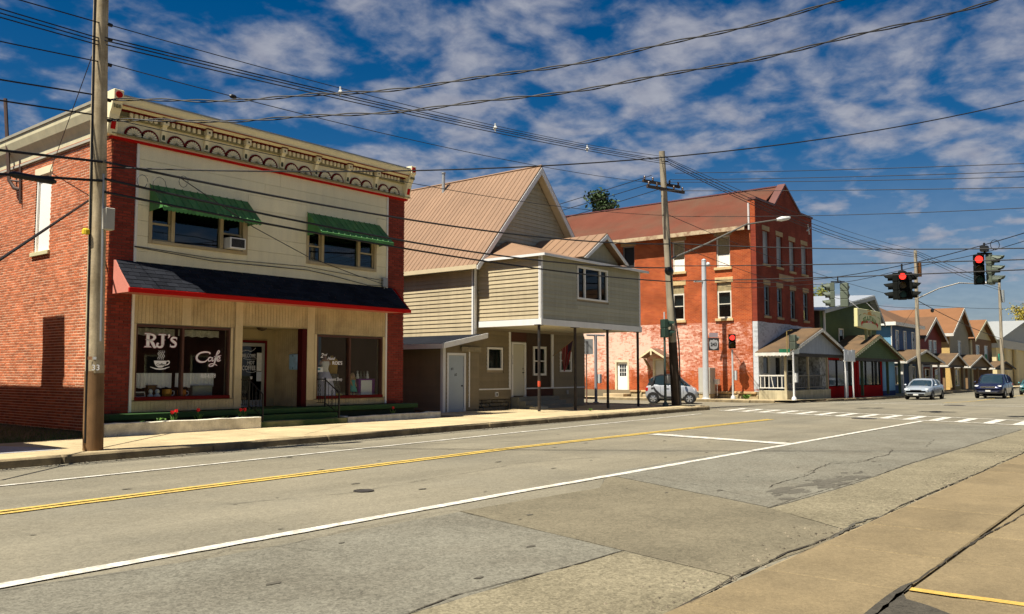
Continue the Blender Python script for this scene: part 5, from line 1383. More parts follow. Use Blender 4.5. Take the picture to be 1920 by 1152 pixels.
# windows and door of the lower front
hgl = glass('house_glass', (0.45, 0.5, 0.5), 0.9)
bl = M('blind_white', (0.60, 0.58, 0.50), var=0.1)
window(h2, ff, *lowholes[0], trim2, hgl, fw=0.08, blind=(1.75, 2.6, M('curtain_dim', (0.28, 0.26, 0.22), var=0.3, sc=6)))
window(h2, ff, *lowholes[2], trim2, hgl, fw=0.09, hbars=(2.12,), fd=0.05)
window(h2, ff, *lowholes[3], trim2, hgl, fw=0.08, hbars=(2.16,), blind=(1.70, 2.5, M('curtain_pale', (0.62, 0.58, 0.42))))
mb = MB(); ff.bx(mb, 27.50, 27.58, -0.08, 0.03, 0.62, 2.88); ff.bx(mb, 28.37, 28.45, -0.08, 0.03, 0.62, 2.88); ff.bx(mb, 27.58, 28.37, -0.08, 0.03, 2.80, 2.88); dfm = mb.build('door_frame', trim2, h2)
mb = MB(); ff.bx(mb, 27.59, 28.36, -0.08, -0.03, 0.66, 2.79); dd = mb.build('front_door', M('door_cream', (0.50, 0.48, 0.38), rough=0.5, var=0.05), h2)
mb = MB(); mb.ell((28.28, yf + 0.0, 1.62), .03, .045, .03, 8, 5); mb.ell((28.28, yf + 0.01, 1.78), .025, .03, .025, 8, 5); mb.build('knob', iron, dd)
mb = MB(); ff.bx(mb, 26.42, 26.58, 0.0, 0.06, 0.66, 0.84); vt = mb.build('dryer_vent', trim2, h2); mb = MB(); ff.bx(mb, 26.46, 26.54, 0.06, 0.064, 0.69, 0.80); mb.build('vent_flap', iron, vt)
mb = MB(); ff.bx(mb, 31.35, 31.5, 0.0, 0.06, 0.66, 0.84); mb.build('dryer_vent', M('vent_grey', (.3, .3, .28)), h2)
# house number digits on the door jamb
for k, ch in enumerate('1714'): lettering(ch, 0.09, iron, dfm, (27.515, yf - 0.034, 2.28 - k * 0.10))
# rough stones of the foundation
stn = M('foundation_stone', (0.16, 0.14, 0.10), rough=0.95, var=0.25, sc=3, rand=0.3, bump=0.02, bsc=20)
x = x0 + 0.05
mb = MB(); mb.box(x0 + 0.06, 27.4, yf + 0.03, yf + 0.3, 0.1, 0.55); fnd = mb.build('foundation', M('mortar_grey', (0.10, 0.09, 0.07)), h2)
for rrow, (z0_, z1_) in enumerate(((0.10, 0.25), (0.255, 0.40), (0.405, 0.54))):
    x = x0 + 0.04
    while x < 27.35:
        L = random.uniform(0.16, 0.42); e_ = min(x + L, 27.38)
        mb = MB(); mb.box(x, e_ - 0.012, yf - random.uniform(-0.005, 0.025), yf + 0.06, z0_ + random.uniform(0, .02), z1_ - random.uniform(0, .02)); mb.build('stone', stn, fnd, bevel=0.02); x = e_ + 0.001
gstep = M('grey_steps', (0.20, 0.20, 0.17), var=0.2, sc=2)
for k, (ya, zb_) in enumerate(((yf - 0.42, 0.62), (yf - 0.78, 0.46), (yf - 1.12, 0.30))):
    mb = MB(); mb.box(27.45 if k else 27.43, 30.3, ya, (yf - 0.004) if k == 0 else (yf - 0.424 - 0.36 * (k - 1)), 0.13, zb_); mb.build('step', gstep, h2, bevel=0.012)
mb = MB(); mb.box(27.25, 27.95, yf - 1.55, yf - 1.125, 0.14, 0.25); mb.build('step', M('pale_step', (0.48, 0.44, 0.32), var=0.15), h2, bevel=0.012)
# overhanging upper storey
bf, bl_ = Face('y', byf), Face('x', bx0)
bw = (27.80, 30.02, 4.53, 5.86)
mb = MB(); wall(mb, Face('y', byf + 0.03), bx0 + 0.03, bx1 - 0.03, bz0, bz1, 0.15, [bw]); mb.build('upper_front_wall', sheath, h2)
mb = MB(); mb.box(bx0 + 0.03, bx0 + 0.18, byf + 0.19, yf + 0.02, bz0, bz1); mb.box(bx1 - 0.18, bx1 - 0.03, byf + 0.19, yf + 0.02, bz0, bz1); mb.build('upper_side_wall', sheath, h2)
mb = MB(); mb.box(bx1 - 0.03, bx1, byf, yf + 0.02, bz0, bz1); mb.build('upper_side_siding', sd_low, h2)
planks(h2, bl_, byf + 0.10, yf - 0.0, bz0 + 0.03, bz1, 0.160, [], sd_lit, th=0.034)
planks(h2, bf, bx0 + 0.10, bx1 - 0.08, bz0 + 0.03, bz1, 0.160, [(bw[0] - 0.05, bw[1] + 0.05, bw[2] - 0.05, bw[3] + 0.05)], sd_shade, th=0.036)
for fc, a, b in ((bf, bx0 - 0.03, bx0 + 0.095), (bf, bx1 - 0.075, bx1 + 0.03), (bl_, byf - 0.0, byf + 0.095)):
    mb = MB(); fc.bx(mb, a, b, -0.03, 0.03, bz0, bz1 + 0.02); mb.build('trim_board', trim2, h2, bevel=0.004)
window(h2, bf, *bw, trim2, glass('picture_glass', (0.16, 0.18, 0.22), 0.8), fw=0.07, bars=(28.35, 29.47), fd=0.07, proud=0.035)
mb = MB(); mb.box(bx0 - 0.06, bx1 + 0.08, byf - 0.06, byf + 0.0, bz0 - 0.22, bz0 + 0.012); mb.build('fascia', trim2, h2)
mb = MB(); mb.box(bx0 - 0.06, bx0 - 0.0, byf + 0.002, yf - 0.035, bz0 - 0.22, bz0 + 0.012); mb.build('fascia', trim2, h2)
mb = MB(); mb.box(bx0, bx1 + 0.06, byf + 0.002, yf - 0.04, bz0 - 0.20, bz0 - 0.16); mb.build('porch_ceiling', M('ceiling_cream', (0.55, 0.50, 0.36), var=0.1), h2)
postm = M('post_dark', (0.022, 0.020, 0.018), rough=0.6, var=0.2, tint=(0.05, 0.035, 0.025), tsc=5)
for k, (u_, v_) in enumerate(((1011, 770), (1079, 768), (1140, 766), (1197, 763))):
    p = on_y(u_, v_, byf + 0.08)
    mb = MB(); mb.tube([(p.x, p.y, 0.15), (p.x, p.y, 0.7), (p.x, p.y, bz0 - 0.2)], 0.055, 10); pp = mb.build('post', postm, h2)
    mb = MB(); mb.box(p.x - 0.14, p.x + 0.14, p.y - 0.12, p.y + 0.12, bz0 - 0.235, bz0 - 0.205); mb.build('bearing_plate', postm, pp)
    if k == 0:
        mb = MB(); mb.lathe([(.058, 0.95), (.062, 1.0), (.062, 1.12), (.058, 1.16)], (p.x, p.y, 0.15), 10); mb.build('red_wrap', M('red_wrap', (0.50, 0.07, 0.03)), pp)
        mb = MB(); mb.lathe([(.2, 0), (.18, 0.025), (.06, 0.04)], (p.x, p.y, 0.148), 14); mb.build('footing', conc, pp)
# box roof: low hip with a gablet
A_, B_, C_, D_ = (bx0 - 0.22, byf - 0.32, 6.08), (bx1 + 0.28, byf - 0.32, 6.08), (bx1 + 0.28, yf + 0.0, 6.08), (bx0 - 0.22, yf + 0.0, 6.08)
E_, H_ = (27.15, yf + 0.0, 7.06), (30.9, yf + 0.0, 7.06)
mb = MB(); mb.slab([A_, B_, H_, E_], 0.07); mb.slab([D_, A_, E_], 0.07); mb.slab([B_, C_, H_], 0.07); br_ = mb.build('porch_roof', roof_t, h2)
mb = MB(); mb.box(A_[0], B_[0], byf - 0.34, byf - 0.30, 5.98, 6.075); mb.box(A_[0] - 0.01, A_[0] + 0.03, byf - 0.30, yf - 0.04, 5.98, 6.075); mb.build('eave_board', trim2, br_)
mb = MB(); mb.box(A_[0] + 0.03, B_[0], byf - 0.30, byf - 0.035, 6.025, 6.04); mb.box(A_[0] + 0.03, bx0 - 0.035, byf - 0.03, yf - 0.05, 6.025, 6.04); mb.build('soffit', M('soffit', (0.40, 0.36, 0.26)), br_)
gp, gl, gr_, gy = (29.38, 7.32), (27.72, 6.20), (31.05, 6.20), byf - 0.42
gyb = 22.3
for sgn, e0 in ((0, gl), (1, gr_)):
    n = 8
    for k in range(n):                       # ribbed panels of the gablet
        ya, yb_ = gy + (gyb - gy) * k / n, gy + (gyb - gy) * (k + 1) / n
        mb = MB(); mb.slab([(e0[0], ya, e0[1]), (e0[0], yb_ - 0.004, e0[1]), (gp[0], yb_ - 0.004, gp[1]), (gp[0], ya, gp[1])], 0.03); mb.tube([(e0[0], ya + 0.02, e0[1] + .012), (gp[0], ya + 0.02, gp[1] + .012)], 0.014, 4); mb.build('roof_panel', roof_t, br_)
    mb = MB(); q = 0.16
    mb.prism([(e0[0], e0[1] - 0.05), (gp[0], gp[1] - 0.05), (gp[0], gp[1] - 0.05 - q * 1.15), (e0[0] + (0.22 if sgn == 0 else -0.22), e0[1] - 0.06)], 'y', gy - 0.02, gy + 0.02); mb.build('rake_board', trim2, br_)
mb = MB(); mb.prism([(gl[0] + 0.2, 6.05), (gr_[0] - 0.2, 6.05), (gr_[0] - 0.2, 6.26), (gp[0], gp[1] - 0.08), (gl[0] + 0.2, 6.26)], 'y', byf + 0.03, byf + 0.1); gw = mb.build('gablet_wall', sheath, h2)
gs = (gp[1] - 0.12 - 6.24) / (gp[0] - gl[0] - 0.2)
planks(h2, bf, lambda z: gl[0] + 0.22 + max(0, (z - 6.24) / gs), lambda z: gr_[0] - 0.22 - max(0, (z - 6.24) / gs), 6.1, 7.1, 0.125, [], sd_shade, split=9)
# main roof: ribbed metal panels
def ribbed(parent, e, r, ya, yb_, n, mat, name='roof_panel'):
    for k in range(n):
        y0_, y1_ = ya + (yb_ - ya) * k / n, ya + (yb_ - ya) * (k + 1) / n
        mb = MB(); mb.slab([(e[0], y0_, e[1]), (e[0], y1_ - 0.003, e[1]), (r[0], y1_ - 0.003, r[1]), (r[0], y0_, r[1])], 0.03)
        dx, dz = (r[0] - e[0]), (r[1] - e[1]); L = math.hypot(dx, dz); nx, nz = -dz / L, dx / L
        if nz < 0: nx, nz = -nx, -nz
        mb.prism([(0, 0)] * 0 or [(y0_ + 0.004, -0.005), (y0_ + 0.012, 0.022), (y0_ + 0.028, 0.022), (y0_ + 0.036, -0.005)], 'x', 0, 1) if False else None
        off = Vector((nx, 0, nz)) * 0.022
        a, b = Vector((e[0], 0, e[1])), Vector((r[0], 0, r[1]))
        mb.add([a + Vector((0, y0_ + .0, 0)), a + off + Vector((0, y0_ + .012, 0)), a + off + Vector((0, y0_ + .03, 0)), a + Vector((0, y0_ + .042, 0)), b + Vector((0, y0_ + .0, 0)), b + off + Vector((0, y0_ + .012, 0)), b + off + Vector((0, y0_ + .03, 0)), b + Vector((0, y0_ + .042, 0))],
               [(0, 1, 5, 4), (1, 2, 6, 5), (2, 3, 7, 6), (0, 3, 2, 1), (4, 5, 6, 7)])
        mb.build(name, mat, parent)
ov = 0.35
le = (x0 - ov, 6.10 - ov * (pz - 6.10) / (px_ - x0) + 0.14); re = (x1 + ov, 6.10 - ov * (pz - 6.10) / (x1 - px_) + 0.14)
mb = MB(); mb.slab([(le[0] + .02, yf - 0.44, le[1] - 0.035), (le[0] + .02, yb + 0.3, le[1] - 0.035), (px_, yb + 0.3, pz - 0.035), (px_, yf - 0.44, pz - 0.035)], 0.06); mb.slab([(re[0] - .02, yf - 0.44, re[1] - 0.035), (re[0] - .02, yb + 0.3, re[1] - 0.035), (px_, yb + 0.3, pz - 0.035), (px_, yf - 0.44, pz - 0.035)], 0.06)
mr_ = mb.build('main_roof', M('roof_deck', (0.35, 0.30, 0.2)), h2)
ribbed(mr_, le, (px_, pz), yf - 0.46, yb + 0.32, 46, roof_t); ribbed(mr_, re, (px_, pz), yf - 0.46, yb + 0.32, 19, roof_t)
mb = MB(); mb.tube([(px_, yf - 0.47, pz + 0.015), (px_, yb + 0.33, pz + 0.015)], 0.05, 6); mb.build('ridge_cap', roof_t, mr_)
for e in (le, re):
    s_ = 1 if e is le else -1
    mb = MB(); mb.prism([(e[0], e[1] - 0.07), (px_, pz - 0.07), (px_, pz - 0.36), (e[0] + s_ * 0.12, e[1] - 0.20), (e[0], e[1] - 0.20)], 'y', yf - 0.48, yf - 0.44); mb.build('rake_board', trim2, mr_)
    mb = MB(); mb.slab([(e[0] + s_ * .05, yf - 0.43, e[1] - 0.10), (e[0] + s_ * .05, yf - 0.01, e[1] - 0.10), (px_, yf - 0.01, pz - 0.12), (px_, yf - 0.43, pz - 0.12)], 0.015); mb.build('soffit', M('soffit_light', (0.62, 0.55, 0.38)), mr_)
mb = MB(); mb.box(le[0] - 0.03, le[0] + 0.02, yf - 0.44, yb + 0.3, le[1] - 0.17, le[1] - 0.005); mb.build('eave_board', M('eave_tan', (0.55, 0.46, 0.30)), mr_)
mb = MB(); mb.box(le[0] + 0.02, x0 - 0.03, yf - 0.0, yb, le[1] - 0.15, le[1] - 0.13); mb.build('soffit', M('soffit', (0.40, 0.36, 0.26)), mr_)
p = on_x(820, 352, 28.4); mb = MB(); mb.tube([(28.6, 27.3, 9.6), (28.6, 27.3, 10.92)], 0.075, 8); mb.lathe([(.1, 0), (.1, 0.06), (.03, 0.08)], (28.6, 27.3, 10.92), 8); mb.build('vent_pipe', grey_mt, mr_)
# shed lean-to with the numbered door
sx0, sy = 23.08, 22.0
fs_, fsl = Face('y', sy), Face('x', sx0)
mb = MB(); wall(mb, Face('y', sy + 0.03), sx0 + 0.03, x0 - 0.04, 0.1, 2.62, 0.12, [(23.36, 24.24, 0.1, 2.28)]); mb.prism([(sx0 + .03, 2.6), (x0 - .04, 2.6), (x0 - .04, 3.0)], 'y', sy + 0.03, sy + 0.15); shd = mb.build('shed_wall', sheath, h2)
mb = MB(); mb.box(sx0 + 0.03, sx0 + 0.15, sy + 0.16, 26.2, 0.1, 2.6); mb.build('shed_side_wall', sheath, h2)
planks(h2, fsl, sy + 0.1, 26.2, 0.2, 2.62, 0.15, [], sd_low); planks(h2, fs_, sx0 + 0.12, x0 - 0.05, 0.2, 2.62, 0.15, [(23.28, 24.32, 0.0, 2.36)], sd_low)
planks(h2, fs_, lambda z: sx0 + .1 + (z - 2.6) * 5, x0 - 0.05, 2.62, 2.95, 0.11, [], sd_low)
mb = MB(); fs_.bx(mb, sx0 - 0.02, sx0 + 0.115, -0.03, 0.03, 0.14, 2.62); fsl.bx(mb, sy, sy + 0.1, -0.03, 0.03, 0.14, 2.62); mb.build('trim_board', trim2, h2)
mb = MB(); fs_.bx(mb, 24.50, 24.56, -0.03, 0.028, 0.3, 2.5); mb.build('trim_board', trim2, h2)
mb = MB(); fs_.bx(mb, 23.28, 23.37, -0.1, 0.03, 0.12, 2.36); fs_.bx(mb, 24.23, 24.32, -0.1, 0.03, 0.12, 2.36); fs_.bx(mb, 23.37, 24.23, -0.1, 0.03, 2.27, 2.36); mb.build('door_frame', trim2, h2)
mb = MB(); fs_.bx(mb, 23.38, 24.22, -0.05, -0.01, 0.14, 2.265); sdr = mb.build('shed_door', M('door_bluegrey', (0.36, 0.42, 0.46), rough=0.5, var=0.06), h2)
lettering('#1', 0.14, iron, sdr, (23.52, sy + 0.008, 1.72)); lettering('#2', 0.14, iron, sdr, (23.72, sy + 0.008, 1.50))
mb = MB(); mb.ell((24.12, sy - 0.02, 1.12), .03, .04, .03, 8, 5); mb.build('knob', iron, sdr)
mb = MB(); mb.slab([(sx0 - 0.42, sy - 0.42, 2.68), (x0 - 0.03, sy - 0.42, 3.12), (x0 - 0.03, 26.2, 3.12), (sx0 - 0.42, 26.2, 2.68)], 0.08); sr = mb.build('shed_roof', shingle_dk, h2)
mb = MB(); mb.prism([(sx0 - 0.44, 2.50), (sx0 - 0.44, 2.70), (x0 - 0.03, 3.15), (x0 - 0.03, 2.96)], 'y', sy - 0.46, sy - 0.42); mb.box(sx0 - 0.46, sx0 - 0.42, sy - 0.42, 26.2, 2.50, 2.68); mb.build('fascia', trim2, sr)
mb = MB(); mb.box(24.0, 25.1, sy - 0.12, sy - 0.02, 2.42, 2.60); mb.build('weathered_beam', M('weathered_wood', (0.26, 0.22, 0.14), var=0.4, sc=8), sr)
# flag on a short staff
flg = thing('flag', 'faded red and white striped flag hanging from a staff on the porch', 'flag', (30.33, yf - 0.04, 2.4))
mb = MB(); mb.tube([(30.33, yf - 0.035, 2.35), (30.42, yf - 1.1, 3.05)], 0.014, 6); mb.build('staff', M('staff_wood', (0.30, 0.20, 0.1)), flg)
n, mrows = 13, 12; vs = []; fsx = []
for i in range(n + 1):
    for j in range(mrows + 1):
        t_ = i / n; s_ = j / mrows
        base = Vector((30.33, yf - 0.035, 2.35)).lerp(Vector((30.42, yf - 1.1, 3.05)), 0.42 + 0.56 * t_)
        drop = 1.0 * s_
        base.y += 0.34 * s_ * (t_ - 0.3) + 0.05 * math.sin(t_ * 9 + s_ * 3) * s_; base.x += 0.10 * math.sin(t_ * 11 + 1) * s_ - 0.05 * s_; base.z -= drop * (0.9 + 0.1 * math.sin(t_ * 5)) + 0.28 * t_ * s_
        vs.append(base)
def flag_part(sel, name, mat):
    mb = MB(); mb.v = [tuple(v) for v in vs]
    for i in range(n):
        for j in range(mrows):
            if sel(i, j): mb.f.append([i * (mrows + 1) + j, (i + 1) * (mrows + 1) + j, (i + 1) * (mrows + 1) + j + 1, i * (mrows + 1) + j + 1]); mb.m.append(0)
    used = sorted({k for f in mb.f for k in f}); mp = {k: q for q, k in enumerate(used)}; mb.v = [mb.v[k] for k in used]; mb.f = [[mp[k] for k in f] for f in mb.f]
    mb.build(name, mat, flg, recalc=False, smooth='all')
flag_part(lambda i, j: i % 3 != 1 and not (j < 5 and i > 6), 'red_stripe', M('flag_red', (0.20, 0.02, 0.03), rough=0.8))
flag_part(lambda i, j: i % 3 == 1 and not (j < 5 and i > 6), 'pale_stripe', M('flag_pale', (0.30, 0.16, 0.15), rough=0.8))
flag_part(lambda i, j: j < 5 and i > 6, 'canton', M('flag_blue', (0.05, 0.03, 0.07), rough=0.8))
# ================================================================== big brick block across the side street
TX0, TX1, TY, TYB = 46.8, 56.0, 19.8, 46.0
b3 = thing('brick_block', 'three-storey red brick block with stepped gable and peeling white ground floor', 'building', ((TX0 + TX1) / 2, TY, 0.1))
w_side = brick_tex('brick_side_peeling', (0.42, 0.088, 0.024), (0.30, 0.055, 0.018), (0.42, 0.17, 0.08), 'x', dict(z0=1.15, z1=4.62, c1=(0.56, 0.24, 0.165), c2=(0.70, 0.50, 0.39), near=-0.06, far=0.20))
w_front = brick_tex('brick_peeling_shade', (0.25, 0.045, 0.022), (0.19, 0.032, 0.018), (0.16, 0.06, 0.04), 'y', dict(z0=0.2, z1=4.60, c1=(0.34, 0.36, 0.38), c2=(0.52, 0.54, 0.56), near=0.22, far=0.22))  # front copy of the brick and paint, toned down for shade
w_plain = brick_tex('brick_plain', (0.40, 0.08, 0.022), (0.30, 0.055, 0.02), (0.40, 0.16, 0.07), 'x')
fx, fy = Face('x', TX0), Face('y', TY)
ht = 10.35
sh = [(21.40, 22.28, 7.85, 9.72), (24.35, 25.20, 7.80, 9.70), (27.88, 28.76, 7.80, 9.70), (31.3, 32.2, 7.8, 9.7), (21.37, 22.27, 4.82, 6.95), (24.42, 25.22, 4.82, 6.95), (27.88, 28.76, 4.82, 6.95), (31.3, 32.2, 4.82, 6.95), (28.36, 29.40, 0.32, 2.42), (25.75, 26.65, 0.32, 2.50)]
fh = [(47.82, 48.70, 8.02, 10.00), (49.87, 50.75, 8.02, 9.92), (51.92, 52.80, 7.95, 9.85), (53.97, 54.95, 7.95, 9.85), (47.85, 48.65, 4.96, 6.78), (49.80, 50.62, 4.96, 6.76), (51.92, 52.74, 4.96, 6.76), (54.12, 54.95, 4.96, 6.78), (47.5, 48.5, 0.5, 2.6), (49.3, 50.3, 0.35, 2.6), (51.2, 52.6, 0.9, 2.5), (53.2, 54.4, 0.35, 2.6)]
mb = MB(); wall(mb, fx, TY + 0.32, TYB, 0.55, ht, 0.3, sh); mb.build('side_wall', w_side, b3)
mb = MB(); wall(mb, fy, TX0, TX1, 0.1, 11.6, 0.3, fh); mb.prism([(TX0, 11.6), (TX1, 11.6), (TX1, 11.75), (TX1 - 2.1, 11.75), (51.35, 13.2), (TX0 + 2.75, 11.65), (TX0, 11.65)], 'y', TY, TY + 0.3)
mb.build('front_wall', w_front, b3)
mb = MB(); mb.box(TX1 - 0.3, TX1, TY + 0.32, TYB, 0.1, ht); mb.box(TX0 + 0.31, TX1 - 0.31, TYB - 0.3, TYB, 0.1, ht); mb.prism([(TX0 + .31, ht), (TX1 - .31, ht), (51.35, 13.1)], 'y', TYB - 0.3, TYB); mb.build('rear_wall', w_plain, b3)
for zf in (3.9, 7.3, 10.2):
    mb = MB(); mb.box(TX0 + 0.31, TX1 - 0.31, TY + 0.33, TYB - 0.31, zf, zf + 0.12); mb.build('inner_floor', dark_in, b3)
mb = MB(); mb.box(TX0 + 2.4, TX0 + 2.5, TY + 2.2, TYB - .4, 0.1, 10.2); mb.box(TX0 + 0.31, TX1 - 0.31, TY + 2.1, TY + 2.2, 0.1, 10.2); mb.build('partition_lining', dark_in, b3)
# coping of the stepped gable
cop = M('coping_brown', (0.13, 0.055, 0.045), rough=0.5, var=0.15)
mb = MB(); P = [(TX0 - 0.06, 11.66), (TX0 + 2.75, 11.66), (51.35, 13.21), (TX1 - 2.1, 11.76), (TX1 + 0.06, 11.76)]
for i in range(4):
    a, b = P[i], P[i + 1]
    mb.prism([(a[0], a[1]), (b[0], b[1]), (b[0], b[1] + 0.14), (a[0], a[1] + 0.14)], 'y', TY - 0.07, TY + 0.42)
mb.build('coping', cop, b3)
mb = MB(); mb.prism([(TX0 - 0.02, 10.3), (TX0 + 0.5, 10.3), (TX0 + 0.5, 11.64), (TX0 - 0.02, 11.64)], 'y', TY + 0.02, TY + 0.45); mb.build('parapet_return', w_plain, b3)
mb = MB(); mb.tube([(TX0 - 0.06, TY + 0.38, 9.9), (TX0 - 0.06, TY + 0.38, 11.5)], 0.06, 6); mb.build('downpipe', M('pipe_pale', (0.62, 0.58, 0.55)), b3)
rf = M('red_shingle_roof', (0.125, 0.044, 0.028), rough=0.95, var=0.2, sc=0.5, grain=0.22, gsc=28, spec=0.1, tint=(0.105, 0.055, 0.036), tsc=0.35)
eo = 0.55; rx, rz_ = 51.35, 13.22; sl3 = (rz_ - 10.35) / (rx - TX0)
mb = MB()
for s_ in (-1, 1):
    ex = rx + s_ * (rx - TX0 + eo) if s_ > 0 else TX0 - eo
    ez_ = 10.35 - eo * sl3 + 0.06
    mb.slab([(ex, TY + 0.44, ez_), (ex, TYB + 0.4, ez_), (rx, TYB + 0.4, rz_), (rx, TY + 0.44, rz_)], 0.09)
r3 = mb.build('roof', rf, b3)
mb = MB(); mb.box(rx - 0.12, rx + 0.12, TY + 0.45, TYB + 0.4, rz_ - 0.02, rz_ + 0.05); mb.build('ridge_cap', M('ridge_dark', (0.13, 0.05, 0.05)), r3)
wornf = M('worn_fascia', (0.56, 0.44, 0.28), rough=0.9, var=0.35, sc=3, grain=0.2, tint=(0.22, 0.13, 0.08), tsc=3.0)
mb = MB(); ez_ = 10.35 - eo * sl3; mb.box(TX0 - eo - 0.03, TX0 - eo + 0.03, TY + 0.44, TYB + 0.4, ez_ - 0.15, ez_ + 0.09); mb.build('fascia', wornf, r3)
mb = MB(); mb.box(TX0 - eo + 0.03, TX0 + 0.02, TY + 0.44, TYB, ez_ - 0.08, ez_ - 0.05); mb.build('soffit', M('soffit_red', (0.20, 0.06, 0.03), var=0.3), r3)
# windows
wf = M('old_white_frame', (0.62, 0.58, 0.48), rough=0.8, var=0.2, sc=4)
wfd = M('dark_grey_frame', (0.16, 0.16, 0.15), rough=0.8, var=0.2)
lint = M('pale_sandstone', (0.55, 0.40, 0.20), rough=0.9, var=0.25, sc=4)
lint_d = M('dark_sandstone', (0.36, 0.26, 0.14), rough=0.9, var=0.25, sc=4)  # darker stone for front trim and the top lintels
gl3 = glass('old_glass', (0.35, 0.4, 0.42), 1.0)
bd_w = M('board_white', (0.80, 0.78, 0.70), var=0.08); bd_g = M('board_grey', (0.30, 0.32, 0.33), var=0.25, sc=2, streak=0.2); mott = M('mottled_board', (0.30, 0.24, 0.13), var=0.45, sc=6)
for k, h in enumerate(sh[:8]):
    a0, a1, z0, z1 = h; zm = (z0 + z1) / 2 - 0.05
    if k < 4:
        mb = MB(); fx.bx(mb, a0, a0 + 0.07, -0.2, -0.08, z0, z1); fx.bx(mb, a1 - 0.07, a1, -0.2, -0.08, z0, z1); fx.bx(mb, a0 + .07, a1 - .07, -0.2, -0.08, z1 - 0.07, z1)
        w = mb.build('window', wfd if k == 2 else wf, b3)
        mb = MB(); fx.bx(mb, a0 + 0.07, a1 - 0.07, -0.16, -0.13, z0, z0 + 0.75 if k != 2 else z0 + 0.4); mb.build('board', bd_w if k != 2 else M('board_dim', (0.25, 0.22, 0.15)), w)
        mb = MB(); fx.bx(mb, a0 + 0.07, a1 - 0.07, -0.2, -0.17, z0 + (0.75 if k != 2 else 0.4), z1 - 0.07); mb.build('board', mott if k != 2 else dark_in, w)
    else:
        w = window(b3, fx, a0, a1, z0, z0 + 1.62, wf, gl3, fw=0.09, rec=0.14, proud=-0.06, hbars=(z0 + 0.85,), blind=(z0 + 0.7, z0 + 1.5, bl))
        mb = MB(); fx.bx(mb, a0, a1, -0.16, -0.08, z0 + 1.625, z1); mb.build('board', mott, w)
    mb = MB(); fx.bx(mb, a0 - 0.12, a1 + 0.12, -0.2, 0.10, z0 - 0.16, z0 - 0.003); mb.build('sill', lint, w, bevel=0.01)
    mb = MB(); fx.bx(mb, a0 - 0.12, a1 + 0.12, -0.2, 0.025, z1 + 0.003, z1 + 0.30); mb.build('lintel', lint if k > 3 else lint_d, w, bevel=0.01)
for k, h in enumerate(fh):
    a0, a1, z0, z1 = h
    if k < 4:
        mb = MB(); fy.bx(mb, a0, a1, -0.2, -0.15, z0, z1); fy.bx(mb, a0, a0 + .06, -0.15, -0.1, z0, z1); fy.bx(mb, a1 - .06, a1, -0.15, -0.1, z0, z1); w = mb.build('window', bd_g, b3)
    else:
        w = window(b3, fy, a0, a1, z0, z1, wfd if k < 8 else trim_w, gl3, fw=0.08, rec=0.14, proud=-0.05, hbars=((z0 + z1) / 2,), blind=((z0 + z1) / 2, z1 - .1, M('blind_amber', (0.40, 0.30, 0.12))) if k < 8 else None)
    if k < 8:
        mb = MB(); fy.bx(mb, a0 - .1, a1 + .1, -0.2, 0.06, z0 - 0.14, z0 - .003); mb.build('sill', lint_d, w)
        mb = MB(); fy.bx(mb, a0 - .1, a1 + .1, -0.2, 0.025, z1 + .003, z1 + 0.28); mb.build('lintel', lint_d, w)
mb = MB(); fy.bx(mb, 50.15, 52.5, -0.05, 0.03, 7.25, 7.62); mb.build('date_stone', M('date_stone', (0.34, 0.23, 0.13), var=0.25), b3, bevel=0.01)
mb = MB(); c_ = (55.3, TY - 0.03, 11.0)
for a in (0.4, 1.97): mb.tube([(c_[0] - .35 * math.cos(a), c_[1], c_[2] - .35 * math.sin(a)), (c_[0] + .35 * math.cos(a), c_[1], c_[2] + .35 * math.sin(a))], 0.05, 5)
mb.build('tie_anchor', M('anchor_pale', (0.5, 0.48, 0.45)), b3)
# white nine-light door, hooded door
mb = MB(); fx.bx(mb, 28.36, 28.48, -0.25, 0.02, 0.32, 2.42); fx.bx(mb, 29.28, 29.40, -0.25, 0.02, 0.32, 2.42); fx.bx(mb, 28.48, 29.28, -0.25, 0.02, 2.30, 2.42); mb.build('door_frame', M('frame_cream', (0.62, 0.55, 0.38), var=0.2), b3)
mb = MB(); fx.bx(mb, 28.49, 29.27, -0.16, -0.11, 0.33, 2.29); d3 = mb.build('side_door', M('door_white', (0.80, 0.79, 0.75), rough=0.5, var=0.04), b3)
for i in range(3):
    for j in range(3):
        mb = MB(); fx.bx(mb, 28.64 + i * 0.17, 28.78 + i * 0.17, -0.112, -0.10, 1.42 + j * 0.26, 1.64 + j * 0.26); mb.build('pane', M('pane_dark', (0.03, 0.035, 0.04), rough=0.1, spec=0.6), d3)
mb = MB(); fx.bx(mb, 28.2, 29.7, 0.0, 1.0, 0.1, 0.32); mb.build('door_step', M('step_stone', (0.42, 0.33, 0.2), var=0.25), b3, bevel=0.02)
mb = MB(); fx.bx(mb, 25.75, 25.86, -0.25, 0.02, 0.32, 2.5); fx.bx(mb, 26.54, 26.65, -0.25, 0.02, 0.32, 2.5); fx.bx(mb, 25.86, 26.54, -0.25, 0.02, 2.4, 2.5); mb.build('door_frame', M('frame_cream', (0.62, 0.55, 0.38)), b3)
mb = MB(); fx.bx(mb, 25.87, 26.53, -0.16, -0.11, 0.33, 2.39); mb.build('side_door', M('door_grey', (0.52, 0.52, 0.48), rough=0.6), b3)
hy0, hy1, hyc = 25.25, 27.10, 26.2
mb = MB()
for s_, ee in ((0, hy0), (1, hy1)): mb.slab([(TX0 - 0.95, ee, 2.58), (TX0 - 0.0, ee, 2.58), (TX0 - 0.0, hyc, 3.12), (TX0 - 0.95, hyc, 3.12)], 0.07)
hd = mb.build('door_hood', M('hood_shingle', (0.16, 0.09, 0.06), var=0.2), b3)
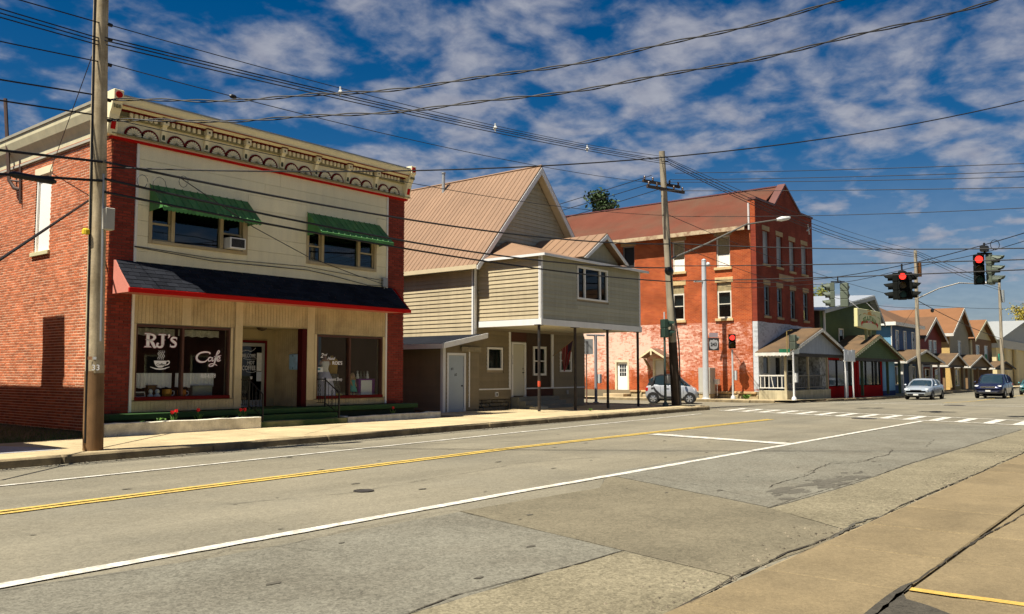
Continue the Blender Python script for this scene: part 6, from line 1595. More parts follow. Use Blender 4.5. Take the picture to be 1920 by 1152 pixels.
mb = MB(); mb.prism([(hy0, 2.44), (hyc, 2.99), (hy1, 2.44), (hy1, 2.56), (hyc, 3.11), (hy0, 2.56)], 'x', TX0 - 1.0, TX0 - 0.95); mb.prism([(hyc - .05, 2.7), (hyc + .05, 2.7), (hyc + .05, 3.0), (hyc - .05, 3.0)], 'x', TX0 - 1.02, TX0 - 0.96); mb.build('barge_board', M('barge_cream', (0.66, 0.56, 0.36), var=0.15), hd)
for yy in (hy0 + 0.25, hy1 - 0.25):
    mb = MB(); mb.prism([(TX0, 1.75), (TX0 - 0.75, 2.5), (TX0 - 0.62, 2.5), (TX0, 1.95)], 'y', yy - 0.05, yy + 0.05); mb.build('hood_brace', M('brace_brown', (0.20, 0.13, 0.06)), hd)
mb = MB(); fx.bx(mb, 25.6, 26.9, 0.0, 0.9, 0.1, 0.30); mb.build('door_step', M('step_stone', (0.42, 0.33, 0.2)), b3, bevel=0.02)
# rubble plinth along the side wall
plm = M('plinth_stone', (0.46, 0.36, 0.20), rough=0.95, var=0.3, sc=2, rand=0.25, bump=0.03, bsc=12, tint=(0.24, 0.19, 0.11), tsc=2)
mb = MB(); mb.box(TX0 - 0.04, TX0 + 0.3, TY, TYB, 0.05, 0.55); pl = mb.build('plinth', M('plinth_mortar', (0.20, 0.16, 0.1)), b3)
y = TY + 0.02
while y < 28.2:
    L = random.uniform(0.5, 1.3); e_ = min(y + L, 28.2)
    if not (25.6 < (y + e_) / 2 < 26.9):
        mb = MB(); mb.box(TX0 - random.uniform(.10, .16), TX0, y, e_ - 0.02, 0.10, 0.36 + random.uniform(-.03, .03)); mb.build('stone', plm, pl, bevel=0.03)
    mb = MB(); mb.box(TX0 - 0.10 - random.uniform(.05, .12), TX0 + 0.02, y + .1, e_ + 0.05, 0.40, 0.54); mb.build('cap_stone', M('cap_stone', (0.42, 0.28, 0.14), var=0.3, sc=3, rand=0.2), pl, bevel=0.03)
    y = e_ + 0.03
# street porch with gabled canopy
shg = M('tan_shingle', (0.135, 0.088, 0.05), rough=0.95, var=0.12, sc=1.5, grain=0.3, gsc=30, spec=0.1, rand=0.06, tint=(0.095, 0.066, 0.042), tsc=1.0)
old_w = M('old_white_paint', (0.60, 0.58, 0.52), rough=0.8, var=0.2, sc=2.5, streak=0.15)
def canopy(x0, x1, ze, zp, yf_, yb_, parent, gable, fasc, z0, name='canopy', lights=False, over=0.35, wallmat=None):
    xp = (x0 + x1) / 2
    mb = MB()
    mb.slab([(x0, yf_ - over, ze), (x0, yb_, ze), (xp, yb_, zp), (xp, yf_ - over, zp)], 0.06); mb.slab([(x1, yf_ - over, ze), (x1, yb_, ze), (xp, yb_, zp), (xp, yf_ - over, zp)], 0.06)
    c = mb.build(name, shg, parent)
    mb = MB(); s_ = (zp - ze) / (xp - x0)
    mb.prism([(x0, ze - 0.20), (x0, ze - 0.04), (xp, zp - 0.04), (x1, ze - 0.04), (x1, ze - 0.20), (xp, zp - 0.22)], 'y', yf_ - over - 0.03, yf_ - over + 0.01); mb.build('barge_board', fasc, c)
    mb = MB(); mb.prism([(x0 + 0.3, ze - 0.02), (xp, zp - 0.1), (x1 - 0.3, ze - 0.02)], 'y', yf_, yf_ + 0.06); mb.build('gable_board', gable, c)
    mb = MB(); mb.box(x0 + 0.25, x1 - 0.25, yf_ - 0.02, yf_ + 0.12, ze - 0.22, ze - 0.03); mb.build('beam', M('beam_dark', (0.05, 0.045, 0.04)), c)
    mb = MB(); mb.box(x0 - 0.03, x0 + 0.03, yf_ - over + .012, yb_, ze - 0.20, ze - 0.03); mb.build('eave_board', old_w, c)
    if lights:
        mb = MB()
        for k in range(14): mb.ell((x0 + (xp - x0) * (k + .5) / 14, yf_ - over - .04, ze - .2 + (zp - ze) * (k + .5) / 14), .025, .025, .03, 6, 4); mb.ell((x1 + (xp - x1) * (k + .5) / 14, yf_ - over - .04, ze - .2 + (zp - ze) * (k + .5) / 14), .025, .025, .03, 6, 4)
        for k in range(10): mb.ell((x0 - .03, yf_ - over + (yb_ - yf_ + over) * (k + .5) / 10, ze - .23), .025, .025, .03, 6, 4)
        mb.build('bulb_string', M('bulb', (0.7, 0.68, 0.6), rough=0.3), c)
    return c
pz0 = 0.62; pyf = 18.15
canopy(46.35, 57.0, 2.78, 4.32, pyf, TY - 0.004, b3, M('blue_grey_gable', (0.30, 0.34, 0.40), var=0.15, streak=0.15), old_w, 0.1, lights=True)
mb = MB(); mb.box(46.75, 53.9, pyf, TY - 0.004, 0.05, pz0); pf = mb.build('porch_floor', M('porch_concrete', (0.42, 0.37, 0.24), var=0.3, sc=2, streak=0.3), b3, bevel=0.01)
for x in (46.85, 50.3, 53.6):
    mb = MB(); mb.box(x - 0.06, x + 0.06, pyf + 0.04, pyf + 0.16, 0.05, 2.58); mb.build('porch_post', M('post_wood', (0.40, 0.34, 0.22), var=0.2), b3)
mb = MB(); mb.box(46.82, 46.90, pyf + 0.17, TY - .01, 1.42, 1.50); mb.box(46.82, 46.90, pyf + .17, TY - .01, 0.74, 0.80); rl = mb.build('porch_rail', old_w, b3)
for k in range(6):
    y = pyf + 0.3 + k * 0.25
    mb = MB(); mb.add([(46.84, y, .8), (46.88, y, .8), (46.88, y + .04, .8), (46.84, y + .04, .8), (46.84, y + (.12 if k == 2 else 0), 1.42), (46.88, y + (.12 if k == 2 else 0), 1.42), (46.88, y + .04 + (.12 if k == 2 else 0), 1.42), (46.84, y + .04 + (.12 if k == 2 else 0), 1.42)], [(0, 3, 2, 1), (4, 5, 6, 7), (0, 1, 5, 4), (1, 2, 6, 5), (2, 3, 7, 6), (3, 0, 4, 7)]); mb.build('baluster', old_w, rl)
mb = MB(); mb.box(46.95, 52.9, pyf + .06, pyf + .14, 1.42, 1.50); mb.box(46.95, 52.9, pyf + .06, pyf + .14, .74, .80); rl2 = mb.build('porch_rail', M('rail_shade', (0.14, 0.135, 0.12), var=0.2), b3)  # front rail coloured dark for the porch shade
m = MB(); m.box(-.02, .02, -.02, .02, 0, 0.62); bme2 = m.mesh('baluster', MATS['rail_shade'])
for k in range(23): piece('baluster', bme2, rl2, (47.2 + k * 0.245, pyf + .1, .8))
mb = MB(); mb.box(52.95, 53.95, pyf + .3, TY - .01, 0.62, 2.6); mb.build('porch_panel', M('peeling_wall', (0.42, 0.43, 0.42), var=0.5, sc=6, tint=(0.10, 0.10, 0.09), tsc=5), b3)

# neighbour to the left of the brick shop (its shade lies on the brick wall)
nb = thing('neighbour_house', 'clapboard house with brick chimney beside the lawn of the brick shop', 'house', (1.4, 19.4, 0.13))
ntop = 6.55 
mb = MB(); mb.box(-4, 6.85, 20.0, 32, 0.1, ntop); mb.build('wall', M('grey_clapboard', (0.36, 0.35, 0.32), clap=0.13), nb)
mb = MB(); mb.box(-4.2, 7.0, 19.8, 32.2, ntop, ntop + 0.14); mb.build('roof', M('tar_roof', (0.05, 0.05, 0.05)), nb)
mb = MB(); mb.box(6.0, 6.75, 23.75, 24.95, ntop + 0.14, 8.95); mb.box(5.94, 6.81, 23.69, 25.01, 8.8, 8.9); mb.build('chimney', brick_far, nb)
mb = MB(); mb.box(-3, 5.9, 17.35, 19.99, 2.9, 3.15); mb.build('porch_roof', M('tar_roof', (0.05, 0.05, 0.05)), nb)
for x in (-2.8, 1.4, 5.6):
    mb = MB(); mb.box(x, x + 0.14, 17.5, 17.64, 0.14, 2.9); mb.build('porch_post', old_w, nb)
mb = MB(); mb.box(-3, 5.9, 17.4, 19.99, 0.1, 0.4); mb.build('porch_floor', gstep, nb)
for x in (-2, 1, 4): window(nb, Face('y', 20.0), x, x + 1.0, 4.0, 5.6, trim2, hgl, rec=0.005, proud=0.06)
# ================================================================== row beyond the brick block
GB = -0.22
RY = 19.9
def rwin(parent, x0, x1, z0, z1, Y=RY, fc=None, frame=None, hb=True):
    return window(parent, fc or Face('y', Y), x0, x1, z0, z1, frame or trim_w, gl3, fw=0.09, rec=0.005, proud=0.05, hbars=((z0 + z1) / 2,) if hb else (), blind=None)
shg2 = M('brown_shingle', (0.13, 0.075, 0.045), rough=0.95, var=0.12, sc=1.2, grain=0.25, gsc=25, spec=0.1)
shg3 = M('orange_shingle', (0.20, 0.098, 0.048), rough=0.95, var=0.12, sc=1.2, grain=0.2, gsc=25, spec=0.1)
# --- green pizza house
green_s = M('green_siding', (0.075, 0.115, 0.045), rough=0.8, var=0.15, sc=1.2, clap=0.14)
gh = thing('green_house', 'dark green clapboard pizza shop with pale metal roof', 'house', (63.5, RY, GB))
pk = (68.0, 7.5); gl_, gr2 = (57.4, 5.95), (70.4, 5.8)
mb = MB(); mb.prism([(57.4, GB), (70.0, GB), (70.0, 5.85), pk, (57.4, 5.8)], 'y', RY, RY + 0.2); mb.build('front_wall', green_s, gh)
mb = MB(); mb.box(57.2, 57.4, RY + .0, RY + 10, GB, 5.8); mb.build('side_wall', M('green_siding_shadow', (0.06, 0.045, 0.03), clap=0.14), gh)  # side wall coloured dark brown for the brick block's shadow
mb = MB(); mb.box(69.8, 70.0, RY + .21, RY + 10, GB, 5.7); mb.box(57.41, 69.79, RY + 9.8, RY + 10, GB, 5.8); mb.build('rear_wall', green_s, gh)
mb = MB(); mb.slab([(56.8, RY - .5, 5.8), (56.8, RY + 10, 6.25), (pk[0], RY + 10, 7.95), (pk[0], RY - .5, pk[1] + .06)], 0.08); mb.slab([(70.6, RY - .5, 5.55), (70.6, RY + 10, 5.9), (pk[0], RY + 10, 7.95), (pk[0], RY - .5, pk[1] + .06)], 0.08); gro = mb.build('roof', M('pale_metal_roof', (0.42, 0.45, 0.48), rough=0.35, metal=0.3, var=0.1), gh)
mb = MB(); mb.prism([(56.8, 5.55), (56.8, 5.75), (pk[0], pk[1]), (70.6, 5.5), (70.6, 5.2), (pk[0], pk[1] - .3)], 'y', RY - .54, RY - .5); mb.build('barge_board', M('grey_barge', (0.40, 0.42, 0.40)), gro)
mb = MB(); mb.tube([(57.95, RY - .08, 2.2), (57.95, RY - .08, 5.75)], .09, 6); mb.build('downpipe', trim_w, gh)
rwin(gh, 61.0, 62.0, 3.75, 4.75, hb=False); 
red_s = M('shop_red', (0.33, 0.008, 0.008), rough=0.9, spec=0.05, var=0.1)
for (x0, x1) in ((54.0, 60.0), (60.1, 66.0)):
    mb = MB(); mb.box(x0, x1, RY - 1.45, RY - 1.30, GB, 0.75); mb.box(x0, x0 + .5, RY - 1.45, RY - 1.30, .75, 2.7); mb.box(x1 - .5, x1, RY - 1.45, RY - 1.30, .75, 2.7); mb.box(x0 + .5, x1 - .5, RY - 1.45, RY - 1.30, 2.45, 2.7); sf = mb.build('shop_front', red_s, gh)
    for k in range(3):
        a = x0 + .5 + (x1 - x0 - 1) * k / 3; b = x0 + .5 + (x1 - x0 - 1) * (k + 1) / 3
        mb = MB(); mb.box(a + .04, b - .04, RY - 1.39, RY - 1.38, .8, 2.42); mb.build('pane', M('shop_pane_dark', (0.03, 0.03, 0.035), rough=0.08, spec=0.6, var=0.5, sc=1.5), sf)
        mb = MB(); mb.box(b - .04, b + .04, RY - 1.45, RY - 1.36, .75, 2.45); mb.build('mullion', iron, sf)
mb = MB(); mb.box(54.0, 66.0, RY - 1.29, RY - .01, 2.7, 2.78); mb.box(56.3, 66.0, RY - .6, RY - .01, GB, 2.7); mb.build('shop_back', dark_in, gh)
bls = M('light_blue_siding', (0.20, 0.42, 0.60), rough=0.7, var=0.1, clap=0.2)
mb = MB(); mb.box(66.1, 69.3, RY - 1.45, RY - .01, .3, 2.8); mb.build('blue_panel', bls, gh)
mb = MB(); mb.box(66.1, 69.3, RY - 1.45, RY - .01, GB, .3); mb.build('blue_base', M('navy_paint', (0.02, 0.035, 0.12)), gh)
canopy(56.6, 69.3, 2.65, 4.30, 18.0, RY - .01, gh, green_s, M('sage_trim', (0.36, 0.36, 0.20), var=.1), GB, lights=True)
for x in (60.05, 66.05, 69.2):
    mb = MB(); mb.box(x - .08, x + .08, 18.02, 18.18, GB + .3, 2.45); mb.build('canopy_post', M('green_post', (0.07, 0.10, 0.05)), gh)
# roof sign
sg = thing('pizza_sign', 'cream lettered pizza sign with red ribbon on a post above the canopy', 'sign', (61.9, 18.25, 4.1))
sY = 18.2
for xa, xb in ((61.5, 61.75), (62.4, 62.6)): mb = MB(); mb.box(xa, xb, sY - .08, sY + .08, 3.9, 4.75); mb.build('stand', M('sign_post', (0.30, 0.33, 0.16)), sg)
cr = M('sign_cream', (0.60, 0.58, 0.30), rough=0.5, var=0.06)
mb = MB(); mb.prism([(59.4, 4.74), (62.1, 4.62), (64.8, 4.70), (64.75, 5.72), (64.7, 6.0), (62.1, 6.02), (59.45, 6.0)], 'y', sY - .12, sY + .12); pn = mb.build('panel', cr, sg, bevel=0.02)
gtx = M('sign_green', (0.10, 0.22, 0.06)); rtx = M('sign_red', (0.50, 0.03, 0.02)); otx = M('sign_orange', (0.60, 0.30, 0.08))
def arc_warp(x, y):
    q = x / 2.1
    return (math.sin(q) * (2.1 + y * .3), y + 2.1 * (math.cos(q) - 1) * .42)
lettering('PIZ-A-ITALIA', 0.52, gtx, pn, (62.1, sY - .125, 5.22), bold=0.012, sx=1.12, align='CENTER', warp=arc_warp)
ST = lambda a, b, o: (a, sY - .121 - o, b)
mb = MB(); stroke(mb, [(60.2, 4.90), (60.5, 5.08), (61.3, 5.15), (62.1, 5.17), (62.9, 5.15), (63.7, 5.08), (64.0, 4.90)], [0.30, 0.18, 0.15, 0.15, 0.15, 0.18, 0.30], 0.003, ST); mb.build('ribbon', rtx, pn, recalc=False)
mb = MB(); stroke(mb, [(60.0, 5.05), (59.75, 5.45), (60.2, 5.6)], .05, .003, ST); stroke(mb, [(64.2, 5.05), (64.5, 5.45), (64.0, 5.6)], .05, .003, ST); mb.build('border_line', gtx, pn, recalc=False)
mb = MB(); mb.poly([ST(a, b, .003) for a, b in ((61.55, 5.66), (62.65, 5.62), (62.5, 5.80), (62.2, 5.92), (61.8, 5.86))]); stroke(mb, [(60.6, 5.62), (61.0, 5.72), (61.5, 5.66)], .05, .003, ST); stroke(mb, [(63.6, 5.62), (63.2, 5.72), (62.7, 5.66)], .05, .003, ST); stroke(mb, [(61.6, 5.95), (62.2, 5.98), (62.6, 5.85)], .06, .003, ST); mb.build('pizza_picture', otx, pn, recalc=False)
lettering('PIZZERIA', 0.17, wht, pn, (62.1, sY - .128, 5.09), align='CENTER', sx=1.3)
for x in (60.2, 64.0): mb = MB(); mb.tube([(x, sY, 6.0), (x + (1.2 if x < 62 else 2.0), RY - .45, 6.9)], .02, 5); mb.build('stay_rod', M('rod_grey', (.2, .2, .2)), sg)

# --- blue house
bh = thing('blue_house', 'blue clapboard house with shallow brown hipped roof', 'house', (78, RY, GB))
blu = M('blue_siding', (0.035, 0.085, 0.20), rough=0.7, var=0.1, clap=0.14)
blu_l = M('blue_siding_lit', (0.10, 0.24, 0.36), rough=0.7, var=0.1, clap=0.14)  # lighter copy of the blue for the sunlit side wall
X0, X1 = 74.0, 82.4
mb = MB(); mb.box(X0 + .2, X1, RY, RY + .2, GB, 5.8); mb.build('front_wall', blu, bh)
mb = MB(); mb.box(X0, X0 + .2, RY, RY + 11, GB, 5.8); mb.build('side_wall', blu_l, bh)
mb = MB(); mb.box(X1 - .2, X1, RY + .21, RY + 11, GB, 5.8); mb.build('rear_wall', blu, bh)
mb = MB(); e0, e1, f0, f1, zt = X0 - .5, X1 + .5, RY - .5, RY + 11.5, 8.3; xm = (X0 + X1) / 2
mb.slab([(e0, f0, 5.8), (e0, f1, 5.8), (xm, f1 - 4.5, zt), (xm, f0 + 4.5, zt)], .08); mb.slab([(e1, f0, 5.8), (e1, f1, 5.8), (xm, f1 - 4.5, zt), (xm, f0 + 4.5, zt)], .08); mb.slab([(e0, f0, 5.8), (e1, f0, 5.8), (xm, f0 + 4.5, zt)], .08)
br2 = mb.build('roof', shg2, bh)
mb = MB(); mb.box(e0, e1, f0 - .03, f0 + .03, 5.5, 5.79); mb.box(e0 - .03, e0 + .03, f0 + .031, f1, 5.5, 5.79); mb.build('eave_board', trim_w, br2)
mb = MB(); mb.box(e0 + .03, e1, f0 + .03, RY - .01, 5.55, 5.6); mb.build('soffit', M('soffit', (0.40, 0.36, 0.26)), br2)
mb = MB(); mb.box(X0 - .05, X0 + .16, RY - .05, RY - .002, GB, 5.5); mb.build('corner_board', trim_w, bh)
for (x0, x1) in ((75.2, 76.1), (77.6, 78.5), (80.2, 81.1)): rwin(bh, x0, x1, 3.5, 5.2)
for (x0, x1) in ((74.6, 76.4), (79.0, 81.0)): rwin(bh, x0, x1, 0.6, 2.2, hb=False)
canopy(69.6, 82.0, 2.55, 3.55, 18.0, RY - .01, bh, M('sage_gable', (0.20, 0.19, 0.09)), old_w, GB)
for x in (70.0, 72.6, 75.9, 79, 81.6):
    mb = MB(); mb.box(x - .08, x + .08, 18.02, 18.18, GB + .3, 2.35); mb.build('canopy_post', old_w, bh)
mb = MB(); mb.box(70.02, 73.9, RY - .1, RY, GB, 2.5); mb.build('link_wall', M('grey_green_wall', (0.12, 0.16, 0.16), clap=.14), bh)
rwin(bh, 71.0, 72.6, .6, 2.2, Y=RY - .1)
# --- dark red house
rh = thing('red_house', 'dark red gabled house beside the blue house', 'house', (87, RY, GB))
X0, X1 = 83.2, 91.2; xm = (X0 + X1) / 2
rd = M('dark_red_siding', (0.17, 0.028, 0.022), rough=0.8, var=.1, clap=.14); rd_l = M('red_siding_lit', (0.28, 0.04, 0.03), rough=0.8, var=.1, clap=.14)  # second red is brightened for the sunlit side
mb = MB(); mb.prism([(X0 + .2, GB), (X1, GB), (X1, 4.9), (xm, 6.75), (X0 + .2, 4.9)], 'y', RY, RY + .2); mb.build('front_wall', rd, rh)
mb = MB(); mb.box(X0, X0 + .2, RY, RY + 10, GB, 4.9); mb.build('side_wall', rd_l, rh)
mb = MB(); mb.box(X1 - .2, X1, RY + .21, RY + 10, GB, 4.9); mb.build('rear_wall', rd, rh)
mb = MB(); mb.slab([(X0 - .5, RY - .5, 4.72), (X0 - .5, RY + 10, 4.72), (xm, RY + 10, 6.9), (xm, RY - .5, 6.9)], .1); mb.slab([(X1 + .5, RY - .5, 4.72), (X1 + .5, RY + 10, 4.72), (xm, RY + 10, 6.9), (xm, RY - .5, 6.9)], .1); rr_ = mb.build('roof', shg2, rh)
mb = MB(); mb.prism([(X0 - .5, 4.4), (X0 - .5, 4.66), (xm, 6.84), (X1 + .5, 4.66), (X1 + .5, 4.4), (xm, 6.5)], 'y', RY - .54, RY - .5); mb.build('barge_board', old_w, rr_)
for x in (86.2, 87.8): rwin(rh, x, x + 1.2, 3.0, 4.7)
# --- tan house
th_ = thing('tan_house', 'tall tan gabled house with orange shingle roof', 'house', (99, RY, GB))
X0, X1 = 94.6, 103.6; xm = (X0 + X1) / 2 + .5
tn = M('tan_siding_shade', (0.28, 0.26, 0.19), rough=.8, var=.1, clap=.14); tn_l = M('tan_siding_lit', (0.44, 0.30, 0.11), rough=.8, var=.1, clap=.14)  # yellower copy paints the sun on the side wall, greyer one the shaded front
mb = MB(); mb.prism([(X0 + .2, GB), (X1, GB), (X1, 5.9), (xm, 8.3), (X0 + .2, 5.9)], 'y', RY, RY + .2); mb.build('front_wall', tn, th_)
mb = MB(); mb.box(X0, X0 + .2, RY, RY + 12, GB, 5.9); mb.build('side_wall', tn_l, th_)
mb = MB(); mb.box(X1 - .2, X1, RY + .21, RY + 12, GB, 5.9); mb.build('rear_wall', tn, th_)
mb = MB(); mb.slab([(X0 - .6, RY - .5, 5.62), (X0 - .6, RY + 12, 5.62), (xm, RY + 12, 8.5), (xm, RY - .5, 8.5)], .1); mb.slab([(X1 + .6, RY - .5, 5.62), (X1 + .6, RY + 12, 5.62), (xm, RY + 12, 8.5), (xm, RY - .5, 8.5)], .1); rr_ = mb.build('roof', shg3, th_)
mb = MB(); mb.prism([(X0 - .6, 5.3), (X0 - .6, 5.56), (xm, 8.44), (X1 + .6, 5.56), (X1 + .6, 5.3), (xm, 8.1)], 'y', RY - .54, RY - .5); mb.box(X0 - .63, X0 - .57, RY - .5, RY + 12, 5.3, 5.6); mb.build('barge_board', old_w, rr_)
rwin(th_, 98.2, 99.6, 2.6, 5.0)
mb = MB(); mb.box(94.2, 97.4, RY - .4, RY - .01, GB, 2.3); sf = mb.build('shop_front', M('tan_brick_front', (0.42, 0.30, 0.12), var=.2), th_)
rwin(th_, 94.6, 96.2, .3, 2.0, Y=RY - .4, hb=False)
canopy(83.0, 91.5, 2.35, 3.45, 18.0, RY - .01, rh, M('brown_gable', (0.14, 0.10, 0.06)), old_w, GB); canopy(92.3, 104, 2.3, 3.5, 18.0, RY - .01, th_, M('brown_gable', (0.14, 0.10, 0.06)), old_w, GB)
for par, xs in ((rh, (83.6, 87.2, 90.9)), (th_, (92.9, 98.1, 103.4))):
    for x in xs:
        mb = MB(); mb.box(x - .1, x + .1, 18.02, 18.22, GB + .3, 2.2); mb.build('canopy_post', M('brown_post', (0.22, 0.14, 0.07)), par)
for x in (84.3, 88.0): rwin(rh, x, x + 1.6, .5, 2.0)
# --- brown brick house
bw_ = thing('brown_house', 'brown brick house with cream gable and teal shop sign', 'house', (110.5, RY, GB))
X0, X1 = 104.6, 116.6; xm = (X0 + X1) / 2
bk = M('brown_brick', (0.16, 0.085, 0.04), var=.2, sc=1.5, grain=.2, gsc=15); cg = M('cream_gable', (0.52, 0.46, 0.28), var=.1, clap=.14)
mb = MB(); mb.box(X0 + .9, X1, RY, RY + .2, GB, 5.5); mb.build('front_wall', bk, bw_)
mb = MB(); mb.box(X0, X0 + .899, RY, RY + .2, GB, 5.5); mb.box(X0, X0 + .2, RY + .21, RY + 12, GB, 5.5); mb.build('side_wall', cg, bw_)
mb = MB(); mb.prism([(X0, 5.5), (X1, 5.5), (xm, 7.55)], 'y', RY, RY + .2); mb.build('gable_wall', cg, bw_)
mb = MB(); mb.slab([(X0 - .5, RY - .6, 5.32), (X0 - .5, RY + 12, 5.32), (xm, RY + 12, 7.75), (xm, RY - .6, 7.75)], .1); mb.slab([(X1 + .5, RY - .6, 5.32), (X1 + .5, RY + 12, 5.32), (xm, RY + 12, 7.75), (xm, RY - .6, 7.75)], .1); rr_ = mb.build('roof', shg3, bw_)
mb = MB(); mb.prism([(X0 - .5, 5.05), (X0 - .5, 5.28), (xm, 7.7), (X1 + .5, 5.28), (X1 + .5, 5.05), (xm, 7.4)], 'y', RY - .64, RY - .6); mb.build('barge_board', M('cream_barge', (.56, .52, .36)), rr_)
for x in (107.2, 111.9): rwin(bw_, x, x + 1.9, 2.9, 4.8, hb=False)
canopy(105, 118, 2.2, 3.0, 18.0, RY - .01, bw_, M('brown_gable', (0.14, 0.10, 0.06)), M('beam_dark', (0.05, 0.045, 0.04)), GB)
mb = MB(); mb.box(115.2, 118.4, 18.9, 19.05, 2.7, 3.9); ts = mb.build('shop_sign', M('teal_sign', (0.06, 0.30, 0.20), var=.1), bw_)
mb = MB(); mb.box(115.5, 118.1, 18.88, 18.9, 3.2, 3.5); mb.build('sign_band', M('sign_pale', (.5, .6, .5), var=.4, sc=6), ts)
# --- far cream hall
fhl = thing('cream_hall', 'cream hall with shallow grey roof at the end of the row', 'building', (146, 21, GB))
mb = MB(); mb.box(126, 168, 21, 40, GB, 4.9); mb.build('wall', M('hall_cream', (0.60, 0.50, 0.28), var=.08), fhl)
mb = MB(); mb.box(125.5, 168, 20.6, 40, 4.9, 6.0); mb.build('entablature', M('hall_trim', (0.46, 0.44, 0.38), var=.1), fhl)
mb = MB(); mb.slab([(124.8, 20.2, 6.0), (124.8, 41, 6.0), (146, 41, 9.4), (146, 20.2, 9.4)], .15); mb.slab([(169, 20.2, 6.0), (169, 41, 6.0), (146, 41, 9.4), (146, 20.2, 9.4)], .15); mb.prism([(126, 6.0), (168, 6.0), (146, 9.3)], 'y', 20.9, 21.1); mb.build('roof', M('grey_roof', (0.30, 0.31, 0.30), rough=.6, var=.1), fhl)
for x in (131, 139, 150):
    mb = MB(); mb.box(x, x + 2.2, 20.9, 20.99, .3, 4.0); mb.build('doorway', M('maroon_door', (0.08, 0.03, 0.03)), fhl)
    mb = MB(); mb.tube([(x - 1.2, 20.6, GB), (x - 1.2, 20.6, 4.9)], .35, 10); mb.build('column', MATS['hall_cream'], fhl)

# ================================================================== trees
def tree(name, label, base, h, r, trunk_h, leaf, n, cone=False, ls=0.3, seed=1, squash=1.0):
    rnd = random.Random(seed)
    t = thing(name, label, 'tree', base)
    bx_, by_, bz_ = base
    bark = M('bark', (0.10, 0.075, 0.05), var=.3, sc=3)
    mb = MB(); mb.tube([(bx_, by_, bz_), (bx_ + .1, by_, bz_ + h * .35), (bx_ - .1, by_, bz_ + h * .7), (bx_, by_, bz_ + h * .96)], [h * .022, h * .017, h * .01, .02], 8)
    mb.build('trunk', bark, t)
    limbs = []
    for k in range(16 if not cone else 46):
        f = rnd.uniform(trunk_h / h, .95); a = rnd.random() * 6.28
        if cone: L = r * (1 - (f - trunk_h / h) / (1 - trunk_h / h)) * rnd.uniform(.7, 1.05) + .15; up = -0.1 * L
        else: L = r * rnd.uniform(.45, 1) * math.sin(math.pi * min(1, .25 + .75 * (f - trunk_h / h) / (1 - trunk_h / h)) ) + r * .2; up = L * rnd.uniform(.2, .8)
        p0 = Vector((bx_, by_, bz_ + h * f)); p1 = p0 + Vector((math.cos(a) * L, math.sin(a) * L, up)); pm = p0.lerp(p1, .5) + Vector((0, 0, L * .08))
        limbs.append((p0, pm, p1))
        mb = MB(); mb.tube([p0, pm, p1], [h * .006, h * .004, .01], 5); mb.build('limb', bark, t)
    mb = MB()
    for k in range(n):
        p0, pm, p1 = rnd.choice(limbs); s_ = rnd.uniform(.25, 1.08)
        c = p0.lerp(p1, s_) + Vector((rnd.gauss(0, 1), rnd.gauss(0, 1), rnd.gauss(0, .8))) * (r * (.13 if not cone else .07))
        ax = Vector((rnd.gauss(0, 1), rnd.gauss(0, 1), rnd.gauss(0, .6))).normalized(); bx2 = ax.cross(Vector((rnd.gauss(0, 1), rnd.gauss(0, 1), rnd.gauss(0, 1)))).normalized()
        q = ls * rnd.uniform(.5, 1.2)
        mb.add([c - ax * q * .5, c + bx2 * q * .28, c + ax * q * .6, c - bx2 * q * .28], [(0, 1, 2, 3)])
    o = mb.build('crown', leaf, t, recalc=False)
    return t
lf_dk = M('leaf_dark', (0.045, 0.075, 0.025), rough=.7, var=.2, rand=.45, island=True)
lf_yel = M('leaf_spring', (0.20, 0.21, 0.035), rough=.7, var=.2, rand=.4, island=True)
lf_gld = M('leaf_golden', (0.30, 0.24, 0.03), rough=.7, var=.2, rand=.4, island=True)
p = on_x(1128, 390, 57.0); tree('spruce_tree', 'dark evergreen top rising behind the red shingle roof', (p.x, p.y, 0), 16.7, 4.6, 4, lf_dk, 9000, True, .34, 4)
p = on_y(1542, 560, 44.0); tree('maple_tree', 'yellow-green spring tree between the brick block and green house', (p.x, p.y, -.3), 14.6, 4.6, 4, lf_yel, 6000, False, .34, 7)
p = on_y(1935, 600, 26.0); tree('maple_tree', 'golden young tree beyond the cream hall', (p.x + 4, p.y, -.3), 17.5, 5, 4, lf_gld, 6000, False, .45, 9)
mb = MB(); rnd = random.Random(5)
c0 = (113.0, 15.2, -.3)
for k in range(2600):
    a, b_, q = rnd.random() * 6.28, rnd.random(), rnd.uniform(.75, 1.0)
    c = Vector((c0[0] + 2.6 * q * math.cos(a) * math.sqrt(1 - b_ * b_), c0[1] + .9 * q * math.sin(a) * math.sqrt(1 - b_ * b_), c0[2] + 1.25 * q * b_))
    ax = Vector((rnd.gauss(0, 1), rnd.gauss(0, 1), rnd.gauss(0, 1))).normalized(); b2 = ax.cross(Vector((rnd.gauss(0, 1), rnd.gauss(0, 1), rnd.gauss(0, 1)))).normalized()
    mb.add([c - ax * .1, c + b2 * .07, c + ax * .12, c - b2 * .07], [(0, 1, 2, 3)])
solo(mb, 'hedge', lf_dk, 'clipped green hedge before the cream hall', 'hedge', c0)
